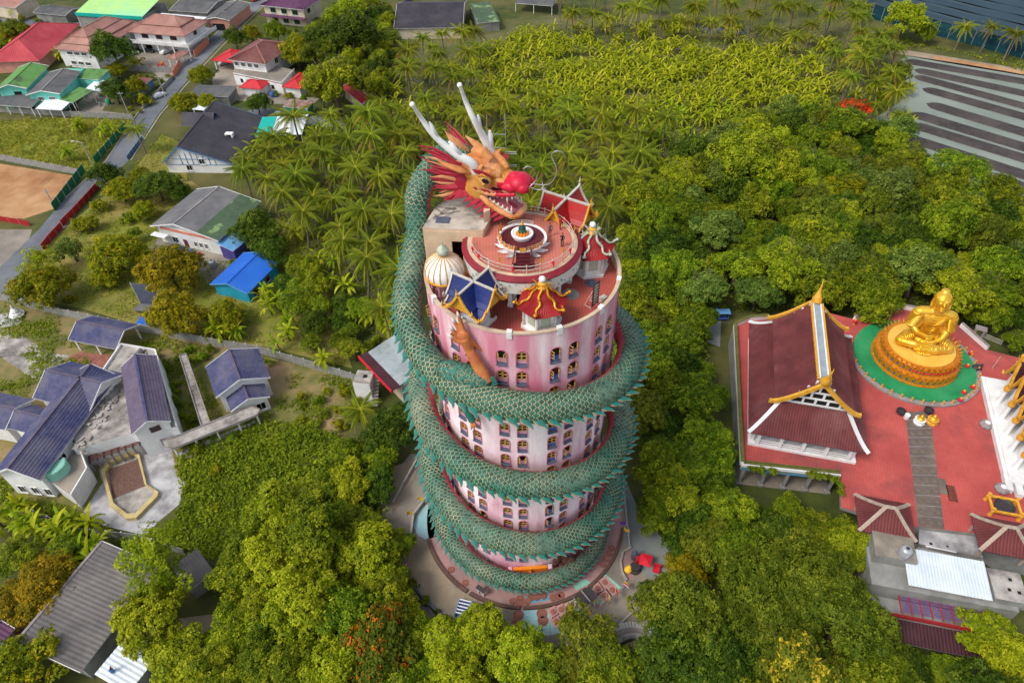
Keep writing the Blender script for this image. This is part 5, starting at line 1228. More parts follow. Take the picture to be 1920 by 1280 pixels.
# ---------------- hall
f=HF((1404,811),(1630,850),(1408,604),9.0,TZ); f.ang=TA
hall=thing('prayer_hall','large prayer hall with two-tier maroon roof and gold gable boards','hall',f.c,TA); X,Y=9.3,13.9
def strips(E0,E1,run,rise,d0,d1,p,nm='roof_slope',parent=hall,mat='maroon_tile',pitch=.42,amp=.06):
    b=MB(); roof_face(b,E0,E1,run,rise,d0,d1,kind='corr',pitch=pitch,amp=amp,p=p,nprof=7); return b.build(nm,[MATS[mat],MATS['maroon_dark']],parent)
z0,zr=4.0,8.5; rn=4.0
strips((-X,-Y,z0),(X,-Y,z0),rn,zr-z0,rn,rn,1.35); strips((X,Y,z0),(-X,Y,z0),rn,zr-z0,rn,rn,1.35)
strips((X,-Y,z0),(X,Y,z0),rn,zr-z0,rn,rn,1.35); strips((-X,Y,z0),(-X,-Y,z0),rn,zr-z0,rn,rn,1.35)
for sx in (-1,1):
    for sy in (-1,1):
        b=MB(); q=[(sx*(X-rn*u),sy*(Y-rn*u),z0+(zr-z0)*u**1.35+.12) for u in [i/8 for i in range(9)]]
        for a,c in zip(q[:-1],q[1:]): b.beam(a,c,.62,.26)
        b.build('hip_ridge',MATS['white_paint'],hall)
ux,uy,zu,zt=6.15,10.0,8.75,14.1
strips((ux,-uy,zu),(ux,uy,zu),ux-.5,zt-zu,0,0,1.3); strips((-ux,uy,zu),(-ux,-uy,zu),ux-.5,zt-zu,0,0,1.3)
b=MB(); b.box((0,0,zt+.05),(.95,2*uy-.6,.2)); b.build('ridge_channel',MATS['gutter_grey'],hall)
for s_ in (-1,1):
    b=MB(); b.box((.62*s_,0,zt+.12),(.22,2*uy-.6,.4)); b.build('ridge_wall',MATS['white_paint'],hall)
    om=None
    for k in range(34):
        if om is None: b=MB(); b.ell((0,0,.2),(.24,.2,.26),nu=8,nv=6); b.ell((0,0,.5),(.1,.1,.16),nu=6,nv=4); o=b.build('ridge_ornament',MATS['gold_paint'],hall,smooth=True); om=o.data
        else: o=link('ridge_ornament',om,hall)
        o.location=(.92*s_,-uy+.9+k*(2*uy-1.8)/33,zt-.02)
for sy in (-1,1):
    b=MB()
    for sx in (-1,1):
        q=[]
        for i in range(9):
            u=i/8; q.append((sx*(ux+.35-(ux+.35)*u),sy*(uy+.35),zu-.05+(zt+.3-zu)*u**1.3))
        q=[(sx*(ux+.9),sy*(uy+.35),zu+.0)]+q
        for a,c in zip(q[:-1],q[1:]): b.beam(a,c,.5,.62)
    b.build('bargeboard',MATS['gold_paint'],hall)
    b=MB(); b.tube([(0,sy*(uy-.5),zt+.0),(0,sy*(uy+.25),zt+.7),(0,sy*(uy+.35),zt+1.5),(0,sy*(uy+.5),zt+2.3),(.1,sy*(uy+.75),zt+3.2),(.05,sy*(uy+1.0),zt+4.4)],[.8,.85,.5,.22,.14,.03],10); b.build('chofa_finial',MATS['gold_paint'],hall,smooth=True)
    b=MB(); b.poly([(x,sy*(uy-.5),z) for x,z in ((-5.2,zr),(5.2,zr),(0,zt-.2))] if sy<0 else [(x,sy*(uy-.5),z) for x,z in ((5.2,zr),(-5.2,zr),(0,zt-.2))]); b.build('gable_void',MATS['dark_void'],hall)
    b=MB(); y=sy*(uy-.38)
    for k in range(4):
        z=zr+.1+k*1.42; w_=max(.3,5.0*(1-(z-zr)/(zt-zr))); b.box((0,y,z),(2*w_,.2,.28))
        n=5-k
        for i in range(n):
            xx=(i-(n-1)/2)*1.9; b.box((xx,y-.01*sy,z+.7),(.34,.18,1.2))
    for sx in (-1,1): b.beam((sx*5.1,y,zr+.1),(0,y,zt-.25),.2,.3)
    b.build('gable_lattice',MATS['white_paint'],hall)
b=MB(); b.prism([(-5.0,-9.4),(5.0,-9.4),(5.0,9.4),(-5.0,9.4)],0,zr-.3); b.build('wall',MATS['white_paint'],hall)
b=MB(); b.prism([(-8.6,-13.2),(8.6,-13.2),(8.6,13.2),(-8.6,13.2)],0,.5); b.build('plinth',MATS['white_paint'],hall)
for sx in (-1,1):
    for k in range(7): b=MB(); b.box((8.0*sx,-12.2+k*4.06,2.2),(.5,.5,3.5)); b.build('column',MATS['white_paint'],hall)
    for k in range(5):
        b=MB(); b.box((5.04*sx,-8+k*4,2.2),(.08,1.2,2.0)); b.build('window',MATS['window_glass'],hall)
for k in range(5):
    b=MB(); b.box((-7.2+k*3.6,-12.9,2.2),(.55,.5,3.5)); b.build('column',MATS['white_paint'],hall)
    if k<4: b=MB(); b.box((-5.4+k*3.6,-12.9,1.0),(3.0,.16,.14)); b.box((-5.4+k*3.6,-12.9,1.5),(3.0,.16,.14)); b.build('balustrade',MATS['white_paint'],hall)
# ---------------- golden statue on its lotus base
BC=Vector((75.7,89.1,TZ)); BYAW=R(-17)
gd=thing('green_dais','round green carpeted dais with grey rim under the golden statue','dais',BC)
b=MB(); b.lathe([(10.6,0),(10.6,.6),(0,.6)],80); b.build('carpet',[MATS['carpet_green']],gd)
b=MB(); b.lathe([(11.6,0),(11.6,.32),(10.58,.34)],80,a0=R(-200),a1=R(20)); b.build('rim',MATS['stone_grey'],gd)
om=None
for k in range(26):
    a=R(-205+k*9)
    if om is None: b=MB(); b.lathe([(.2,0),(.14,.1),(.08,.4),(.17,.55),(.2,.62),(0,.62)],10); b.ell((0,0,.76),(.11,.11,.2),nu=8,nv=5); o=b.build('rim_lamp',MATS['gold_paint'],gd,smooth=False); om=o.data
    else: o=link('rim_lamp',om,gd)
    o.location=(11.1*math.cos(a),11.1*math.sin(a),.33)
lb=thing('lotus_pedestal','golden lotus base with two tiers of arched niches','pedestal',BC+Vector((0,0,.6)),BYAW)
b=MB(); b.lathe([(7.55,0),(7.55,.2),(7.2,.3),(7.2,1.7),(7.35,1.8),(6.75,2.0),(6.5,2.05),(6.5,3.4),(6.3,3.55),(0,3.55)],64); b.build('drum',MATS['lotus_orange'],lb)
b=MB(); b.lathe([(5.75,3.56),(5.75,3.75),(0,3.8)],64); b.build('seat_disc',MATS['gold_disc'],lb)
nm_=fm_=pt_=None
for tier,(r0,zz,n) in enumerate(((7.22,.35,40),(6.52,2.1,36))):
    for k in range(n):
        a=2*math.pi*k/n
        if nm_ is None:
            q=[(-.3,0),(.3,0),(.3,.75),(.2,1.0),(0,1.15),(-.2,1.0),(-.3,.75)]; b=MB(); b.poly([(.0,x,z) for x,z in q]); o=b.build('niche',MATS['niche_grey'],lb); nm_=o.data
            b=MB(); 
            for (x0,z0_),(x1,z1_) in zip(q,q[1:]+q[:1]): b.beam((.06,x0*1.15,z0_*1.02),(.06,x1*1.15,z1_*1.02),.14,.16,up=(1,0,0))
            o2=b.build('niche_frame',MATS['gold_bright'],o); fm_=o2.data
        else:
            o=link('niche',nm_,lb); link('niche_frame',fm_,o)
        o.location=(r0*math.cos(a),r0*math.sin(a),zz); o.rotation_euler=(0,0,a)
for tier,(r0,zz,n,s) in enumerate(((6.1,3.3,44,1.0),(7.0,1.75,44,.7),(6.35,2.95,40,.7))):
    for k in range(n):
        a=2*math.pi*(k+.5)/n
        if pt_ is None: b=MB(); flame(b,(0,0,0),(.75,0,.7),(0,1,0),1.15,.3,0,0); o=b.build('petal',MATS['lotus_orange'],lb); pt_=o.data
        else: o=link('petal',pt_,lb)
        o.location=(r0*math.cos(a),r0*math.sin(a),zz); o.rotation_euler=(0,0,a); o.scale=(s,)*3
b=MB(); b.tube([(6.75*math.cos(R(a)),6.75*math.sin(R(a)),2.75) for a in range(-110,-34,5)],.09,5); b.build('red_ribbon',MATS['ribbon_red'],lb)
st=thing('golden_statue','huge golden seated meditating statue in draped robe on a lotus base','statue',BC+TV*.6+Vector((0,0,.6+3.78)),BYAW)
b=MB()
b.ell((0,.5,1.5),(2.5,1.7,1.6)); b.ell((0,.5,3.6),(1.85,1.3,1.7)); b.ell((0,.45,5.8),(2.5,1.5,1.9)); b.tube([(-2.6,.4,6.75),(0,.4,7.15),(2.6,.4,6.75)],[.95,1.0,.95],14); b.ell((-2.7,.4,6.5),(1.0,1.0,1.1)); b.ell((2.7,.4,6.5),(1.0,1.0,1.1))
b.ell((2.0,.4,4.2),(1.1,1.0,1.9)); b.ell((-2.0,.4,4.2),(1.1,1.0,1.9)); b.ell((0,-1.1,.75),(3.4,2.0,.85)); b.ell((0,-.3,1.3),(2.2,1.6,1.0))
for s_ in (-1,1):
    b.tube([(1.5*s_,.5,1.15),(2.9*s_,-.3,1.15),(4.0*s_,-1.5,.95)],[1.25,1.15,.95],14); b.ell((4.0*s_,-1.55,.9),(.98,.95,.9))
    b.tube([(2.8*s_,.4,6.5),(3.1*s_,.3,5.1),(3.1*s_,-.1,3.7)],[1.05,.98,.85],12)
b.tube([(4.0,-1.6,.8),(1.8,-2.7,.75),(-.9,-3.0,.7),(-1.9,-2.9,.7)],[.88,.72,.55,.42],12)
b.tube([(-4.0,-1.6,.85),(-1.8,-2.4,1.2),(.8,-2.5,1.3),(2.2,-2.2,1.3)],[.9,.74,.55,.45],12)
b.tube([(-3.1,0,3.8),(-2.0,-1.2,3.2),(-.5,-1.75,3.0),(.3,-1.7,3.0)],[.68,.56,.42,.3],12); b.ell((.35,-1.65,3.0),(.65,.35,.4))
b.tube([(3.1,0,3.8),(2.2,-1.4,2.6),(.9,-2.0,2.0),(-.2,-2.0,1.95)],[.68,.56,.45,.3],12); b.ell((-.3,-1.95,1.95),(.85,.4,.3)); b.lathe([(0,2.35),(.55,2.45),(.75,2.85),(.6,2.95),(0,2.95)],16,(0,-1.75,0))
for i in range(4): b.tube([(-.3-.12*i,-2.2,1.95),(-.85-.1*i,-2.15+.12*i,2.02)],[.13,.08],6)
Ht=Matrix.Rotation(R(-14),3,'X'); hc=Vector((0,0,8.0))
def hd(p): return hc+Ht@(Vector(p)*1.1)
b.tube([(0,.35,6.6),(0,.2,7.6),hd((0,.1,.5))],[1.0,.95,1.0],14)
b.ell(hd((0,0,1.35)),(1.34,1.48,1.76),Ht); b.ell(hd((0,-.35,.55)),(.88,.88,.72),Ht); b.ell(hd((0,.2,1.9)),(1.5,1.57,1.38),Ht); b.ell(hd((0,.35,3.05)),(.8,.8,.62),Ht)
b.tube([hd((0,-1.2,1.75)),hd((0,-1.52,1.15))],[.12,.26],8); b.tube([hd((-.35,-1.2,.68)),hd((0,-1.3,.64)),hd((.35,-1.2,.68))],.14,8); b.ell(hd((0,-1.1,.28)),(.35,.25,.22),Ht)
for s_ in (-1,1):
    b.tube([hd((.12*s_,-1.28,1.75)),hd((.5*s_,-1.22,1.95)),hd((.95*s_,-.9,1.78))],.1,6); b.ell(hd((.5*s_,-1.12,1.5)),(.32,.16,.14),Ht)
    b.tube([hd((1.3*s_,.05,1.75)),hd((1.38*s_,.1,1.1)),hd((1.32*s_,0,.35))],[.2,.22,.26],8)
def body_y(x,z):   # front of the torso
    best=9
    for c,r in (((0,.5,3.6),(1.85,1.3,1.7)),((0,.45,5.8),(2.5,1.5,1.9)),((0,.5,1.5),(2.5,1.7,1.6))):
        q=1-((x-c[0])/r[0])**2-((z-c[2])/r[2])**2
        if q>0: best=min(best,c[1]-r[1]*math.sqrt(q))
    return best if best<9 else .2
for i in range(7): b.tube([(-1.0+.3*i,-3.0,.5),(-1.2+.38*i,-3.6-.1*(3-abs(i-3)),.15)],[.22,.14],6)
me=fuse(b,.085,1,.5,'body'); fmats(me,[MATS['gold_bright']],lambda c,n:0); link('body',me,st)
def FOLD(p,r,n):
    q=MB(); q.tube(catmull(p,2) if len(p)<6 else p,r,n); q.build('robe_fold',MATS['gold_bright'],st,smooth=True)
for k in range(7):
    dip=6.3-.56*k; pts=[]
    for i in range(13):
        u=-1+i/6; x=u*1.95; z=dip+(7.2-dip-.05*k)*abs(u)**1.7; pts.append((x,body_y(x*.97,min(z,6.9))-.02 if z<6.85 else -.55+.3*abs(u),z))
    FOLD(pts,.2,6)
for s_ in (-1,1):
    for k in range(6):
        t_=.15+.14*k; c=Vector((1.7*s_,.3,1.15)).lerp(Vector((4.0*s_,-1.5,.95)),t_); FOLD([c+Vector((.5*s_,.6,.55)),c+Vector((0,-.1,1.2)),c+Vector((-.4*s_,-1.0,.5))],.22,6)
    for k in range(6):
        c=Vector((2.6*s_,.4,6.0)).lerp(Vector((3.1*s_,.1,3.9)),k/5.5); FOLD([c+Vector((-.5*s_,-.92,.3)),c+Vector((.45*s_,-.95,0)),c+Vector((1.06*s_,0,-.05))],.21,6)
    for k in range(5):
        c=Vector((3.7*s_,-1.8,.9)).lerp(Vector((.8*s_,-2.7,.9)),k/4); FOLD([c+Vector((0,-.75,-.25)),c+Vector((.1*s_,-.5,.45)),c+Vector((.25*s_,.3,.75))],.15,6)
# things before the statue
def small_shrine(lab,px,py,mats,h=1.6,nm='offering_stand',cat='shrine'):
    t=thing(nm,lab,cat,G(px,py,TZ)); 
    b=MB(); b.lathe([(.95,0),(.95,.35),(.7,.45),(.7,.8),(.95,.9),(.95,1.0),(0,1.0)],8); b.build('base',MATS[mats[0]],t)
    b=MB(); b.lathe([(.6,1.0),(.65,1.25),(.4,1.45),(.3,1.8),(.12,2.0),(.05,h+.8),(0,h+.8)],12); b.build('spire',MATS[mats[1]],t); return t
small_shrine('white and green offering stand with golden spire before the green dais',1722,792,('white_paint','gold_bright'))
small_shrine('small golden figure on a stand before the green dais',1746,792,('gold_paint','gold_bright'),1.3,'gold_figure','statue')
for lab,px,py,mt,r in (('dark iron cauldron on a red stain before the dais',1687,775,'iron_dark',.75),('dark cauldron with blue lid before the dais',1739,773,'iron_dark',.75)):
    t=thing('cauldron',lab,'cauldron',G(px,py,TZ)); b=MB(); b.lathe([(.3*r,0),(r,.4),(r*1.05,.9),(r*.9,.9),(r*.8,.5),(0,.45)],18); b.build('bowl',MATS[mt],t); b=MB(); [b.box((.6*r*math.cos(a),.6*r*math.sin(a),.12),(.12,.12,.3)) for a in (0.3,2.4,4.5)]; b.build('feet',MATS[mt],t)
t=thing('white_drum','small white drum standing beside the dark cauldron','drum',G(1699,783,TZ)); b=MB(); b.lathe([(.45,0),(.45,.9),(.36,.95),(0,.95)],16); b.build('body',MATS['white_paint'],t); b=MB(); b.lathe([(.47,.3),(.49,.35),(.47,.4)],16); b.build('band',MATS['stone_grey'],t)
for i,(px,py) in enumerate(((1848,798),(1877,918))):
    t=thing('stone_boulder',('pale faceted stone lying by the white plinth of the gilded hall','pale pedestal stone at the corner steps of the gilded hall')[i],'stone',G(px,py,TZ)); b=MB(); b.lathe([(1.0,0),(1.15,.4),(.9,.8),(.4,1.0),(0,1.02)],7); o=b.build('block',MATS['stone_grey'],t)
    b=MB(); b.lathe([(.5,.98),(.3,1.15),(0,1.2)],6); b.build('cap',MATS['white_paint'],t)
for i,(px,py) in enumerate(((1767,912),(1784,925))):
    b=MB(); b.box((0,0,.06),(1.3,3.0,.12)); b.box((0,0,.13),(1.0,2.6,.02)); tag(b.build('floor_mat',MATS['relief_grey' if i==0 else 'brown_wood'],at=G(px,py,TZ),rz=TA),('grey flat slab lying on the red terrace beside the walkway','brown-stained slab lying on the red terrace beside the walkway')[i],'slab')
for i,(px,py) in enumerate(((1805,738),(1799,752),(1812,689),(1818,665),(1822,728),(1602,605))):
    t=thing('red_lantern',['red lantern ball at the terrace edge of the dais by the stone rim','red lantern ball by the front rim of the dais','red lantern ball beside the dark turtle figure','red lantern ball near the back railing of the dais','red lantern ball near the white steps of the gilded hall','red ball on the railing between the hall and the statue'][i],'lantern',G(px,py,TZ+.4)); b=MB(); b.ell((0,0,.45),(.42,.42,.4)); b.build('ball',MATS['ribbon_red'],t,smooth=True); b=MB(); b.lathe([(.2,.8),(.24,.9),(.05,1.05),(0,1.05)],8); b.lathe([(.22,-.4),(.1,.05)],8); b.build('cap',MATS['gold_paint'],t)
t=thing('turtle_figure','dark turtle-like animal figure beside the green dais','statue',G(1829,692,TZ),R(20)); b=MB(); b.ell((0,0,.55),(1.0,.75,.5)); b.ell((1.15,0,.7),(.35,.25,.25)); [b.ell((x,y,.2),(.25,.2,.3)) for x in (-.6,.6) for y in (-.55,.55)]; b.ell((-1.0,0,.4),(.35,.1,.1)); me=fuse(b,.08,3,.5,'body'); fmats(me,[MATS['iron_dark']],lambda c,n:0); link('body',me,t)
# orange-framed incense cauldron
t=thing('incense_cauldron','large black cauldron in an orange square frame on the red terrace','cauldron',G(1878,955,TZ),TA)
b=MB(); b.lathe([(.5,.2),(1.3,.6),(1.5,1.1),(1.35,1.15),(1.1,.8),(0,.7)],26); b.build('bowl',MATS['iron_dark'],t)
b=MB()
for a,c in (((-2,-1.4),(2,-1.4)),((2,-1.4),(2,1.4)),((2,1.4),(-2,1.4)),((-2,1.4),(-2,-1.4))): b.beam((*a,1.1),(*c,1.1),.35,.3)
b.build('frame',MATS['gold_paint'],t)
for x in (-2,2):
    for y in (-1.4,1.4): b=MB(); b.lathe([(.35,0),(.25,.4),(.3,1.2),(.2,1.5),(.3,1.7),(0,1.75)],8); b.build('leg',MATS['gold_paint'],t,at=(x,y,0))
# ---------------- gilded hall at the edge of the terrace
gh=G(1842,740,TZ); ge=G(1874,879,TZ); gd_=(gh-ge); GL=gd_.length; gd_.normalize(); gang=math.atan2(gd_.y,gd_.x)-math.pi/2
gt=thing('gilded_hall','white hall with a row of gold-edged pointed gables and maroon roofs','hall',ge,gang)     # local +y runs away, +x to the right
b=MB(); b.prism([(0,-3),(16,-3),(16,GL+4),(0,GL+4)],0,.9); b.prism([(.5,-2.4),(16,-2.4),(16,GL+3.4),(.5,GL+3.4)],.9,1.2); b.build('plinth',MATS['white_paint'],gt)
b=MB(); b.prism([(5.5,-1),(16,-1),(16,GL+3),(5.5,GL+3)],1.2,7.5); b.build('wall',MATS['white_paint'],gt)
b=MB(); roof_face(b,(4.6,GL+4,7.0),(4.6,-2.2,7.0),7.0,6.5,kind='corr',pitch=.5,p=1.2); b.build('roof_slope',[MATS['maroon_dark'],MATS['white_paint']],gt)
b=MB(); roof_face(b,(4.3,GL+4.2,7.4),(11.5,GL+4.2,7.4),.01,.01) if False else b.box((8,GL+4.1,9.5),(7.5,.5,.6)); b.build('roof_edge',MATS['white_paint'],gt)
b=MB(); b.beam((4.4,GL+4.1,7.3),(11.8,GL+4.1,13.7),.5,.45); b.tube([(8,GL+4.1,10.6),(7.6,GL+4.1,11.6),(8.4,GL+4.1,12.0)],[.5,.4,.1],8); b.tube([(9.8,GL+4.1,12.2),(9.3,GL+4.1,13.4),(10.2,GL+4.1,13.8)],[.6,.5,.1],8); b.build('white_bargeboard',MATS['white_paint'],gt)
n=5; sp=(GL+1.5)/n
for k in range(n):
    y=-.2+k*sp+sp/2
    for sgn in (-1,1):
        b=MB(); E0=(4.9,y-sp*.46*sgn*-1*-1,5.2)
        vs=[Vector((1.9,y+sgn*sp*.48,5.0)),Vector((7.5,y+sgn*sp*.48,5.0)),Vector((7.5,y,9.6)),Vector((1.9,y,9.6))]; m=vs[0].lerp(vs[3],.5)-Vector((0,0,.5)); m2=vs[1].lerp(vs[2],.5)-Vector((0,0,.5))
        a=[vs[0],vs[1],m2,m,vs[2],vs[3]]; fs=[(0,1,2,3),(3,2,4,5)]; fs=fs if sgn<0 else [q[::-1] for q in fs]; b.add(a,fs); b.add([v-Vector((0,0,.15)) for v in a],[q[::-1] for q in fs]); b.build('gable_roof',MATS['maroon_dark'],gt)
        b=MB(); q=[Vector((1.75,y+sgn*sp*.5,4.9)),Vector((1.75,y+sgn*sp*.25,6.7)),Vector((1.75,y+sgn*.12,9.4))]; b.beam(q[0],q[1],.42,.42); b.beam(q[1],q[2],.42,.42); b.tube([q[0],q[0]+Vector((-.2,sgn*.3,-.2)),q[0]+Vector((-.3,sgn*.55,.25))],[.3,.25,.05],7); b.build('bargeboard',MATS['gold_paint'],gt)
        b=MB(); b.beam((2.2,y+sgn*sp*.46,5.25),(7.4,y+sgn*sp*.46,5.25),.3,.2); b.build('gutter',MATS['white_paint'],gt)
    b=MB(); b.add([(2.4,y-sp*.36,1.2),(2.4,y+sp*.36,1.2),(2.4,y+sp*.3,5.6),(2.4,y,8.8),(2.4,y-sp*.3,5.6)],[(4,3,2,1,0)]); b.build('gable_wall',MATS['white_paint'],gt)
    b=MB(); b.tube([(1.75,y,9.3),(1.6,y,10.3),(1.5,y,11.0),(1.75,y,11.5)],[.22,.2,.26,.1],8); b.build('chofa_finial',MATS['gold_paint'],gt)
    b=MB(); b.lathe([(.5,1.2),(.42,2.0),(.3,3.4),(.34,4.3)],10); b.build('column',MATS['white_paint'],gt,at=(1.6,y-sp*.5,0)); b=MB(); b.lathe([(.5,4.3),(.6,4.6),(.45,5.2)],10); b.build('capital',MATS['gold_paint'],gt,at=(1.6,y-sp*.5,0))
for k in range(3):
    b=MB(); b.box((.4+k*1.4,-3.2-.5*k,.5),(1.0,3.0,.9)); b.build('step_block',MATS['white_paint'],gt)
for x,y in ((4.2,-1.8),(4.2,GL+4.4)):
    b=MB()
    for i in range(7): flame(b,(x+.25*i,y,5.5+.3*i),(-.3+.15*i,0,1),(0,1,0),1.5,.35,0)
    b.tube([(x+.2,y,5),(x+.8,y,6.5),(x+.5,y,8)],[.6,.5,.15],8); b.build('naga_finial',MATS['gold_paint'],gt)
t=thing('yellow_pennant','small yellow pennant on a pole by the gilded hall','flag',G(1861,690,TZ)); b=MB(); b.tube([(0,0,0),(0,0,3.2)],.04,5); b.build('pole',MATS['iron_white'],t); b=MB(); b.poly([(0,0,3.2),(.5,.1,3.0),(.45,.1,2.3),(0,0,2.2)]); b.build('cloth',MATS['gold_paint'],t)
# ---------------- two gate pavilions with maroon hipped roofs
M('ridge_stone',(176,160,144),(150,134,118),1.2,.85,.2,fine=.12)
for i,(A,B,C) in enumerate((((1613,997),(1720,1014),(1606,928)),((1838,1032),(1946,1052),(1823,964)))):
    f=HF(A,B,C,8.0,TZ); f.ang=TA
    hip('gate_pavilion',('maroon hip-roofed gate pavilion nearest the loggia','maroon hip-roofed gate pavilion beside the orange-framed cauldron')[i],'pavilion',f,2.6,('maroon_tile','corr'),open_=True,posts=2,cap='ridge_stone',capw=.55,p=1.25,pitch=.42,amp=.06,trim='ridge_stone',edge='maroon_dark')
# ---------------- grey service block with white sheet roof
M('roof_white',(214,222,228),(198,208,216),.3,.45,.05,c3=(180,192,202),scale3=.12,fine=.03); M('roof_slab',(150,140,126),(128,118,106),.4,.9,.2,c3=(104,98,90),scale3=.2,fine=.1); M('purple_rail',(120,84,140),(104,70,124),1,.6,.1)
f=HF((1704,1096),(1862,1126),(1745,1038),7.2,0)
sb=thing('service_block','grey concrete block with white corrugated sheet roof below the gate pavilions','building',f.c,f.ang)
hx,hy=f.L/2,f.W/2
b=MB(); roof_face(b,(-hx,-hy,7.2),(hx,-hy,7.2),2*hy,.5,kind='corr',pitch=.42,amp=.05); b.build('sheet_roof',[MATS['roof_white'],MATS['white_paint']],sb)
b=MB(); b.prism([(-hx-4.6,-hy-.4),(hx+3.6,-hy-.4),(hx+3.6,hy),(-hx-4.6,hy)],0,6.3); b.build('wall',MATS['wall_grey'],sb)
b=MB(); b.box((-hx-1.4,hy-.3,6.9),(5.6,4.4,2.6),0,0); b.poly([(-hx-4.2,hy-2.5,8.21),(-hx+1.4,hy-2.5,8.21),(-hx+1.4,hy+1.9,8.21),(-hx-4.2,hy+1.9,8.21)],1); b.build('stair_tower',[MATS['wall_grey'],MATS['roof_slab']],sb)
b=MB(); b.box((hx+2.4,-hy+2.6,6.6),(4.2,4.6,1.8),0,0); b.poly([(hx+.3,-hy+.3,7.51),(hx+4.5,-hy+.3,7.51),(hx+4.5,-hy+4.9,7.51),(hx+.3,-hy+4.9,7.51)],1); b.build('tank_block',[MATS['wall_grey'],MATS['old_concrete']],sb)
for x,y in ((hx+2.4,-hy+2.0),(hx+3.6,-hy+1.8),(hx+2.9,-hy+3.6)): b=MB(); b.box((x,y,7.55),(.4,.4,.12)); b.build('hatch',MATS['dark_void'],sb)
b=MB(); b.box((-.6,-hy-1.9,3.4),(2*hx+7,2.8,.3)); b.build('balcony_floor',MATS['wall_grey'],sb)
b=MB(); b.box((-.6,-hy-3.2,4.4),(2*hx+7,.14,.14)); b.box((-.6,-hy-3.2,3.8),(2*hx+7,.12,.5)); b.build('balcony_beam',MATS['red_paint'],sb)
for k in range(9):
    b=MB(); [b.box((-hx+.2+k*1.35,-hy-1.6+.35*j,4.7),(1.1,.14,.06)) for j in range(-3,4)]; b.build('purple_awning_slats',MATS['purple_rail'],sb).__setitem__('kind','stuff')
    b=MB(); b.box((-hx-.5+k*1.35,-hy-1.6,4.62),(.12,2.9,.12)); b.build('awning_beam',MATS['red_paint'],sb)
b=MB(); roof_face(b,(-hx-5,-hy-6.4,2.6),(hx-1,-hy-6.4,2.6),3.4,.6,kind='corr',pitch=.45); b.build('lower_roof',[MATS['maroon_dark'],MATS['wall_grey']],sb)
for k in range(6): window(sb,'S',-hx+1+k*1.6,1.6,1.0,1.2,hx,hy+.42)
keep(f.c,f.ang,hx+6,hy+7)
poly_struct('gate_steps',[(q.x,q.y) for q in (G(1722,990,4),G(1830,1004,4),G(1842,1046,4),G(1722,1020,4))],0,4.2,[MATS['wall_grey'],MATS['white_paving']])
poly_struct('gate_steps',[(q.x,q.y) for q in (G(1715,1020,3),G(1842,1046,3),G(1846,1066,3),G(1720,1036,3))],0,3.2,[MATS['wall_grey'],MATS['white_paving']])
t=thing('white_bench','white flat bench with green and red marks by the service block roof','bench',G(1760,1026,3.6),TA); b=MB(); b.box((0,0,.5),(4.2,1.3,.14)); b.build('seat',MATS['white_paint'],t); b=MB(); b.box((-1.7,0,.25),(.3,1.0,.5)); b.build('leg',MATS['white_paint'],t); b=MB(); b.box((1.7,0,.25),(.3,1.0,.5)); b.build('leg',MATS['white_paint'],t); b=MB(); b.box((-1.3,0,.58),(.4,.4,.04)); b.build('green_mark',MATS['carpet_green'],t); b=MB(); b.box((1.0,.1,.58),(.3,.3,.04)); b.build('red_mark',MATS['ribbon_red'],t)
# ================================================================ HOUSES
M('roof_grey',(104,104,106),(88,88,92),.4,.8,.15,c3=(124,124,122),scale3=.12,fine=.08); M('roof_green_sheet',(78,96,74),(62,84,62),.5,.8,.15,c3=(120,146,96),scale3=.25,lo3=.55,hi3=.6,fine=.1)
M('roof_blue_sheet',(28,98,196),(22,84,176),.4,.5,.08,c3=(40,110,200),scale3=.2,fine=.04); M('wall_cyan',(40,160,190),(32,144,174),.6,.8,.08,fine=.05); M('roof_light_blue',(104,160,206),(90,144,192),.4,.5,.08,fine=.04); M('wall_purple',(84,76,150),(74,66,134),.6,.8,.08)
M('tile_blue',(72,74,112),(52,54,88),1.4,.7,.2,c3=(106,102,114),scale3=.14,lo3=.42,hi3=.68,fine=.3); M('tile_slate',(66,62,70),(54,52,60),.8,.7,.15,c3=(80,76,82),scale3=.15,fine=.12); M('tile_mauve',(96,86,104),(82,72,92),.9,.7,.15,c3=(108,100,116),scale3=.15,fine=.15)
M('roof_red_sheet',(196,46,52),(180,40,46),.4,.5,.06,fine=.04); M('roof_crimson',(170,56,66),(158,48,58),.3,.6,.06,c3=(186,76,80),scale3=.1,fine=.05); M('tile_brown',(168,124,112),(150,108,98),.5,.7,.1,c3=(182,140,126),scale3=.12,fine=.08); M('tile_maroon',(120,74,70),(104,62,60),.6,.7,.1,c3=(136,90,84),scale3=.12,fine=.1)
M('roof_lime',(170,214,130),(156,204,120),.2,.5,.05,c3=(140,214,176),scale3=.05,fine=.03); M('roof_turq',(20,178,164),(16,164,150),.4,.5,.05); M('wall_turq',(120,214,196),(104,200,182),.6,.8,.05,c3=(96,180,164),scale3=.2); M('roof_leaf_green',(94,140,72),(82,126,62),.4,.6,.08,c3=(70,92,62),scale3=.2,lo3=.5,hi3=.6,fine=.06); M('roof_cement_dark',(92,92,94),(76,78,80),.4,.8,.12,c3=(110,108,104),scale3=.15,fine=.1)
M('roof_purple',(100,62,92),(88,52,82),.5,.6,.06,fine=.06); M('wall_cream',(214,200,178),(198,184,162),.5,.8,.06,c3=(180,166,146),scale3=.15); M('shutter_green',(40,140,100),rough=.6); M('rust_sheet',(126,84,72),(160,150,142),.5,.8,.2,fine=.15); M('timber_blue',(84,128,168),(74,116,156),.8,.6)
M('shed_grey',(108,104,102),(92,88,88),.3,.85,.2,c3=(140,134,126),scale3=.09,fine=.12); M('awning_white',(226,230,232),(210,216,222),.4,.5,.05,fine=.02); M('salmon_wall',(206,146,130),(190,130,114),.6,.8,.05)
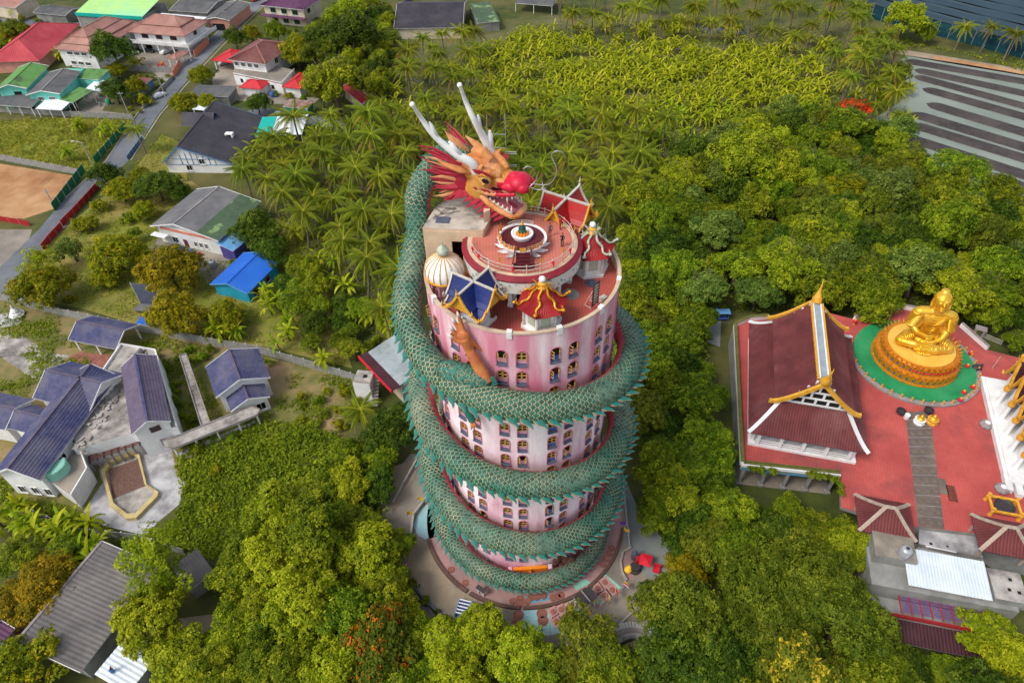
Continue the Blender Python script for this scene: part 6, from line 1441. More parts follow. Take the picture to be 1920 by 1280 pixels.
def HFr(A,B,rA,ze,rise,ext=0,z0=0,far=1.0):
    """frame from one eave line A->B and the ridge end above A's gable; the ridge stands ze+rise high"""
    f=HF.__new__(HF); a,b=G(*A,ze),G(*B,ze); r=G(*rA,ze+rise); u=(b-a); f.L=u.length; u.normalize(); v=Vector((-u.y,u.x,0)); hw=abs((r-a).dot(v)); f.W=(1+far)*hw; f.asym=(1-far)/(1+far)
    f.u,f.v=u,v; f.c=a+u*f.L/2+v*f.W/2; f.c.z=z0; f.ang=math.atan2(u.y,u.x); f.ze=ze-z0; keep(f.c,f.ang,f.L/2,f.W/2); return f
def addslab(t,name,pts,z0,z1,mats,f):
    b=MB(); q=[f.loc(x,y,z1) for x,y in pts]; b.prism([(p[0],p[1]) for p in q],z0,z1,0,1); return b.build(name,mats,t)
# --- garden side
f=HF((281,424),(409,452),(345,350),5.0); a=f.loc(318,426,7.2)[0]/(f.L/2); a=max(-.45,min(.2,a))
t=gable('long_house','long white house with grey and moss-green corrugated roof and orange band','house',f,2.2,'y',('roof_grey','corr'),'white_paint',1.0,wins=[('S',1.5+i*1.5,1.6,.9,1.4) for i in range(3)]+[('S',-4.5,1.6,1.6,1.6)],doors=[('S',-1.6,1.2,2.2)],asym=a,cap='stone_grey')
b=MB(); X,Y=f.L/2,f.W/2; k=.5; roof_face(b,(X+.03,-Y-.02,f.ze+.03),(X+.03,Y+.02,f.ze+.03),(X-a*X)*k,2.2*k,kind='corr',pitch=.5,amp=.07,thick=.05); b.build('green_sheets',[MATS['roof_green_sheet'],MATS['white_paint']],t)
b=MB(); b.box((-.5,-Y+.9,4.4),(X*1.5,.12,.6)); b.build('orange_band',MATS['orange_wall'],t); b=MB(); b.box((-X+2.6,-Y-.6,3.4),(4.2,1.6,.1)); b.build('white_awning',MATS['awning_white'],t)
f2=HF((408,462),(437,471),(441,420),3.4); t=lean('side_annex','light blue lean-to with purple front beside the long white house','annex',f2,.8,('roof_light_blue','corr'),high='W',posts=0,walls='wall_purple')
f=HF((393,533),(464,551),(437,470),3.2); gable('blue_shed','bright blue corrugated roof shed with turquoise walls','shed',f,1.5,'y',('roof_blue_sheet','corr'),'wall_cyan',.6,wins=[('E',1.5,1.5,1.2,1.2,'red_paint'),('E',-3,1.3,1.4,1.6,'red_paint')],trim='roof_light_blue')
t=thing('blue_table','long blue-topped outdoor table with red bench by the white house','table',G(342,473),R(-20)); b=MB(); b.box((0,0,.9),(5.6,2.0,.14)); b.build('top',MATS['roof_blue_sheet'],t); 
for s_ in (-1,1): b=MB(); b.box((2.2*s_,0,.42),(.3,1.6,.84)); b.build('leg',MATS['white_paint'],t)
t=thing('red_bench','red slatted bench at the end of the blue table','bench',G(366,482),R(35)); 
for k in range(4): b=MB(); b.box((0,-.5+.33*k,.55),(3.2,.24,.1)); b.build('slat',MATS['red_paint'],t)
for s_ in (-1,1): b=MB(); b.box((1.3*s_,0,.25),(.2,1.2,.5)); b.build('leg',MATS['iron_dark'],t)
t=thing('tarpaulin_screen','upright grey-green tarpaulin screen standing behind the round mango trees','screen',G(287,572),R(-8)); b=MB(); b.box((0,0,3.0),(5.6,.12,6.0)); b.build('sheet',MATS['sill_slate'],t)
for s_ in (-1,1): b=MB(); b.tube([(2.8*s_,0,0),(2.8*s_,0,6.2)],.09,6); b.build('pole',MATS['iron_white'],t)
b=MB(); b.box((-.4,-1.6,.6),(5.0,2.4,.1)); b.build('base_sheet',MATS['roof_grey'],t)
f=HF((255,606),(276,610),(262,596),1.8); lean('small_shelter','small blue and red sheet shelter beside the open blue pavilion','shelter',f,.4,('roof_blue_sheet','corr'),posts=2)
# --- blue-roofed abandoned complex
f=HF((128,637),(218,655),(163,590),3.4); gable('blue_tiled_pavilion','open blue-tiled pavilion standing by the concrete panel wall','pavilion',f,1.9,'x',('tile_blue','tile'),open_=True,posts=3,cap='tile_mauve')
f=HFr((75,901),(222,704),(18,872),6.2,2.6); wing=gable('blue_roofed_house','long two-storey white house with dusty blue tiled roof','house',f,2.6,'x',('tile_blue','tile'),'white_paint',.8,wins=[('W',-3+2.4*i,1.6,1.2,1.8) for i in range(3)]+[('S',-6+4*i,4.4,1.6,1.2) for i in range(3)],cap='tile_mauve')
fw=f
f=HFr((62,746),(168,772),(81,692),6.2,2.6); gable('blue_tiled_wing','blue-tiled wing with faded slopes joining the long blue-roofed house','house',f,2.6,'x',('tile_blue','tile'),'white_paint',.7,cap='tile_mauve',wins=[('W',0,3,1.4,1.4)])
f=HFr((14,802),(78,818),(24,768),4.6,1.7); gable('small_blue_wing','small blue-tiled gable wing at the far end of the long blue-roofed house','house',f,1.7,'x',('tile_blue','tile'),'white_paint',.6,cap='tile_mauve')
f=HFr((-70,790),(10,806),(-40,752),4.6,1.7); gable('small_blue_wing','blue-tiled side roof cut by the picture edge beside the small gable wing','house',f,1.7,'x',('tile_blue','tile'),'white_paint',.6,cap='tile_mauve')
f=HF((247,816),(320,790),(221,690),7.0); gable('narrow_white_wing','tall narrow white wing with mauve-grey tiled roof and one gable window','house',f,1.9,'y',('tile_mauve','tile'),'white_paint',.45,wins=[('S',.4,6.2,1.6,1.2,'brown_wood',1)],cap='tile_blue')
ft=thing('flat_roof_block','white flat-roofed block littered with broken roofing between the blue roofs','building',G(240,740,0)); c0=G(240,740,0)
def wpoly(pts,z): return [((G(x,y,z)-c0).x,(G(x,y,z)-c0).y) for x,y in pts]
b=MB(); b.prism(wpoly([(228,647),(292,658),(332,800),(246,812),(138,842),(150,720),(195,695)],5.2),0,5.2,0,1); b.build('block',[MATS['white_paint'],MATS['old_concrete']],ft)
b=MB()
for a,c in (((228,647),(292,658)),((292,658),(332,800)),((228,647),(195,695))):
    p,q=G(*a,5.2)-c0,G(*c,5.2)-c0; b.beam((p.x,p.y,5.45),(q.x,q.y,5.45),.25,.5)
b.build('parapet',MATS['white_paint'],ft)
b=MB()
for k in range(46):
    u=random.random(); x=150+75*u+random.uniform(-10,16); y=835-120*u+random.uniform(-12,16)
    p=G(x,y,5.2)-c0; b.box((p.x,p.y,5.3+random.uniform(0,.2)),(random.uniform(.3,1.3),random.uniform(.2,.9),random.uniform(.08,.25)),random.uniform(0,3))
for k in range(16):
    p=G(255+random.uniform(-12,30),670+random.uniform(-12,16),5.2)-c0; b.box((p.x,p.y,5.3),(random.uniform(.3,1.6),random.uniform(.2,.8),.15),random.uniform(0,3))
tag(b.build('rubble',MATS['old_concrete'],ft),kind='stuff')
b=MB(); p,q=G(250,672,5.5)-c0,G(266,657,5.5)-c0; b.tube([(p.x,p.y,5.7),(q.x,q.y,5.7)],.5,12); b.build('pipe_roll',MATS['stone_grey'],ft,smooth=True)
for k in range(6):
    u=(k+.5)/6; p=G(152+92*u,848-36*u,3.6)-c0
    b=MB(); b.box((0,0,0),(1.5,.14,1.5)); w_=b.build('window',MATS['window_glass'],ft,at=(p.x,p.y-.25,3.4),rz=.55); b=MB(); [b.box((x,-.1,0),(.12,.1,1.6)) for x in (-.75,0,.75)]; b.build('frame',MATS['white_paint'],w_)
pg=thing('pergola','brown slatted pergola in front of the ruined white block','pergola',G(168,866,2.6)-Vector((0,0,2.6)),math.atan2(*(lambda d:(d.y,d.x))(G(262,832,2.6)-G(168,866,2.6)))); PL=(G(262,832,2.6)-G(168,866,2.6)).length
for k in range(8): b=MB(); b.box((PL*k/7,.9,2.55),(.3,2.4,.3)); b.build('beam',MATS['iron_dark'],pg); b=MB(); b.box((PL*k/7,-.2,1.25),(.3,.3,2.5)); b.build('post',MATS['stone_grey'],pg)
for k in range(5): b=MB(); b.box((PL/2,.1+.42*k,2.75),(PL,.12,.1)); b.build('slat',MATS['brown_wood'],pg)
tr=thing('roof_terrace','grey roof terrace with low white rail at the end of the blue-roofed house','terrace',G(125,890,0)); c1=G(125,890,0)
b=MB(); q=[(G(x,y,3.6)-c1) for x,y in ((92,900),(135,930),(165,880),(150,840),(118,868))]; b.prism([(p.x,p.y) for p in q],0,3.6,0,1); b.build('block',[MATS['white_paint'],MATS['concrete_paving']],tr)
b=MB(); [b.beam((p.x,p.y,3.9),(r_.x,r_.y,3.9),.2,.6) for p,r_ in zip(q[1:3],q[2:4])]; b.build('rail',MATS['white_paint'],tr)
b=MB(); p=G(104,878,4.5)-c1; b.lathe([(2.0,0),(2.0,1.9),(1.85,2.0),(0,2.0)],24,(p.x,p.y,3.6),a0=-2.6,a1=.9); b.build('round_bay',MATS['mural_green'],tr)
for k in range(2): p=G(150-k*14,905-6*k,1.8)-c1; b=MB(); b.box((0,0,0),(.9,.12,1.6)); b.build('window',MATS['window_glass'],tr,at=(p.x+.3,p.y-.15,1.9),rz=.85)
# pool surround on the patio
po=thing('dry_pool','drained angular pool with yellow rim and brown gravel floor on the white patio','pool',G(245,920)); c2=G(245,920)
outer=[(192,885),(205,866),(253,848),(263,853),(278,912),(300,926),(298,934),(258,975),(240,976),(210,952)]; q=[G(x,y)-c2 for x,y in outer]; cc=sum(q,Vector())/len(q)
b=MB(); n=len(q); vs=[]
for p in q:
    i_=cc+(p-cc)*.86
    vs+= [(p.x,p.y,.02),(p.x,p.y,.75),(i_.x,i_.y,.75),(i_.x,i_.y,.05)]
b.add(vs,[(i*4+j,((i+1)%n)*4+j,((i+1)%n)*4+j+1,i*4+j+1) for i in range(n) for j in range(3)]); M('rim_yellow',(196,178,126),(176,156,104),.8,.8,.1,fine=.1); b.build('rim',MATS['rim_yellow'],po)
b=MB(); b.poly([((cc+(p-cc)*.87).x,(cc+(p-cc)*.87).y,.06) for p in q][::-1]); b.build('floor',MATS['old_concrete'],po)
b=MB(); g_=[G(x,y)-c2 for x,y in ((203,880),(258,862),(275,910),(212,936))]; b.poly([(p.x,p.y,.1) for p in g_][::-1]); M('gravel_brown',(116,88,78),(92,70,62),3,.95,.6,fine=.3); b.build('gravel',MATS['gravel_brown'],po)
for px,py in ((196,970),(257,988),(322,922)):
    pass
f=HF((405,746),(507,708),(383,689),5.0); gable('blue_tiled_house','small square white house with weathered blue tiled roof and front porch gable','house',f,2.2,'y',('tile_blue','tile'),'white_paint',.6,cap='tile_mauve',wins=[('E',0,2.5,1.2,1.4)])
f=HF((433,772),(506,744),(419,738),3.6); gable('porch_roof','blue-tiled porch gable in front of the small blue-tiled house','porch',f,1.5,'y',('tile_blue','tile'),'white_paint',.5,wins=[('S',-1.6,1.7,1.6,1.8),('S',1.6,1.7,1.6,1.8)],cap='tile_mauve')
def covered_walk(label,pts,z,posts):
    c=G(*pts[0]); t=thing('covered_walkway',label,'walkway',c); q=[G(x,y,z)-c for x,y in pts]
    b=MB(); b.prism([(p.x,p.y) for p in q],z-.25,z,0,1); b.build('roof_slab',[MATS['white_paint'],MATS['old_concrete']],t)
    b=MB(); [b.beam((p.x,p.y,z+.12),(r_.x,r_.y,z+.12),.18,.24) for p,r_ in zip(q,q[1:]+q[:1])]; b.build('edge_rib',MATS['stone_grey'],t)
    for x,y in posts: p=G(x,y,z)-c; b=MB(); b.box((p.x,p.y,z/2-.15),(.25,.25,z-.3)); b.build('post',MATS['white_paint'],t)
covered_walk('long stained concrete walkway roof running between the two blue-tiled houses',[(337,668),(349,663),(394,793),(378,800)],3.0,[(345,672),(358,710),(371,750),(384,790)])
covered_walk('stained concrete walkway roof leading to the porch gable',[(306,838),(300,824),(322,822),(470,762),(488,768),(482,778),(322,842)],3.1,[(325,838),(365,822),(405,806),(445,790),(480,776)])
patch('walk_pavement',[(330,850),(478,788),(484,800),(345,862)],3*e+.02,MATS['white_paving'])
# --- long sheds at the lower edge
f=HFr((151,1260),(302,1062),(60,1168),4.0,1.7,far=.12); gable('long_grey_shed','long shed with dark grey corrugated roof under the leaning tree','shed',f,1.7,'x',('shed_grey','corr'),'wall_grey',.5,cap='stone_grey',pitch=.62,amp=.09,asym=f.asym)
f=HF((352,1108),(402,1072),(336,1056),3.4); lean('grey_shed','small dark grey roofed shed beneath trees beside the long grey shed','shed',f,.5,('shed_grey','corr'),posts=0,walls='wall_grey')
f=HF((165,1302),(256,1206),(100,1250),3.6); f=HF((240,1300),(306,1216),(168,1282),3.6); lean('white_sheet_roof','pale blue-white corrugated roof at the lower edge beside the long grey shed','shed',f,.6,('roof_white','corr'),posts=0,walls='wall_grey',pitch=.62,amp=.08)
t=thing('red_roof_ornament','small red and blue ornament standing on the pale corrugated roof','ornament',G(211,1258,4.2)); b=MB(); b.lathe([(.3,0),(.2,.4),(.3,.6),(0,.9)],8); b.build('base',MATS['blue_paint'],t); b=MB(); flame(b,(0,0,.7),(.3,0,1),(0,1,0),.8,.3); b.build('top',MATS['red_paint'],t)
f=HF((-40,1235),(2,1212),(-20,1160),3.0); f=HF((0,1208),(28,1178),(-30,1175),3.2); gable('purple_roof_shed','small shed with faded purple roof at the edge beside the long grey shed','shed',f,.8,'x',('roof_purple','corr'),'wall_grey',.4)
# --- village at the top
f=HF((-30,118),(74,114),(50,49),4.2); hip('red_hip_house','big crimson hip-roofed house beside the turquoise house','house',f,4.2,('roof_crimson','rib'),'salmon_wall',.8,cap='roof_crimson',pitch=.8,amp=.04,trim='salmon_wall')
f=HF((100,92),(175,99),(163,36),6.6); hip('tiered_roof_house','white two-storey house with three-tier brown hipped roof','house',f,4.2,('tile_brown','tile'),'white_paint',1.0,tiers=3,cap='tile_brown',trim='white_paint',wins=[('S',-3+3*i,5.2,2.2,1.0,'white_paint',3) for i in range(3)]+[('S',-3+3*i,1.8,2.2,1.2,'white_paint',3) for i in range(3)]+[('E',-5+4*i,5.2,1.6,1.2,'brown_wood') for i in range(3)],edge='tile_brown')
f=HF((236,60),(346,69),(266,29),7.0); t=hip('balcony_house','white balcony house with two-tier brown roof and long balustrade','house',f,3.6,('tile_brown','tile'),'white_paint',1.6,tiers=2,cap='tile_brown',edge='tile_brown',wins=[('S',-6+6*i,5.4,2.6,1.4,'brown_wood',3) for i in range(3)]+[('E',0,5.4,1.8,1.4,'brown_wood')]+[('S',-6,1.8,2.6,1.6,'brown_wood',3)])
X,Y=f.L/2+1.2,f.W/2+1.2
b=MB(); b.box((0,0,3.6),(2*X,2*Y,.3)); b.build('balcony_floor',MATS['white_paint'],t)
for p,q in (((-X,-Y),(X,-Y)),((X,-Y),(X,Y))):
    b=MB(); b.beam((*p,4.75),(*q,4.75),.2,.16); b.beam((*p,4.0),(*q,4.0),.16,.5); n=int((Vector(q)-Vector(p)).length/.55)
    for k in range(n): u=(k+.5)/n; b.box((p[0]+(q[0]-p[0])*u,p[1]+(q[1]-p[1])*u,4.45),(.16,.16,.5))
    tag(b.build('balustrade',MATS['white_paint'],t),kind='stuff')
for k in range(5): b=MB(); b.box((-X+.4+k*(2*X-.8)/4,-Y+.3,1.75),(.35,.35,3.5)); b.build('post',MATS['white_paint'],t)
f=HF((330,112),(356,98),(322,104),3.2); hip('gate_roof','brown tiled gate roof between the orange front walls','gate',f,1.0,('tile_brown','tile'),open_=True,posts=2,over=.4,cap='tile_brown',edge='tile_brown')
f=HF((425,112),(498,121),(464,71),6.8); t=hip('maroon_roof_house','white house with maroon tiled hip roof and roof terrace','house',f,2.8,('tile_maroon','tile'),'white_paint',1.2,cap='tile_brown',wins=[('S',-5+2.6*i,5.2,1.6,1.3,'white_paint',3) for i in range(4)]+[('E',-2,5.2,2.0,2.0)],capw=.22)
b=MB(); q=[f.loc(x,y,3.4) for x,y in ((438,140),(528,158),(552,132),(505,120),(440,118))]; b.prism([(p[0],p[1]) for p in q],0,3.4,0,1); b.build('terrace_block',[MATS['white_paint'],MATS['concrete_paving']],t)
b=MB(); [b.beam((p[0],p[1],3.9),(r_[0],r_[1],3.9),.2,.16) or b.beam((p[0],p[1],3.55),(r_[0],r_[1],3.55),.16,.2) for p,r_ in zip(q[:2],q[1:3])]; b.build('terrace_rail',MATS['white_paint'],t)
for k in range(6): p=Vector(q[0]).lerp(Vector(q[1]),.15+.13*k); b=MB(); b.box((0,0,0),(1.0,.1,1.3)); b.build('window',MATS['window_glass'],t,at=(p.x,p.y-.08,1.8),rz=-.1)
for lab,A,B,C,ze in (('red sheet hip canopy over the drive of the maroon-roofed house',(396,113),(440,119),(418,90),3.6),('red sheet hip roof at the garden end of the maroon-roofed house',(528,163),(563,167),(545,135),3.6),('small red sheet hip roof on the porch of the maroon-roofed house',(448,164),(490,168),(464,149),3.0)):
    f=HF(A,B,C,ze); hip('red_canopy',lab,'canopy',f,1.6,('roof_red_sheet','rib'),'white_paint',.7,open_=('drive' in lab),posts=2 if 'drive' in lab else 0,cap='roof_red_sheet',pitch=.7,amp=.03,edge='roof_red_sheet',capw=.18)
f=HFr((436,308),(495,220),(353,249),3.2,5.0,far=.42); t=gable('timbered_house','steep dark-roofed white house with pale blue timber trim','house',f,5.0,'x',('tile_slate','tile'),'white_paint',.7,edge='timber_blue',cap='tile_slate',asym=f.asym,wins=[('W',-1.2,3.6,1.6,1.6,'white_paint',2),('W',3.0,1.6,1.6,1.6)])
X,Y=f.L/2-.72,f.W/2-.7
b=MB()
for y in (-5,-3.4,-1.8,-.2,1.4,3.0,4.6):
    if abs(y)<Y-1: b.beam((-X-.06,y,2.6),(-X-.06,y,3.2+5.0*(1-abs(y)/(Y+.7))-.4),.08,.2,up=(1,0,0))
for z in (2.6,4.3): w_=(Y+.7)*(1-max(0,(z-3.2))/5.0)-.8; b.beam((-X-.06,-w_,z),(-X-.06,w_,z),.08,.2,up=(1,0,0))
b.build('timber_frame',MATS['timber_blue'],t)
b=MB(); roof_face(b,(3,Y+1.2,6.0),(3,Y*.1,6.0),3.0,2.6,kind='tile',pitch=.42); b.build('cross_gable_slope',[MATS['tile_slate'],MATS['timber_blue']],t); b=MB(); roof_face(b,(9,Y*.1,6.0),(9,Y+1.2,6.0),3.0,2.6,kind='tile',pitch=.42); b.build('cross_gable_slope',[MATS['tile_slate'],MATS['timber_blue']],t)
b=MB(); b.box((-1.0,-Y*.55,5.0),(1.4,2.2,1.5)); b.build('dormer',MATS['white_paint'],t); b=MB(); b.box((-1.75,-Y*.55,5.0),(.06,1.2,.9)); b.build('dormer_window',MATS['window_glass'],t)
f=HF((478,256),(566,252),(497,222),3.2); lean('white_canopy','white sheet canopy with turquoise end beside the timbered house','canopy',f,.4,('awning_white','corr'),posts=3)
b=MB(); roof_face(b,(-f.L/2+.02,-f.W/2-.02,3.28),(-f.L/2+4.5,-f.W/2-.02,3.28),f.W*.98,.4,kind='corr',thick=.04); o=b.build('turquoise_sheet',[MATS['roof_turq'],MATS['roof_turq']],bpy.data.objects[[x.name for x in COL.objects if x.name.startswith('white_canopy')][-1]])
f=HF((352,179),(428,182),(366,161),3.2); lean('grey_garage','low grey-roofed garage between the timbered house and the red canopy','garage',f,.4,('roof_cement_dark','corr'),posts=0,walls='wall_grey')
f=HF((360,205),(382,207),(372,184),3.0); lean('white_carport','white carport roof beside the timbered house','carport',f,.3,('awning_white','corr'),posts=2)
f=HF((530,200),(576,205),(538,187),2.6); lean('rusty_shed','rusty low sheet-roofed shed by the lane behind the timbered house','shed',f,.4,('rust_sheet','corr'),posts=2,walls='shutter_green')
f=HF((680,196),(700,190),(688,152),3.4); gable('red_roof_shed','narrow red-roofed shed half hidden behind the big round tree','shed',f,1.0,'y',('tile_red','corr'),'wall_cream',.4)
f=HF((234,166),(262,168),(244,146),2.6); lean('brown_hut','brown-roofed blue hut in the garden below the courtyard wall','hut',f,.4,('tile_maroon','corr'),posts=0,walls='blue_paint')
# turquoise house
f=HFr((50,166),(92,124),(18,156),6.4,1.5); gable('turquoise_house','turquoise house with patched green sheet roof','house',f,1.5,'x',('roof_leaf_green','corr'),'wall_turq',.8,wins=[('W',-1.2,4.6,2.2,1.2,'iron_dark',4)])
f=HFr((112,176),(152,134),(80,167),5.6,1.2); gable('turquoise_wing','turquoise wing with dark cement roof beside the patched green roof','house',f,1.2,'x',('roof_cement_dark','corr'),'wall_turq',.7,wins=[('W',-2.0,4.0,2.0,1.1,'white_paint',4),('W',1.6,4.0,2.0,1.1,'white_paint',4)],cap='stone_grey')
f=HF((-15,196),(58,202),(10,180),3.2); lean('dark_lean_to','dark lean-to roof in front of the turquoise house','shed',f,1.0,('roof_cement_dark','corr'),posts=4)
for lab,A,B,C,ze,mt,nm in (('white canopy with blue edge in front of the turquoise wing',(66,204),(115,207),(82,184),3.0,'awning_white','white_canopy'),('white canopy beyond the pale drive of the turquoise house',(158,168),(196,172),(172,152),3.0,'awning_white','white_canopy'),('green sloping canopy on posts beside the pale drive',(110,187),(136,193),(131,163),3.6,'roof_leaf_green','green_canopy'),('flat green roof behind the small turquoise balcony',(143,147),(184,150),(156,131),4.4,'roof_leaf_green','green_canopy')):
    f=HF(A,B,C,ze); lean(nm,lab,'canopy',f,.7,(mt,'corr'),posts=3 if ze<4 else 0,walls=None if ze<4 else 'wall_turq')
t=thing('turquoise_balcony','small turquoise-railed roof balcony between the green canopies','balcony',G(148,160,0),R(-8)); b=MB(); b.box((0,0,2),(6,4,4)); b.build('block',MATS['wall_turq'],t); b=MB(); [b.box(c,d) for c,d in (((0,-2,4.5),(6.2,.2,1.0)),((0,2,4.5),(6.2,.2,1.0)),((3,0,4.5),(.2,3.8,1.0)),((-3,0,4.5),(.2,3.8,1.0)))]; b.build('rail',MATS['wall_turq'],t)
f=HF((140,25),(266,33),(154,-4),5.2); t=lean('lime_roof_hall','large hall with pale lime-green sheet roof and turquoise lower edge','hall',f,3.0,('roof_lime','rib'),posts=4,walls='wall_grey',pitch=1.2,amp=.04)
b=MB(); b.box((0,-f.W/2-.06,4.9),(f.L,.1,1.3)); b.build('turquoise_fascia',MATS['roof_turq'],t)
f=HF((317,20),(388,25),(332,-10),4.4); gable('dark_roof_house','dark grey-roofed house behind the white balcony house','house',f,1.6,'x',('roof_cement_dark','corr'),'wall_grey',.7)
f=HF((381,37),(430,39),(402,4),4.2); gable('dark_garage','dark grey-roofed garage with open dark front at the road junction','garage',f,1.0,'y',('roof_cement_dark','corr'),'salmon_wall',.6,doors=[('S',0,5.0,2.6,'dark_void')])
f=HF((286,36),(372,44),(300,26),4.6); lean('white_canopy','long white canopy behind the brown roof of the balcony house','canopy',f,.3,('awning_white','corr'),posts=3)
f=HF((62,24),(122,30),(74,8),3.4); gable('grey_roof_cottage','small grey-roofed cottage with blue sheets beside the lime-green hall','house',f,1.0,'x',('roof_cement_dark','corr'),'wall_grey',.5)
f=HF((486,10),(570,19),(512,-14),7.0); t=hip('purple_roof_house','cream house with dark purple hip roof and green windows','house',f,3.0,('roof_purple','tile'),'wall_cream',1.1,cap='roof_purple',wins=[('S',-5+5*i,5.2,2.4,1.8,'shutter_green',3) for i in range(3)]+[('E',-3,5.2,2.0,1.6,'shutter_green')]+[('S',-5+5*i,1.7,2.4,1.8,'shutter_green',3) for i in range(3)],edge='white_paint')
b=MB(); b.box((0,-f.W/2-.2,3.5),(f.L,2.6,.18)); b.build('skirt_roof',MATS['roof_purple'],t)
panel_wall('concrete_wall','pale blue wall in front of the cream house with purple roof',[(505,42),(592,52)],1.8,3)
panel_wall('painted_wall','faded violet wall beside the steep dark roofs at the top',[(724,66),(770,-2)],2.2,3,.12,'purple_rail','purple_rail')
f=HF((738,54),(868,52),(760,4),4.2); gable('dark_steep_house','house with steep dark slate roofs behind the palm orchard','house',f,4.0,'x',('tile_slate','tile'),'wall_cream',.6,edge='white_paint')
f=HF((896,44),(938,40),(900,8),3.6); lean('grey_green_roof','grey-green sheet roof beside the steep dark slate house','shed',f,.6,('roof_green_sheet','corr'),posts=0,walls='wall_grey')
f=HF((965,6),(1036,12),(975,-12),3.6); lean('dark_far_shed','dark sheet-roofed shed at the far side of the banana field','shed',f,.5,('roof_cement_dark','corr'),posts=3)
f=HF((-20,8),(28,16),(-10,-14),5.0); gable('cream_house','cream-walled house at the far corner beyond the side road','house',f,1.4,'x',('tile_brown','tile'),'wall_cream',.6)
# annexe beside the tower and ruined stair tower
f=HF((690,660),(750,722),(722,616),5.6); M('roof_pale',(160,168,170),(136,146,150),.3,.6,.1,c3=(118,122,122),scale3=.2,fine=.08); t=lean('annexe_hall','hall with pale sheet roof and dark red edge beside the dragon tower','hall',f,.8,('roof_pale','corr'),posts=4,walls='wall_cream')
b=MB(); b.box((0,-f.W/2-.3,5.5),(f.L+.4,3.4,.12)); b.build('dark_red_eave',MATS['maroon_dark'],t); b=MB(); b.box((0,-f.W/2-2.0,5.4),(f.L+.5,.2,.7)); b.build('red_beam',MATS['ribbon_red'],t)
t=thing('ruined_stair_tower','ruined white concrete stair tower with rusty rails beside the annexe hall','tower',G(690,744),R(-8)); b=MB(); b.prism([(-1.6,-1.6),(1.6,-1.6),(1.6,1.8),(-1.6,1.8)],0,5.5,0,1); b.build('block',[MATS['white_paint'],MATS['old_concrete']],t)
b=MB(); [b.beam((-1.5,-1.5,z),(1.5,-1.5,z),.08) or b.beam((-1.5,-1.5,z),(-1.5,1.7,z),.08) for z in (5.9,6.3)]; b.build('rail',MATS['rust_sheet'],t)
for k in range(10): b=MB(); b.box((2.2,1.6-.45*k,5.2-.5*k),(1.0,.5,.12)); b.build('step',MATS['stone_grey'],t)
b=MB(); b.box((.3,.3,5.6),(.7,.7,.12)); b.build('hatch',MATS['dark_void'],t)
# stupa on a checkered plinth
t=thing('white_stupa','small white tiered stupa on a checkered plinth beside the concrete panel wall','stupa',G(33,592)); b=MB(); b.lathe([(1.6,.2),(1.6,.5),(1.2,.55),(1.2,1.0),(.8,1.05),(.9,1.5),(.6,1.9),(.3,2.1),(.2,2.6),(.05,3.2),(0,3.2)],8); b.build('body',MATS['white_paint'],t); b=MB(); b.box((-1.5,-1.5,.1),(6,5,.2),.3); b.build('plinth',MATS['white_paving'],t)
# vehicles, poles, lamps
M('car_silver',(168,172,176),rough=.3,metal=.3,spec=.5); M('car_dark',(40,44,50),rough=.25,spec=.6); M('tyre',(22,22,22)); M('car_white',(226,228,230),rough=.25,spec=.5); M('lamp_glass',(240,236,220),rough=.2)
def car(label,p,rz,paint):
    t=thing('parked_car',label,'car',p,rz); b=MB()
    prof=[(-2.1,.35),(2.1,.35),(2.15,.75),(1.95,.9),(1.1,.98),(.5,1.42),(-1.0,1.45),(-1.8,1.0),(-2.12,.95)]
    n=len(prof); vs=[(x,-.82 if z<1.1 else -.66,z) for x,z in prof]+[(x,.82 if z<1.1 else .66,z) for x,z in prof]
    b.add(vs,[tuple(range(n)),tuple(reversed(range(n,2*n)))]+[(i,n+i,n+(i+1)%n,(i+1)%n) for i in range(n)]); b.build('body',MATS[paint],t)
    for s_ in (-1,1): b=MB(); b.add([(1.0,.78*s_,1.0),(.5,.69*s_,1.36),(-.95,.69*s_,1.38),(-1.65,.78*s_,1.02)],[(0,1,2,3) if s_>0 else (3,2,1,0)]); b.build('side_window',MATS['window_glass'],t)
    b=MB(); b.add([(1.14,-.68,1.0),(1.14,.68,1.0),(.56,.6,1.42),(.56,-.6,1.42)],[(0,1,2,3)]); b.build('windscreen',MATS['window_glass'],t)
    for x in (-1.3,1.3):
        for y in (-.78,.78): b=MB(); b.tube([(x,y-.1,.33),(x,y+.1,.33)],.33,12); w_=b.build('wheel',MATS['tyre'],t); b=MB(); b.tube([(x,y-.12,.33),(x,y+.12,.33)],.18,8); b.build('rim',MATS['car_silver'],w_)
    for y in (-.6,.6): b=MB(); b.box((2.12,y,.72),(.08,.3,.14)); b.build('headlight',MATS['lamp_glass'],t)
    return t
car('silver car parked under the balcony of the white house',G(312,100),R(60),'car_white'); car('dark grey car parked in front of the balcony house',G(280,98),R(-20),'car_dark'); car('white car half hidden by trees in the courtyard',G(250,103),R(40),'car_white'); car('dark car parked beneath the balcony beside the silver car',G(330,101),R(60),'car_dark'); car('red car on the road at the far end of the village',G(481,2),R(50),'red_paint')
t=thing('red_machinery','red and orange pile of ornamental machinery in the courtyard','machinery',G(296,130))
for k in range(14): b=MB(); a=random.uniform(0,6.28); r_=random.uniform(0,3.2); flame(b,(r_*math.cos(a),r_*math.sin(a)*.6,.1),(random.uniform(-.5,.5),random.uniform(-.5,.5),1),(1,0,0),random.uniform(1,2.4),.5); b.build('piece',MATS[random.choice(['red_paint','orange_flame','ribbon_red'])],t)
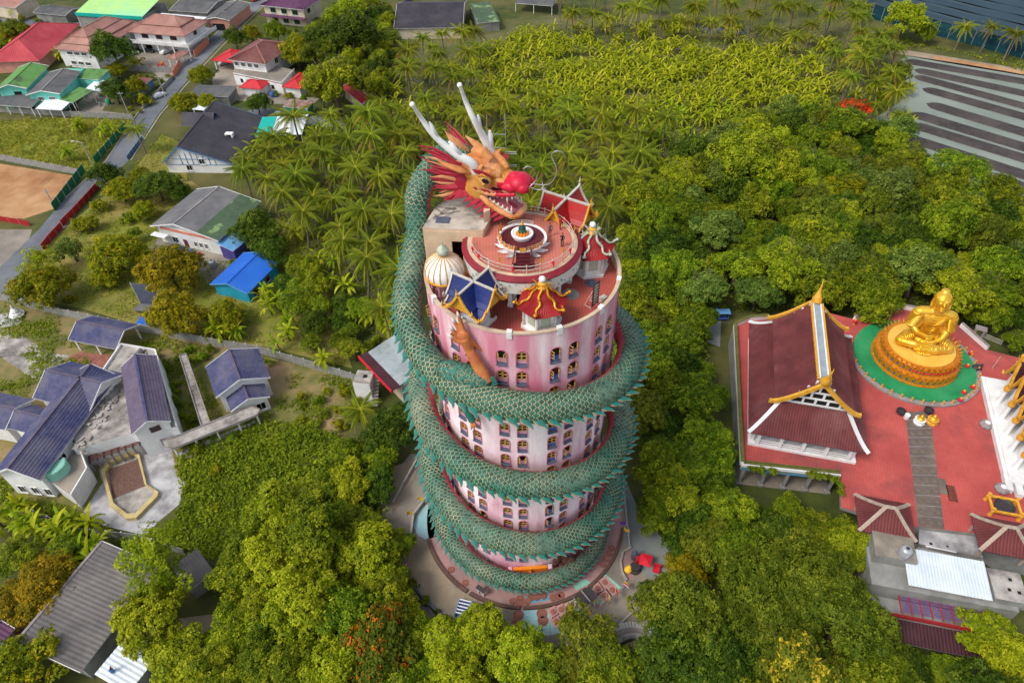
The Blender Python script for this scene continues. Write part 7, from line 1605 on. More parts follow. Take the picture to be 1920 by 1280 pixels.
def pole(label,px,py,h,lamp):
    t=thing('utility_pole' if not lamp else 'street_lamp',label,'pole' if not lamp else 'lamp',G(px,py)); b=MB(); b.tube([(0,0,0),(0,0,h)],[.16,.11],8); b.build('pole',MATS['post_grey'],t)
    if lamp: b=MB(); b.tube([(0,0,h),(-1.2,.2,h+.4),(-2.4,.3,h+.45)],.06,6); b.build('arm',MATS['iron_white'],t); b=MB(); b.box((-2.6,.3,h+.45),(.9,.3,.14)); b.build('lamp_head',MATS['iron_white'],t)
    else: b=MB(); b.box((0,0,h-.5),(1.8,.12,.12)); [b.tube([(x,0,h-.44),(x,0,h-.2)],.06,6) for x in (-.8,0,.8)]; b.build('crossarm',MATS['post_grey'],t)
pole('grey utility pole beside the road near the garden fence',314,192,9,False); pole('grey utility pole by the long pale wall corner',243,218,8,False); pole('street lamp on a white pole beside the green net fence',174,310,7,True); pole('grey utility pole near the courtyard corner of the road',430,60,8,False); pole('grey utility pole by the red and pink wall',105,392,6,False)
for lab,px,py in (('white flat satellite tray on the lane behind the timbered house',521,214),('white tray lying farther along the same lane',573,220)):
    t=thing('white_tray',lab,'tray',G(px,py)); b=MB(); b.lathe([(.3,0),(.3,.4),(1.0,.6),(.9,.66),(.2,.5),(0,.5)],12); b.build('dish',MATS['white_paint'],t); b=MB(); b.lathe([(.7,0),(.7,.1),(0,.1)],10); b.build('foot',MATS['stone_grey'],t)
# ================================================================ AT THE FOOT OF THE TOWER
sh=thing('tower_shrine','orange shrine with a golden seated figure at the foot of the pink tower','shrine',(TC.x,TC.y,0),R(3))
b=MB(); b.box((0,-11.3,1.6),(5.2,.5,3.2)); b.build('orange_backdrop',MATS['orange_flame'],sh)
b=MB(); b.box((0,-11.75,.5),(3.8,.5,1.0)); b.box((0,-11.7,1.2),(2.2,.4,.5)); b.build('altar_step',MATS['red_paint'],sh)
for s_ in (-1,1): b=MB(); b.box((3.0*s_,-11.4,1.7),(.6,.7,3.4)); b.build('pillar',MATS['pink_plaster'],sh)
b=MB(); b.ell((0,-11.8,1.75),(.55,.35,.3)); b.ell((0,-11.75,2.3),(.36,.28,.5)); b.ell((0,-11.8,2.95),(.22,.22,.26)); b.tube([(0,-11.75,3.1),(0,-11.75,3.6)],[.16,.02],8); me=fuse(b,.07,3,.5,'figure'); fmats(me,[MATS['gold_bright']],lambda c,n:0); link('figure',me,sh)
M('grotto_rock',(112,78,66),(84,56,48),1.5,.9,.5,fine=.2); M('pebble_white',(186,184,180),(150,148,146),2,.8,.3)
t=thing('rock_grotto','brown rock grotto under the dragon coil at the tower foot','grotto',(TC.x+6.2,TC.y-9.8,0)); b=MB()
for k in range(14): b.ell((random.uniform(-1.6,1.6),random.uniform(-.5,.6),random.uniform(.3,3.2)),(random.uniform(.5,.9),random.uniform(.4,.7),random.uniform(.5,.9)))
me=fuse(b,.14,2,.5,'rock'); fmats(me,[MATS['grotto_rock']],lambda c,n:0); link('rock',me,t); b=MB(); b.ell((-.9,-.7,1.6),(.35,.3,.6)); b.build('red_figure',MATS['arm_orange'],t,smooth=True)
t=thing('white_figure_group','cluster of small pale statues under the dragon coil at the tower foot','statues',(TC.x-5.2,TC.y-10.4,0))
for r in range(4):
    for c in range(6-r): b=MB(); b.ell((-1.6+c*.62+r*.3,-.2+.35*r,.5+.62*r),(.26,.24,.36)); b.ell((-1.6+c*.62+r*.3,-.2+.35*r,.95+.62*r),(.15,.15,.17)); b.build('small_statue',MATS['pebble_white'],t,smooth=True)
# dark solar canopy on the mural
f=HF((1092,1141),(1122,1119),(1078,1117),2.6); t=lean('dark_canopy','dark two-panel canopy standing on the mural pavement','canopy',f,.15,('iron_dark','plain'),posts=2); b=MB(); b.box((0,0,2.95),(.16,f.W,.1)); b.build('seam',MATS['stone_grey'],t); FOOT.pop()
f=HF((891,1102),(907,1113),(895,1094),1.6); t=lean('dark_board','dark rectangular board lying inside the ring wall','board',f,.1,('iron_dark','plain'),posts=2); FOOT.pop()
# blue seat-cart
t=thing('blue_cart','small blue wheeled cart parked beside the hedge','cart',G(870,1145),R(-15)); b=MB(); b.box((0,0,.5),(1.9,2.6,.15)); b.build('deck',MATS['panel_blue'],t)
for x in (-.95,.95): b=MB(); b.box((x,0,.95),(.1,2.6,.8)); b.build('side',MATS['roof_light_blue'],t)
for k in range(5): b=MB(); b.box((0,-1.0+.5*k,1.35),(1.7,.18,.08)); b.build('slat',MATS['white_paint'],t)
for x in (-.9,.9):
    for y in (-.8,.8): b=MB(); b.tube([(x-.08,y,.3),(x+.08,y,.3)],.3,12); b.build('wheel',MATS['tyre'],t)
# red umbrella stall and cart at the side path
t=thing('red_parasol','square red parasol over a stall on the side path','parasol',G(1208,1062),R(-20)); b=MB(); b.add([(-.9,-1.0,2.1),(.9,-1.0,2.1),(.9,1.0,2.1),(-.9,1.0,2.1),(0,0,2.4)],[(0,1,4),(1,2,4),(2,3,4),(3,0,4)]); b.build('canopy',MATS['ribbon_red'],t); b=MB(); b.tube([(0,0,0),(0,0,2.3)],.05,6); b.build('pole',MATS['iron_white'],t)
t=thing('incense_stand','dark and red incense stand beside the red parasol','stand',G(1190,1068)); b=MB(); b.lathe([(.9,0),(.9,.4),(.5,.5),(.6,1.1),(.8,1.2),(0,1.2)],10); b.build('base',MATS['iron_dark'],t); b=MB(); b.box((.5,.9,1.0),(.8,.8,2.0)); b.build('cabinet',MATS['red_paint'],t); b=MB(); b.ell((0,1.6,1.6),(.5,.4,1.6)); b.build('dark_figure',MATS['sill_slate'],t,smooth=True)
t=thing('yellow_sphere','bright yellow rounded ornament on the pink side terrace','ornament',G(1177,1071)); b=MB(); b.ell((0,0,.6),(.65,.6,.6)); b.ell((.1,.1,1.1),(.4,.4,.4)); me=fuse(b,.08,3,.5,'body'); fmats(me,[MATS['frame_yellow']],lambda c,n:0); link('body',me,t); M('bright_yellow',(240,190,50),rough=.5); me.materials[0]=MATS['bright_yellow']
t=thing('red_chair','red seat with dark handle on the side path','seat',G(1230,1070),R(-25)); b=MB(); b.box((0,0,.45),(1.0,1.0,.2)); b.build('seat',MATS['ribbon_red'],t); b=MB(); b.box((0,.45,.95),(1.0,.15,.9)); b.build('backrest',MATS['ribbon_red'],t); b=MB(); b.beam((.5,0,.4),(1.6,-.2,.5),.12); b.build('handle',MATS['iron_dark'],t)
patch('side_terrace_pavement',[(1163,1055),(1168,1036),(1183,1028),(1190,1050),(1190,1085),(1175,1090),(1166,1075)],4*e+.05,MATS['pink_paving'])
kerb('side_terrace_kerb',[(1183,1028),(1168,1036),(1163,1055),(1166,1075),(1175,1090)],.3,.6,MATS['kerb_stone'])
# low walls, flags along the plaza
kerb('plaza_kerb',[(782,865),(762,900),(738,945)],.3,.8,MATS['kerb_stone']); kerb('plaza_kerb',[(806,928),(776,968),(770,1015),(757,1050)],.35,.9,MATS['kerb_stone'])
kerb('plaza_kerb',[(757,1078),(790,1120),(830,1160)],.3,.8,MATS['sill_slate']); kerb('south_kerb',[(1152,1180),(1187,1146)],.25,.3,MATS['kerb_stone']); kerb('plaza_kerb',[(1165,884),(1172,950),(1180,1030)],.25,.7,MATS['kerb_stone'])
patch('pool_pavement',[(775,985),(783,960),(800,945),(815,960),(818,1005),(800,1012),(783,1003)],3*e,MATS['mural_blue'])
flags=[(785,940,'y'),(765,968,'y'),(757,1015,'p'),(755,1045,'r'),(763,1070,'t'),(795,1096,'t'),(785,1096,'r'),(1178,1000,'y'),(1172,985,'p'),(1076,1140,'y'),(1120,1125,'y'),(1125,1130,'t'),(1135,1120,'y'),(1140,1122,'y'),(1152,1108,'r'),(1168,1095,'y'),(1165,1098,'t'),(1095,1150,'y'),(1040,1172,'y'),(1050,1172,'y'),(1063,1175,'k')]
M('flag_purple',(120,60,150),rough=.7); M('flag_white',(226,222,222),rough=.7)
lm={'y':'yellow','p':'purple','r':'red','t':'striped red and white','k':'dark'}; seen={}
places=['near the low wall below the second coil','by the wall bend','on the low kerb','at the hedge corner','by the stone planter','beside the mural','near the dark canopy','at the mural corner','by the side terrace','at the pavement edge','among the front trees']
for i,(x,y,c) in enumerate(flags):
    t=thing('flag',lm[c]+' flag '+places[min(10,i//2)]+(', coil side' if i%2 else ', tree side'),'flag',G(x,y+8),R(20*i),'flags round the tower plaza'); b=MB(); b.tube([(0,0,0),(0,0,2.6)],.035,5); b.build('pole',MATS['iron_white'],t)
    cols_={'y':['bright_yellow'],'p':['flag_purple'],'r':['ribbon_red'],'t':['ribbon_red','flag_white','flag_purple'],'k':['iron_dark']}[c]; b=MB(); n=len(cols_)
    for k in range(n):
        z1,z0=2.6-.9*k/n,2.6-.9*(k+1)/n; b.add([(0,0,z1),(.5,.15,z1-.2),(1.0,.05,z1-.35),(1.0,.05,z0-.35),(.5,.15,z0-.2),(0,0,z0)],[(0,1,4,5),(1,2,3,4)],k)
    b.build('cloth',[MATS[q] for q in cols_],t)
# round pond terrace at the lower edge
c=G(1188,1250); patch('pond_water',smooth_poly([(1150,1290),(1152,1250),(1170,1235),(1200,1235),(1215,1270),(1210,1300)]),5*e,MATS['canal_water'])
for nm,pts,wd,h,mt in (('round_pond_wall',[(1150,1195),(1165,1187),(1185,1183),(1205,1187),(1220,1196)],2.4,.5,'white_paving'),('round_pond_wall',[(1148,1262),(1152,1240),(1165,1225),(1185,1215),(1205,1211)],1.2,.9,'tan_paving'),('round_pond_wall',[(1180,1290),(1176,1268),(1184,1254),(1200,1250)],.9,.8,'pink_paving')):
    c0=G(*pts[0]); t=thing(nm,{'white_paving':'white curved terrace wall above the round pond','tan_paving':'tan curved wall round the dark pond','pink_paving':'pinkish inner curved wall in the dark pond'}[mt],'wall',c0); q=[G(*p)-c0 for p in pts]; q=catmull(q,4)
    b=MB(); [b.beam((a.x,a.y,h/2),(d.x,d.y,h/2),wd,h) for a,d in zip(q[:-1],q[1:])]; b.build('wall',MATS[mt],t); b=MB(); [b.beam((a.x,a.y,h+.05),(d.x,d.y,h+.05),wd*.3,.1) for a,d in zip(q[:-1],q[1:])]; b.build('coping',MATS['stone_grey'],t)
t=thing('pond_figure','green and pink figure group standing in the dark pond','statue',G(1166,1258)); 
for k in range(6): b=MB(); b.ell((random.uniform(-.9,.9),random.uniform(-.6,.6),random.uniform(.3,.9)),(random.uniform(.3,.5),.3,.4)); b.build('piece',MATS[random.choice(['mural_green','mural_pink','flag_white'])],t,smooth=True)
t=thing('blue_swing','blue metal swing seat on the path in the forest','swing',G(1352,600)); b=MB(); b.box((0,0,.7),(2.2,1.0,.12)); b.build('seat',MATS['panel_blue'],t)
for s_ in (-1,1): b=MB(); b.beam((1.2*s_,-.8,0),(1.2*s_,0,2.4),.1); b.beam((1.2*s_,.8,0),(1.2*s_,0,2.4),.1); b.build('frame',MATS['panel_blue'],t)
b=MB(); b.box((0,0,2.45),(2.9,1.6,.12)); b.build('roof',MATS['roof_light_blue'],t)
# village clutter: overhead cables, water tanks, dishes, scooters
def cable(label,pts,h=8.6):
    c=G(*pts[0]); t=thing('overhead_cable',label,'cable',c)
    for k,off in enumerate((-.7,0,.7)):
        b=MB()
        for (a,d) in zip(pts[:-1],pts[1:]):
            p,q=G(*a)-c,G(*d)-c; p=p+Vector((off,0,h)); q=q+Vector((off,0,h)); b.tube([p.lerp(q,u)-Vector((0,0,1.2*4*u*(1-u))) for u in [i/8 for i in range(9)]],.035,4)
        b.build('wire',MATS['iron_dark'],t)
cable('dark overhead cables sagging between poles along the village road',[(430,60),(314,192),(243,218),(105,392)],7.4)
for i,(lab,px,py,z,mt) in enumerate((('blue water tank beside the maroon-roofed house',512,182,0,'panel_blue'),('silver water tank behind the timbered house',470,200,0,'car_silver'),('silver water tank on the flat roof by the gate pavilion',1693,1040,8.22,'car_silver'),('green water tank beside the turquoise house',205,196,0,'shutter_green'),('silver water tank by the blue shed',400,500,0,'car_silver'))):
    t=thing('water_tank',lab,'tank',G(px,py,z)); b=MB(); b.lathe([(.75,.1),(.8,.2),(.8,1.5),(.6,1.75),(.2,1.85),(0,1.85)],16); b.build('body',MATS[mt],t,smooth=True); b=MB(); b.lathe([(.25,1.84),(.25,1.95),(0,1.97)],10); b.build('lid',MATS['iron_dark'],t); b=MB(); b.box((0,0,.05),(1.7,1.7,.1)); b.build('base',MATS['stone_grey'],t)
def scooter(label,px,py,rz,paint):
    t=thing('parked_scooter',label,'scooter',G(px,py),rz)
    for x in (-.6,.62):
        b=MB(); b.tube([(x,-.06,.27),(x,.06,.27)],.27,12); b.build('wheel',MATS['tyre'],t)
    b=MB(); b.tube([(-.65,0,.55),(-.2,0,.5),(.15,0,.36),(.42,0,.5),(.52,0,.95)],[.15,.2,.14,.12,.06],8); b.build('body',MATS[paint],t,smooth=True)
    b=MB(); b.box((-.35,0,.76),(.7,.26,.1)); b.build('seat',MATS['iron_dark'],t); b=MB(); b.beam((.5,-.32,1.0),(.5,.32,1.0),.05); b.build('handlebar',MATS['iron_dark'],t)
scooter('red scooter parked in the courtyard near the balcony posts',268,112,.6,'red_paint'); scooter('dark scooter parked by the red canopy drive',408,135,1.4,'iron_dark'); scooter('blue scooter parked beside the long white house',330,462,.2,'panel_blue'); scooter('white scooter parked on the pale drive of the turquoise house',188,198,2.0,'car_white')
car('pale car parked under the red sheet canopy',G(420,122),R(50),'car_silver'); car('white pickup-like car on the road by the garden fence',G(300,182),R(55),'car_white')
# ================================================================ VEGETATION
def leaf_mat(name,cols,rv=.22,rh=.02,rough=.5,tr=.38):
    m=bpy.data.materials.new(name); m.use_nodes=True; nt=m.node_tree; b=nt.nodes['Principled BSDF']; L=nt.links.new; N=nt.nodes.new
    a=N('ShaderNodeAttribute'); a.attribute_name='lv'; r=N('ShaderNodeValToRGB'); r.color_ramp.interpolation='LINEAR'; el=r.color_ramp.elements
    while len(el)<len(cols): el.new(.5)
    for i,(p,c) in enumerate(cols): el[i].position=p; el[i].color=(*lin(c),1)
    L(a.outputs['Fac'],r.inputs[0]); oi=N('ShaderNodeObjectInfo'); h=N('ShaderNodeHueSaturation'); L(r.outputs[0],h.inputs['Color'])
    v=N('ShaderNodeMapRange'); v.inputs[3].default_value=1-rv; v.inputs[4].default_value=1+rv; L(oi.outputs['Random'],v.inputs[0]); L(v.outputs[0],h.inputs['Value'])
    mm=N('ShaderNodeMath'); mm.operation='MULTIPLY'; mm.inputs[1].default_value=7.31; L(oi.outputs['Random'],mm.inputs[0]); fr=N('ShaderNodeMath'); fr.operation='FRACT'; L(mm.outputs[0],fr.inputs[0])
    u=N('ShaderNodeMapRange'); u.inputs[3].default_value=.5-rh; u.inputs[4].default_value=.5+rh; L(fr.outputs[0],u.inputs[0]); L(u.outputs[0],h.inputs['Hue'])
    L(h.outputs[0],b.inputs['Base Color']); b.inputs['Roughness'].default_value=rough; b.inputs['Specular IOR Level'].default_value=.12
    t=N('ShaderNodeBsdfTranslucent'); L(h.outputs[0],t.inputs['Color']); mx=N('ShaderNodeMixShader'); mx.inputs[0].default_value=tr; out=nt.nodes['Material Output']; L(b.outputs[0],mx.inputs[1]); L(t.outputs[0],mx.inputs[2]); L(mx.outputs[0],out.inputs['Surface'])
    MATS[name]=m; return m
leaf_mat('leaf_mango',[(0,(78,94,10)),(.5,(128,138,14)),(.85,(180,172,22)),(1,(196,162,32))],.15,.012)
leaf_mat('leaf_golden',[(0,(92,90,10)),(.5,(144,132,14)),(1,(192,160,28))],.15,.012)
leaf_mat('leaf_dark',[(0,(44,68,14)),(.6,(80,104,22)),(1,(128,144,38))],.18,.014)
leaf_mat('leaf_mid',[(0,(62,86,12)),(.5,(112,132,20)),(1,(172,178,38))],.2,.018)
leaf_mat('leaf_bright',[(0,(84,108,12)),(.5,(142,156,22)),(1,(194,198,44))],.16,.012)
leaf_mat('leaf_olive',[(0,(66,84,16)),(.55,(108,120,26)),(1,(158,160,46))],.18,.014)
leaf_mat('leaf_grey',[(0,(68,94,30)),(.55,(106,128,46)),(1,(152,166,76))],.16,.014)
leaf_mat('leaf_flame',[(0,(74,96,20)),(.74,(118,130,32)),(.8,(222,112,30)),(1,(236,140,40))],.1,.005)
leaf_mat('leaf_yellowflower',[(0,(74,92,20)),(.74,(118,126,32)),(.82,(190,170,40)),(1,(214,188,50))],.1,.005)
leaf_mat('leaf_scarlet',[(0,(67,85,22)),(.5,(98,109,29)),(.58,(241,69,26)),(1,(255,94,33))],.08,.005)
leaf_mat('palm_leaf',[(0,(76,94,14)),(.6,(122,134,24)),(.9,(164,166,46)),(1,(156,116,50))],.26,.02,.62,.32)
leaf_mat('banana_leaf',[(0,(100,126,12)),(.6,(156,170,24)),(1,(206,208,62))],.2,.02,.6,.4)
leaf_mat('grass_blade',[(0,(104,116,28)),(.6,(138,142,38)),(1,(174,166,64))],.1,.01,.7,.3)
leaf_mat('weed_leaf',[(0,(92,114,18)),(.6,(130,146,28)),(1,(168,172,50))],.1,.01,.7,.35)
M('bark',(104,90,74),(78,66,54),1.5,.95,.5,stretch=(1,1,.3)); M('palm_bark',(128,116,100),(100,90,76),2,.95,.4,stretch=(.5,.5,3)); M('banana_stem',(120,124,60),(96,92,50),2,.7,.2)
def leaves(P,Nn,size,asp,rng,fold=.0):
    n=len(P); r=rng.normal(size=(n,3)); t=np.cross(Nn,r); t/=np.linalg.norm(t,axis=1)[:,None]+1e-9; bt=np.cross(Nn,t); s=size[:,None]
    a=P-t*s; c=P+t*s; e=s*asp; b_=P+bt*e-Nn*e*fold; d=P-bt*e-Nn*e*fold
    V=np.stack([a,b_,c,d],1).reshape(-1,3); F=np.arange(4*n).reshape(-1,4); return V,F
def crown_mesh(name,mat,R0,H,nl,lr,nleaf,ls,seed,flat=1.0,asp=.55,rag=0.120,up=.35,low=.15,inner=.12):
    rng=np.random.default_rng(seed); C=[];Rr=[]
    for i in range(nl):
        u=(i+.5)/nl; ph=i*2.39996+rng.normal()*.35; z=low+(1-low)*(1-u)**.9; rad_=math.sqrt(max(0,1-z*z))*.8*(1+rng.normal()*.12)
        C.append((R0*rad_*math.cos(ph),R0*rad_*math.sin(ph),H*(z*.78)*(1+rng.normal()*.13))); Rr.append(lr*R0*(.6+.95*rng.random()))
    C.append((0,0,H*.4)); Rr.append(R0*.55); C=np.array(C);Rr=np.array(Rr)
    per=13; nt_=nleaf//per; w=Rr**2; k=rng.choice(len(C),nt_,p=w/w.sum()); d=rng.normal(size=(nt_,3)); d/=np.linalg.norm(d,axis=1)[:,None]; d[:,2]=np.where(d[:,2]<-.25,-d[:,2]*.6,d[:,2]); d/=np.linalg.norm(d,axis=1)[:,None]
    rr=Rr[k]*(1+rag*rng.normal(size=nt_)); ins=rng.random(nt_)<inner; rr[ins]*=rng.uniform(.4,.9,ins.sum())
    T=C[k]+d*rr[:,None]*np.array([1,1,flat]); j=np.repeat(np.arange(nt_),per); m=len(j)      # leaves gather in sprays at twig ends
    sg=ls*1.25; off=rng.normal(size=(m,3))*sg; off-=d[j]*(off*d[j]).sum(1)[:,None]*.55; P=T[j]+off-d[j]*(np.linalg.norm(off,axis=1)**2/sg*.22)[:,None]
    Nn=d[j]*.8+rng.normal(size=(m,3))*.42; Nn[:,2]+=up+.35; Nn/=np.linalg.norm(Nn,axis=1)[:,None]
    V,F=leaves(P,Nn,ls*rng.uniform(.6,1.25,m),asp,rng,.25)
    lob=rng.random(len(C)); tw=rng.random(nt_); lv=np.clip(.3*rng.random(m)+.4*tw[j]+.3*lob[k][j]+rng.normal(size=m)*.08,0,1); lv=np.clip((lv-.5)*1.35+.5,0,1)
    return np_mesh(name,V,F,mat,None,lv),C
def trunk_mesh(R0,H,th,C,rng,r0=.32,lean=0):
    b=MB(); top=Vector((lean,0,th)); b.tube([(0,0,-.2),(lean*.2,.1,th*.35),(lean*.6,-.1,th*.7),top],[r0*1.35,r0,r0*.85,r0*.7],8)
    for c in list(C)[:9]:
        c=Vector(c)+Vector((lean,0,th)); m=top.lerp(c,.5)+Vector((0,0,-.12*R0)); b.tube([top-Vector((lean*.1,0,th*.12)),m,c],[r0*.5,r0*.3,.05],6)
    o=b.build('trunk',MATS['bark']); me=o.data; bpy.data.objects.remove(o); me.polygons.foreach_set('use_smooth',[True]*len(me.polygons)); return me
PROTO={}
def proto(kind,mat,R0,H,th,nl,lr,n,ls,var=2,**k):
    L=[]
    for i in range(var):
        rng=np.random.default_rng(hash(kind)%1000+i) if False else np.random.default_rng(len(PROTO)*17+i+3)
        cm,C=crown_mesh('crown',MATS[mat],R0,H,nl,lr,n,ls,len(PROTO)*31+i*7+1,**k); L.append((cm,trunk_mesh(R0,H,th,C,rng,.05*R0+.08),R0,H,th))
    PROTO[kind]=L
proto('mango','leaf_mango',5.5,5.6,2.6,37,0.224,16150,0.21,2)
proto('golden','leaf_golden',5.5,5.4,2.4,47,0.200,16150,0.20,2)
proto('dark','leaf_dark',5.5,5.6,3.6,27,0.264,14450,0.22,3,rag=0.120)
proto('mid','leaf_mid',6.0,6.4,4.2,30,0.240,16150,0.23,4,rag=0.135)
proto('bright','leaf_bright',5.5,6.4,4.0,25,0.232,12750,0.24,3,rag=0.150)
proto('olive','leaf_olive',5.0,6.0,4.5,22,0.248,11050,0.21,2,rag=0.180)
proto('broad','leaf_olive',8.0,5.6,5.0,57,0.160,23800,0.19,2,rag=0.120,flat=.7)
proto('grey','leaf_grey',5.0,6.0,4.0,20,0.264,10200,0.24,2,rag=0.188)
proto('flame','leaf_flame',5.0,4.6,4.5,30,0.200,11050,0.21,1,rag=0.165,flat=.7)
proto('yellow','leaf_yellowflower',5.0,5.2,4.5,25,0.224,11050,0.21,1,rag=0.150)
proto('scarlet','leaf_scarlet',4.0,3.4,5.5,17,0.224,6120,0.21,1,rag=0.188,flat=.6)
proto('spread','leaf_mid',7.0,3.2,6.0,42,0.176,13600,0.20,1,rag=0.120,flat=.55)
proto('airy','leaf_bright',5.5,6.0,4.5,17,0.224,5100,0.21,2,rag=0.225)
proto('shrub','leaf_mid',1.5,1.7,.35,12,0.264,1530,0.14,3,rag=0.150,low=.05); proto('goldshrub','leaf_mango',1.4,1.6,.3,11,0.264,1360,0.14,2,rag=0.150,low=.05); proto('pale','leaf_grey',2.6,2.8,1.4,15,0.248,3400,0.15,1,rag=0.165)
# coconut palms: fronds of separate leaflets
def frond_np(Lf,droop,rng,nl=22,arch=.55):
    V=[];F=[];lv=[]
    pts=[]
    for i in range(nl+1):
        u=i/nl; pts.append(np.array([Lf*(u-.18*u*u*droop),0,Lf*(arch*u-droop*.85*u*u)]))
    pts=np.array(pts); base=.1
    def quad(a,b,c,d,v): i=len(V); V.extend([a,b,c,d]); F.append((i,i+1,i+2,i+3)); lv.append(v)
    for i in range(nl):
        t=pts[i+1]-pts[i]; w=.06*(1-i/nl)+.015; s=np.array([0,w,0]); quad(pts[i]-s,pts[i]+s,pts[i+1]+s,pts[i+1]-s,.9)
    v0=rng.random()*.6
    for i in range(2,nl+1):
        u=i/nl; ll=Lf*.2*(math.sin(math.pi*min(1,u*.8+.2))**.6)*(1.02-.45*u); t=pts[i]-pts[i-1]; t/=np.linalg.norm(t)
        for s in (-1,1):
            d=np.array([.62*t[0],s*.75,.62*t[2]-.33-.3*u]); d/=np.linalg.norm(d); p=pts[i]; w=t*.062*Lf/4.5; m=p+d*ll*.55+np.array([0,0,-.02]); e=p+d*ll+np.array([0,0,-.22*ll])
            quad(p-w,p+w,m+w*1.1,m-w*1.1,v0+.3*rng.random()); quad(m-w*1.1,m+w*1.1,e+w*.25,e-w*.25,v0+.3*rng.random())
    return np.array(V),np.array(F),np.array(lv)
rngp=np.random.default_rng(11)
FR=[frond_np(4.9,d,rngp,arch=a) for d,a in ((.5,.75),(.62,.6),(.75,.45),(.85,.28),(.95,.1),(.7,-.15))]
FRM=[np_mesh('frond',V,F,MATS['palm_leaf'],None,lv) for V,F,lv in FR]
def frond_set(rng):
    out=[]
    n=28
    for k in range(n):
        lay=k/n; i=min(5,int(lay*6)); out.append((i,k*2.39996+rng.normal()*.15,rng.uniform(.85,1.1)*(1-.12*(lay<.15)),rng.normal()*.08))
    return out
def palm_crown(rng):
    VV=[];FF=[];LV=[];o=0
    for i,a,s,tl in frond_set(rng):
        V,F,lv=FR[i]; c,sn=math.cos(a),math.sin(a); W_=V*s; W_=np.stack([W_[:,0]*c-W_[:,1]*sn,W_[:,0]*sn+W_[:,1]*c,W_[:,2]],1); VV.append(W_);FF.append(F+o);LV.append(np.clip(lv+rng.normal()*.1,0,.9) if (i<5 or rng.random()<.5) else np.full(len(lv),.98)); o+=len(V)
    return np_mesh('crown',np.vstack(VV),np.vstack(FF),MATS['palm_leaf'],None,np.concatenate(LV))
PC=[palm_crown(np.random.default_rng(50+i)) for i in range(4)]
def palm_trunk(h,lean):
    b=MB(); b.tube([(lean*(1-(1-u)**2)-lean,0,h*u-h) for u in [i/6 for i in range(7)]],[.3,.22,.19,.18,.17,.16,.16],8); 
    for k in range(7): a=k*.9; b.ell((.26*math.cos(a),.26*math.sin(a),-.35),(.16,.16,.19),nu=6,nv=4)
    o=b.build('trunk',MATS['palm_bark']); me=o.data; bpy.data.objects.remove(o); return me
PT=[palm_trunk(8,.0),palm_trunk(9,.8),palm_trunk(10,-.6)]
# banana plants
def banana_np(rng,n=9,stems=1):
    V=[];F=[];lv=[]
    for st_ in range(stems):
        ox,oy=(0,0) if st_==0 else (rng.normal()*.7,rng.normal()*.7); hh=1.7+rng.random()*.7
        for k in range(n):
            a=k*2.39996+rng.normal()*.25; el=1.25-1.15*k/n+rng.normal()*.1; Lf=rng.uniform(2.2,3.1)*(1 if k else 1.1); w=.25; q=[];m=6; p=np.array([0.,0.,0.]); ang=el
            for i in range(m+1):
                q.append(p.copy()); p=p+np.array([math.cos(ang),0,math.sin(ang)])*Lf/m; ang-=(.30+.1*rng.random())*(1 if el<1 else .5)
            q=np.array(q); v0=rng.random()
            for s in (-1,1):
                for i in range(m):
                    w0=w*math.sin(math.pi*min(1,(i/m)*.92+.06))**.6; w1=w*math.sin(math.pi*min(1,((i+1)/m)*.92+.06))**.6
                    if i==m-1: w1=.04
                    cs,sn=math.cos(a),math.sin(a); gap=.03*(rng.random()<.4)
                    P4=[q[i],q[i+1],q[i+1]+np.array([.03,s*w1,.14*w1-.16*(i/m)*.6]),q[i]+np.array([gap,s*w0,.14*w0-.16*(i/m)*.6])]
                    b0=len(V)
                    for z in P4: V.append([z[0]*cs-z[1]*sn+ox,z[0]*sn+z[1]*cs+oy,z[2]+hh])
                    F.append((b0,b0+1,b0+2,b0+3)); lv.append(np.clip(v0*.6+.3*rng.random()+(.12 if i>3 else 0),0,1))
    return np.array(V),np.array(F),np.array(lv)
BN=[banana_np(np.random.default_rng(80+i),9,1+(i%2)) for i in range(5)]; BM=[np_mesh('crown',V,F,MATS['banana_leaf'],None,lv) for V,F,lv in BN]
b=MB(); b.tube([(0,0,-.1),(0,0,1.0),(0,0,2.1)],[.2,.16,.1],7); o=b.build('stem',MATS['banana_stem']); BS=o.data; bpy.data.objects.remove(o)
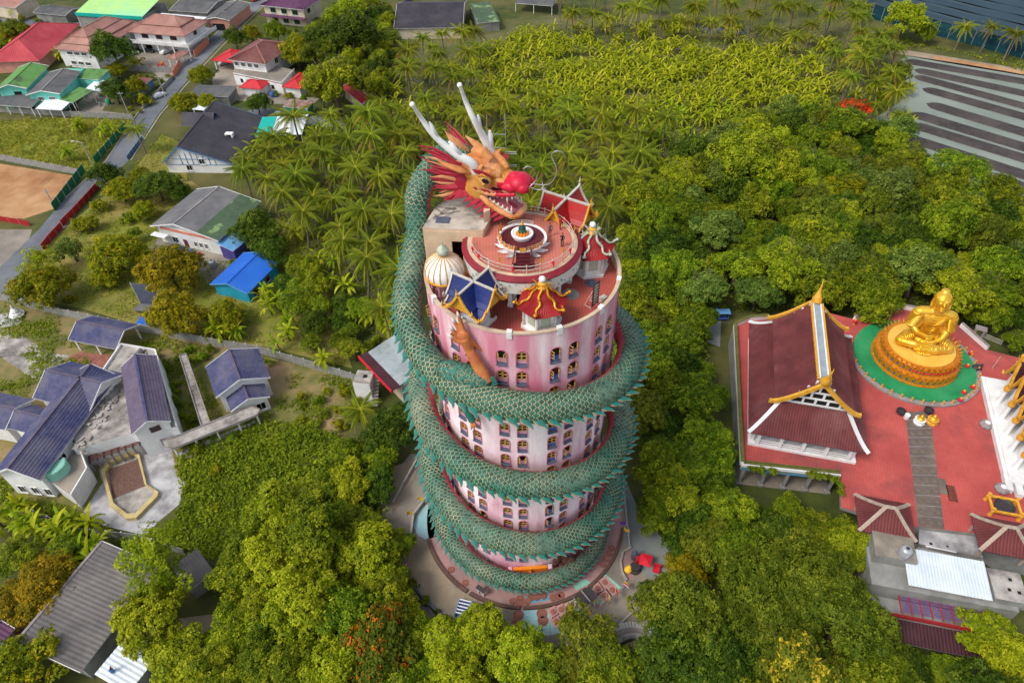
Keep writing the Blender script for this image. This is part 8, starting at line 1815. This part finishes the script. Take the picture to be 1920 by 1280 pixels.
# ---------------------------------------------------------------- planting lists
PLANTS=[]      # (kind, x, y, scale, radius)
def free(x,y,r,k=.6):
    for q in PLANTS:
        if abs(q[1]-x)<12 and abs(q[2]-y)<12 and (q[1]-x)**2+(q[2]-y)**2<((q[4]+r)*k)**2: return False
    return True
def hand(kind,px,py,rpx):
    L=PROTO[kind][0]; r=3.0
    for _ in range(6):
        hc=(L[4]+L[3]*.42)*r/L[2]; p=G(px,py,hc); dep=(p-Vector((0,0,CH))).dot(_f); r=rpx*dep/FPX
    PLANTS.append((kind,p.x,p.y,r/L[2],r))
HAND='''mango 75 535 52,mango 215 472 50,golden 312 502 58,golden 330 588 56,mango 422 586 42,mango 225 352 32,dark 192 330 33,pale 132 465 30,dark 480 428 42,dark 505 462 36,airy 62 492 36,mango 195 520 24,dark 292 342 36,dark 335 360 22,dark 400 372 22,dark 213 96 36,mango 215 128 22,dark 212 166 28,mango 256 168 24,goldshrub 268 188 14,mango 375 143 21,mango 343 188 28,mango 388 192 20,mango 556 100 34,bright 625 150 58,dark 440 72 24,mango 470 62 22,mid 520 62 22,dark 600 74 32,dark 660 66 48,olive 590 108 26,bright 650 22 38,dark 702 30 26,mid 28 52 28,golden 15 70 22,dark 482 196 24,mid 618 90 26,mid 555 75 20,mango 165 415 22,mango 270 395 22,goldshrub 150 425 18,goldshrub 187 388 15,shrub 240 408 14,mid 250 440 16,goldshrub 128 560 10,mango 262 330 22,
mid 40 1040 44,golden 95 1098 70,golden 30 1125 58,mango 40 1252 72,mid 118 1040 40,airy 292 1045 78,bright 285 1165 66,bright 330 1235 66,mid 400 1265 58,bright 520 965 58,mid 590 935 50,bright 655 905 46,dark 700 905 40,mid 600 1015 76,bright 500 1055 62,mid 440 1085 52,bright 690 1030 66,mid 725 1105 50,bright 570 1125 74,mid 650 1150 62,flame 705 1205 78,mid 500 1180 50,bright 625 1255 68,mid 540 1262 64,mid 800 1255 44,bright 835 1215 56,bright 905 1180 54,bright 860 1272 56,bright 965 1225 58,mid 1010 1262 54,olive 1105 1195 58,olive 1060 1245 40,mid 430 1150 36,dark 740 800 48,dark 700 830 34,mid 650 850 30,mid 735 1020 38,bright 760 1150 40,
olive 1245 1125 56,golden 1285 1070 46,olive 1290 1150 72,dark 1260 1232 74,broad 1410 1095 100,broad 1520 1085 96,broad 1580 1160 96,broad 1455 1190 104,broad 1630 1232 70,dark 1350 1240 84,yellow 1500 1265 80,bright 1592 1012 56,mid 1535 1000 46,dark 1440 990 46,mid 1368 960 50,mid 1478 955 36,mid 1395 1035 56,dark 1700 1252 50,bright 1868 1190 58,bright 1892 1252 58,mid 1785 1262 40,yellow 1580 1268 50,mid 1262 922 56,mid 1292 868 52,dark 1240 848 36,mid 1325 828 54,mid 1302 760 54,mid 1252 735 42,dark 1332 900 40,mid 1232 962 42,mid 1345 870 40,dark 1270 690 46,mid 1285 630 42,mid 1228 640 38,olive 1330 1010 44,dark 1310 990 40,
spread 1800 312 66,scarlet 1602 196 32,scarlet 1476 272 12,scarlet 1525 288 16,mid 1862 602 30,bright 1832 588 26,mid 1908 640 26,dark 1900 590 30,bright 1470 492 66,bright 1395 300 62,dark 1300 290 44,grey 1675 360 48,olive 1520 360 38,mango 1590 350 50,mid 1630 520 56,bright 1790 540 60,bright 1700 30 36,mid 1742 60 20,olive 1690 140 22,grey 1340 430 48,mid 1590 230 46,dark 1480 235 34'''
for q in HAND.replace('\n','').split(','):
    k,x,y,r=q.split(); hand(k,float(x),float(y),float(r))
def inpoly(x,y,P):
    c=False; j=len(P)-1
    for i in range(len(P)):
        if (P[i][1]>y)!=(P[j][1]>y) and x<(P[j][0]-P[i][0])*(y-P[i][1])/(P[j][1]-P[i][1])+P[i][0]: c=not c
        j=i
    return c
def fill(poly,kinds,rmin,rmax,k,hc,tries,mg=2.0,mind=None):
    W_=[G(x,y,hc) for x,y in poly]; x0,x1=min(p.x for p in W_),max(p.x for p in W_); y0,y1=min(p.y for p in W_),max(p.y for p in W_); n=0
    for _ in range(tries):
        x,y=random.uniform(x0,x1),random.uniform(y0,y1)
        if not inpoly(*PX((x,y,hc)),poly): continue
        if (Vector((x,y))-TC).length<21: continue
        r=random.uniform(rmin,rmax)
        if kinds[0]=='banana' and noise.noise(Vector((x*.06,y*.15,3.1)))<-.22: continue
        if blocked(x,y,mg) or not free(x,y,r if mind is None else mind,k): continue
        kd=random.choice(kinds); R0=PROTO[kd][0][2] if kd in PROTO else 1; PLANTS.append((kd,x,y,r/R0 if kd in PROTO else r,r if mind is None else mind)); n+=1
    return n
FOREST=['mid','mid','dark','mid','olive','bright','mid','grey','dark','mid']
fill([(1185,380),(1260,330),(1330,262),(1480,190),(1600,215),(1690,238),(1720,300),(1850,345),(1960,400),(1990,560),(1960,650),(1840,640),(1790,590),(1590,585),(1545,560),(1400,590),(1360,620),(1365,860),(1380,960),(1590,980),(1640,1040),(1655,1150),(1720,1235),(1960,1200),(1990,1330),(1240,1330),(1195,1180),(1280,1050),(1200,900),(1215,700),(1165,560)],FOREST,3.2,6.4,.54,7,14000)
fill([(420,1310),(470,1240),(400,1150),(415,1080),(480,980),(600,930),(660,860),(700,800),(720,860),(650,930),(700,990),(735,1080),(790,1170),(840,1195),(930,1160),(1030,1190),(1150,1220),(1180,1330)],['bright','mid','mid','bright','dark'],3.0,5.2,.54,6,8000)
fill([(640,0),(730,0),(735,90),(700,200),(600,180),(560,60)],['dark','mid','bright','olive'],2.8,4.6,.62,6,1200)
fill([(560,470),(640,520),(700,600),(690,690),(560,620),(520,520)],['mid','dark','mid'],2.2,3.6,.8,4,500)
fill([(-60,30),(20,40),(40,110),(-60,110)],['mid','dark'],2.4,3.8,.7,5,300)
# palms
def fillp(poly,n_try,mind,lo,hi,kind='palm'):
    return fill(poly,[kind],lo,hi,1.0,9 if kind=='palm' else 2.5,n_try,1.0,mind)
fillp([(430,330),(520,250),(600,225),(730,205),(800,330),(775,470),(735,600),(700,640),(600,590),(540,470),(470,420)],6000,2.9,.85,1.3)
fillp([(700,190),(900,170),(1050,190),(1250,230),(1340,270),(1250,330),(1180,400),(1000,400),(820,330)],6000,3.2,.85,1.25)
fillp([(740,60),(900,60),(900,140),(730,150)],900,3.6,.9,1.2)
fillp([(1040,-20),(1640,-20),(1650,40),(1600,80),(1300,40),(1050,40)],2600,4.2,.9,1.2)
fillp([(1560,70),(1680,50),(1690,190),(1600,200)],900,3.4,.9,1.2)
for x,y in ((1750,32),(1812,42),(1858,46),(1905,62),(1680,95),(655,462),(678,748),(845,160),(1630,110),(1565,20),(1305,10),(1690,215),(250,232)):
    p=G(x,y,9.5); PLANTS.append(('palm',p.x,p.y,1.0,2.5))
# bananas
fillp([(850,105),(1000,50),(1250,30),(1500,60),(1680,130),(1690,180),(1560,190),(1430,230),(1340,250),(1200,220),(1000,190),(860,170)],30000,1.2,.85,1.25,'banana')
fillp([(730,150),(860,110),(880,200),(1000,215),(1000,240),(760,260)],4000,1.4,.9,1.25,'banana')
fillp([(430,290),(520,250),(600,300),(640,400),(560,420),(470,340)],1600,1.8,1.0,1.4,'banana')
fillp([(700,190),(900,170),(1050,190),(1250,230),(1340,270),(1180,400),(1000,400),(780,330),(760,440),(700,600),(560,480),(520,330),(600,230)],12000,1.55,.9,1.4,'banana')
fillp([(500,520),(570,500),(600,600),(540,620),(490,560)],700,1.5,.9,1.2,'banana')
fillp([(520,600),(640,640),(660,690),(520,650)],500,1.7,.9,1.2,'banana')
for x,y in ((150,236),(205,246),(130,286),(118,100),(255,118),(10,968),(85,985),(132,1002),(168,1012),(160,1045),(148,1078),(50,975),(1740,365),(1890,370),(1870,360),(1850,372),(420,612),(435,625),(405,618),(720,590),(705,600),(725,612),(690,590),(30,20),(15,88),(1700,225),(1700,165),(1660,195),(1640,180),(110,985),(100,1010)):
    p=G(x,y,2.5)
    for k in range(3 if y>900 or y<300 else 2): PLANTS.append(('banana',p.x+random.gauss(0,1.0),p.y+random.gauss(0,1.0),random.uniform(.95,1.35),1.0))
# shrubs, and scattered dark trees and palms that break up the field
fillp([(760,140),(1000,60),(1250,40),(1500,70),(1680,140),(1560,190),(1340,250),(1000,220),(800,230)],260,6.0,.9,1.2)
fill([(1000,70),(1250,50),(1500,80),(1650,130),(1340,240),(1000,200)],['dark','mid','mango'],1.5,2.6,2.2,3,60)
fill([(1100,240),(1340,250),(1330,300),(1200,400),(1130,330)],['mid','dark','bright'],2.0,3.8,.8,5,200)
fill([(760,250),(1100,230),(1180,400),(1000,400),(760,440),(690,600),(600,600),(540,470),(430,330),(560,240)],['mid','bright','mango','shrub'],1.2,2.6,1.1,2,700)
fill([(330,850),(480,800),(600,790),(640,830),(560,900),(470,960),(350,1000),(330,960)],['shrub','shrub','goldshrub'],.7,1.5,2.2,1,140,0)
fill([(560,740),(640,720),(700,760),(640,800),(560,790)],['shrub','goldshrub'],.8,1.5,1.2,1,160,.5)
fill([(275,625),(400,650),(400,690),(340,680),(330,760),(380,800),(400,840),(340,840)],['shrub'],.8,1.5,.9,1,300,.3)
fill([(0,935),(150,980),(250,1010),(40,960)],['shrub'],.7,1.2,1,.8,60,.2)
fill([(757,1060),(775,1068),(830,1150),(870,1165),(840,1175),(780,1110)],['shrub'],.6,1.1,.8,.8,300,-5)
fill([(390,430),(470,470),(520,500),(440,520)],['shrub'],.8,1.3,1,1,80,.4)
fill([(130,370),(240,350),(330,400),(420,520),(300,560),(100,520),(60,500)],['goldshrub','shrub'],.8,1.6,2.4,1,70,1)
fill([(560,520),(720,640),(700,690),(600,640)],['shrub'],.9,1.9,.9,1,300,.4)
fill([(450,120),(560,40),(700,30),(720,180),(600,200),(520,180)],['shrub','goldshrub'],.9,1.8,1.2,1,500,.4)
fill([(0,30),(180,50),(230,200),(150,180),(60,120)],['shrub','goldshrub'],.8,1.6,1.6,1,200,.6)
fill([(235,140),(325,140),(270,205),(240,215)],['shrub','goldshrub'],.8,1.4,1.3,1,200,.3)
for x,y in ((1408,880),(1418,881),(1428,882),(1446,884),(1452,884),(1520,890),(1528,891),(1536,892),(1544,893),(1552,895),(1560,898),(1568,900),(1574,910),(1576,922)):
    p=G(x,y,TZ+.6); PLANTS.append(('ledge',p.x,p.y,.45,.8))
# ---------------------------------------------------------------- things, labels, groups
LAND=[('dragon tower',TC.x,TC.y)]+[(n,G(x,y).x,G(x,y).y) for n,x,y in (('prayer hall',1500,690),('golden statue',1735,690),('gilded hall',1900,800),('service block',1780,1085),('loggia',1480,910),('pond beds',1800,240),('net house',1780,60),('banana field',1250,130),('timbered house',400,270),('white house',380,420),('blue shed',450,530),('porch gable',445,720),('white patio',245,930),('long shed',180,1140),('maroon-roofed house',480,120),('turquoise house',110,175),('balcony house',300,80),('slate house',800,50),('dirt lot',60,370),('grass field',120,270),('mural',1040,1160),('side path',1230,1060),('round pond',1190,1250),('annexe hall',730,680),('red-roofed shed',690,190),('scarlet tree',1600,220),('spreading tree',1800,330),('swing path',1340,610),('dragon horns',860,330),('blue pavilion',180,640),('weedy slope',480,900),('canal',1080,165),('far canal',1340,58),('lane',600,228),('far dark shed',1000,8),('flame tree',705,1205),('pond inlet',1680,200),('red pavilion',1060,360),('stair tower',690,740),('forest edge',1200,380))]
ORD=['first','second','third','fourth','fifth','sixth','seventh','eighth','ninth','tenth','eleventh','twelfth','thirteenth','fourteenth','fifteenth','sixteenth','seventeenth','eighteenth','nineteenth','twentieth']+[t+'-'+o for t in ('twenty','thirty') for o in ('first','second','third','fourth','fifth','sixth','seventh','eighth','ninth')]
DESC={'mango':('mango_tree','rounded yellow-green mango tree'),'golden':('mango_tree','golden-leaved round tree'),'dark':('broadleaf_tree','dark green dense tree'),'mid':('broadleaf_tree','mid-green leafy tree'),'bright':('broadleaf_tree','bright yellow-green tree'),'olive':('broadleaf_tree','loose olive-green tree'),'broad':('rain_tree','wide olive spreading crown'),'grey':('broadleaf_tree','pale grey-green tree'),'flame':('flame_tree','tree flecked with orange blossom'),'yellow':('blossom_tree','tree with yellow blossom'),'scarlet':('flame_tree','tree topped with scarlet blossom'),'spread':('rain_tree','flat umbrella-shaped tree'),'airy':('thin_tree','thin airy tree with bare limbs'),'shrub':('shrub','green leafy shrub'),'goldshrub':('shrub','yellowish round shrub'),'pale':('frangipani_tree','pale-flowered frangipani tree'),'palm':('coconut_palm','coconut palm'),'banana':('banana_plant','banana plant'),'ledge':('planter_bush','creeping bush on the planter wall')}
def place(q,label,group,cat):
    kind,x,y,s,r=q; z=0
    if kind=='ledge': kind='shrub'; z=TZ+.3
    nm=DESC[q[0]][0]; t=thing(nm,label,cat,(x,y,z),random.uniform(0,6.28),group); t.rotation_euler=(random.gauss(0,.05),random.gauss(0,.05),random.uniform(0,6.28))
    if kind=='palm':
        s*=random.uniform(.85,1.2); h=random.uniform(6.5,11.5)*s; tr=random.choice(PT); hh={0:8,1:9,2:10}[PT.index(tr)]
        link('trunk',tr,t,(0,0,h),None,(s,s,h/hh))
        px,py=PX((x,y,h))
        if px<760 and 330<py<780:
            for i,a,sc,tl in frond_set(np.random.default_rng(int(x*97+y*31)%100000)):
                o=link('frond',FRM[i],t,(0,0,h),None,sc*s); o.rotation_euler=(tl,0,a)
        else: link('crown',random.choice(PC),t,(0,0,h),random.uniform(0,6.28),s)
    elif kind=='banana':
        link('crown',random.choice(BM),t,(0,0,0),None,s); link('stem',BS,t,None,None,s)
    else:
        cm,tm,R0,H,th=random.choice(PROTO[kind]); vz=random.uniform(.75,1.3); hs=s*random.uniform(.95,1.35) if kind in ('mid','dark','olive','grey','bright') else s
        link('crown',cm,t,(0,0,th*hs*.92),None,(s*random.uniform(.85,1.15),s*random.uniform(.85,1.15),s*vz)); link('trunk',tm,t,None,None,(s,s,hs))
bans=[q for q in PLANTS if q[0]=='banana']; bans.sort(key=lambda q:q[2]); keepb=set(id(q) for q in bans[:285])
rest=[q for q in bans if id(q) not in keepb]
VV=[];FF=[];LV=[];o_=0
for q in rest:
    V,F,lv=BN[random.randrange(5)]; a=random.uniform(0,6.28); c,sn=math.cos(a),math.sin(a); W_=V*q[3]; VV.append(np.stack([W_[:,0]*c-W_[:,1]*sn+q[1],W_[:,0]*sn+W_[:,1]*c+q[2],W_[:,2]],1)); FF.append(F+o_); LV.append(np.clip(lv+random.gauss(0,.12),0,1)); o_+=len(V)
if rest: tag(link('banana_field',np_mesh('banana_field',np.vstack(VV),np.vstack(FF),MATS['banana_leaf'],None,np.concatenate(LV))),'dense far rows of yellow-green banana plants beyond the dragon head','banana plants',None,'stuff')
bins={}
for q in PLANTS:
    if q[0]=='banana' and id(q) not in keepb: continue
    if q[0]=='palm' and not(-80<PX((q[1],q[2],9))[0]<2000 and PX((q[1],q[2],9))[1]>-70): continue
    D=sorted(((l[1]-q[1])**2+(l[2]-q[2])**2,l[0]) for l in LAND); bins.setdefault((q[0],D[0][1],D[1][1]),[]).append((D[0][0],q))
CATS={'shrub':'shrub','goldshrub':'shrub','palm':'palm tree','banana':'banana plant','ledge':'bush'}
for (kd,la,lb_),L in bins.items():
    L.sort(key=lambda e:e[0]); d=DESC[kd][1]
    for i,(dd,q) in enumerate(L):
        lab=f'{d} {ORD[i]} out from the {la} towards the {lb_}' if i<38 else f'{d} well out from the {la} towards the {lb_}'
        if len(L)==1: lab=f'lone {d} by the {la} on the {lb_} side'
        place(q,lab,f'{d}s around the {la}',CATS.get(kd,'tree'))
# ---------------------------------------------------------------- ground cover (nobody could count it)
def cover(name,poly,n,mat,size,h,asp,label,cat,seed,mg=.2,hc=0,patchy=0.0):
    rng=np.random.default_rng(seed); W_=[G(x,y,0) for x,y in poly]; wp=[(p.x,p.y) for p in W_]; x0,x1=min(p[0] for p in wp),max(p[0] for p in wp); y0,y1=min(p[1] for p in wp),max(p[1] for p in wp); P=[]; tries=0
    while len(P)<n and tries<n*6:
        tries+=1; x,y=random.uniform(x0,x1),random.uniform(y0,y1)
        if not inpoly(x,y,wp) or blocked(x,y,mg): continue
        if patchy and noise.noise(Vector((x*.16,y*.16,seed)))<patchy-.5+random.uniform(-.15,.15): continue
        hh=h*(.4+.9*max(0,.5+noise.noise(Vector((x*.3,y*.3,seed+5)))))
        for _ in range(3): P.append((x+random.gauss(0,size),y+random.gauss(0,size),abs(random.gauss(0,1))*hh*.6+.04))
    P=np.array(P); k=len(P); Nn=rng.normal(size=(k,3)); Nn[:,2]=np.abs(Nn[:,2])+.5; Nn/=np.linalg.norm(Nn,axis=1)[:,None]
    V,F=leaves(P,Nn,size*rng.uniform(.6,1.4,k),asp,rng,.3); lv=np.clip(rng.random(k)*.6+.4*np.array([.5+noise.noise(Vector((p[0]*.2,p[1]*.2,seed))) for p in P]),0,1)
    tag(link(name,np_mesh(name,V,F,MATS[mat],None,lv)),label,cat,None,'stuff')
cover('weeds',[(330,860),(480,795),(560,795),(640,820),(700,870),(560,960),(470,1020),(380,1050),(300,1010),(345,940)],20000,'weed_leaf',.26,.8,.6,'dense knee-high weeds on the slope below the blue-tiled house','weeds',3)
cover('field_grass',[(-40,232),(0,228),(120,222),(256,228),(238,246),(170,318),(140,322),(0,298),(-40,290)],9000,'grass_blade',.42,.8,.3,'tall yellow-green grass of the overgrown field','grass',4)
cover('lawn_grass',[(230,350),(360,345),(430,390),(560,420),(620,560),(650,680),(500,645),(330,625),(160,575),(0,540),(60,495),(130,425),(190,380)],22000,'grass_blade',.2,.24,.4,'short patchy grass of the garden lawn','grass',5,.3,0,.35)
cover('lawn_grass',[(230,345),(236,330),(300,250),(345,265),(356,338),(290,352)],2600,'grass_blade',.22,.25,.4,'patchy grass of the small lawn beside the timbered house','grass',15,.3,0,.3)
cover('dry_weeds',[(0,565),(160,590),(260,625),(420,655),(690,720),(700,775),(560,795),(480,790),(340,850),(330,800),(200,700),(130,760),(0,760)],12000,'weed_leaf',.24,.45,.5,'patchy dry weeds around the blue-roofed buildings','weeds',6,.4,0,.55)
cover('dry_weeds',[(0,900),(150,960),(215,995),(150,990),(0,945)],1500,'weed_leaf',.25,.5,.5,'weeds along the wall below the roof terrace','weeds',7)
cover('orchard_weeds',[(480,260),(700,160),(860,110),(1000,50),(1300,40),(1640,60),(1690,180),(1350,290),(1150,370),(1180,520),(1000,420),(760,440),(700,640),(560,520)],30000,'weed_leaf',.36,1.2,.55,'low weeds under the palms and banana plants','weeds',8,.3,0,.3)
cover('undergrowth',[(1180,400),(1330,280),(1600,215),(1720,300),(1950,400),(1950,640),(1600,580),(1370,610),(1370,960),(1650,1040),(1700,1280),(1200,1280),(1290,1060),(1200,900)],14000,'weed_leaf',.45,1.3,.6,'dark undergrowth beneath the forest trees','undergrowth',9,.5)
cover('undergrowth',[(430,1290),(410,1150),(450,980),(560,880),(700,830),(730,1000),(770,1150),(950,1200),(1150,1290)],8000,'weed_leaf',.42,1.2,.6,'dark undergrowth beneath the trees south of the tower','undergrowth',10,.5)
cover('bank_weeds',[(1640,215),(1690,170),(1700,110),(1660,60),(1920,135),(1920,110),(1700,90)],1500,'weed_leaf',.35,.6,.5,'weeds on the bank beside the pond beds','weeds',11)
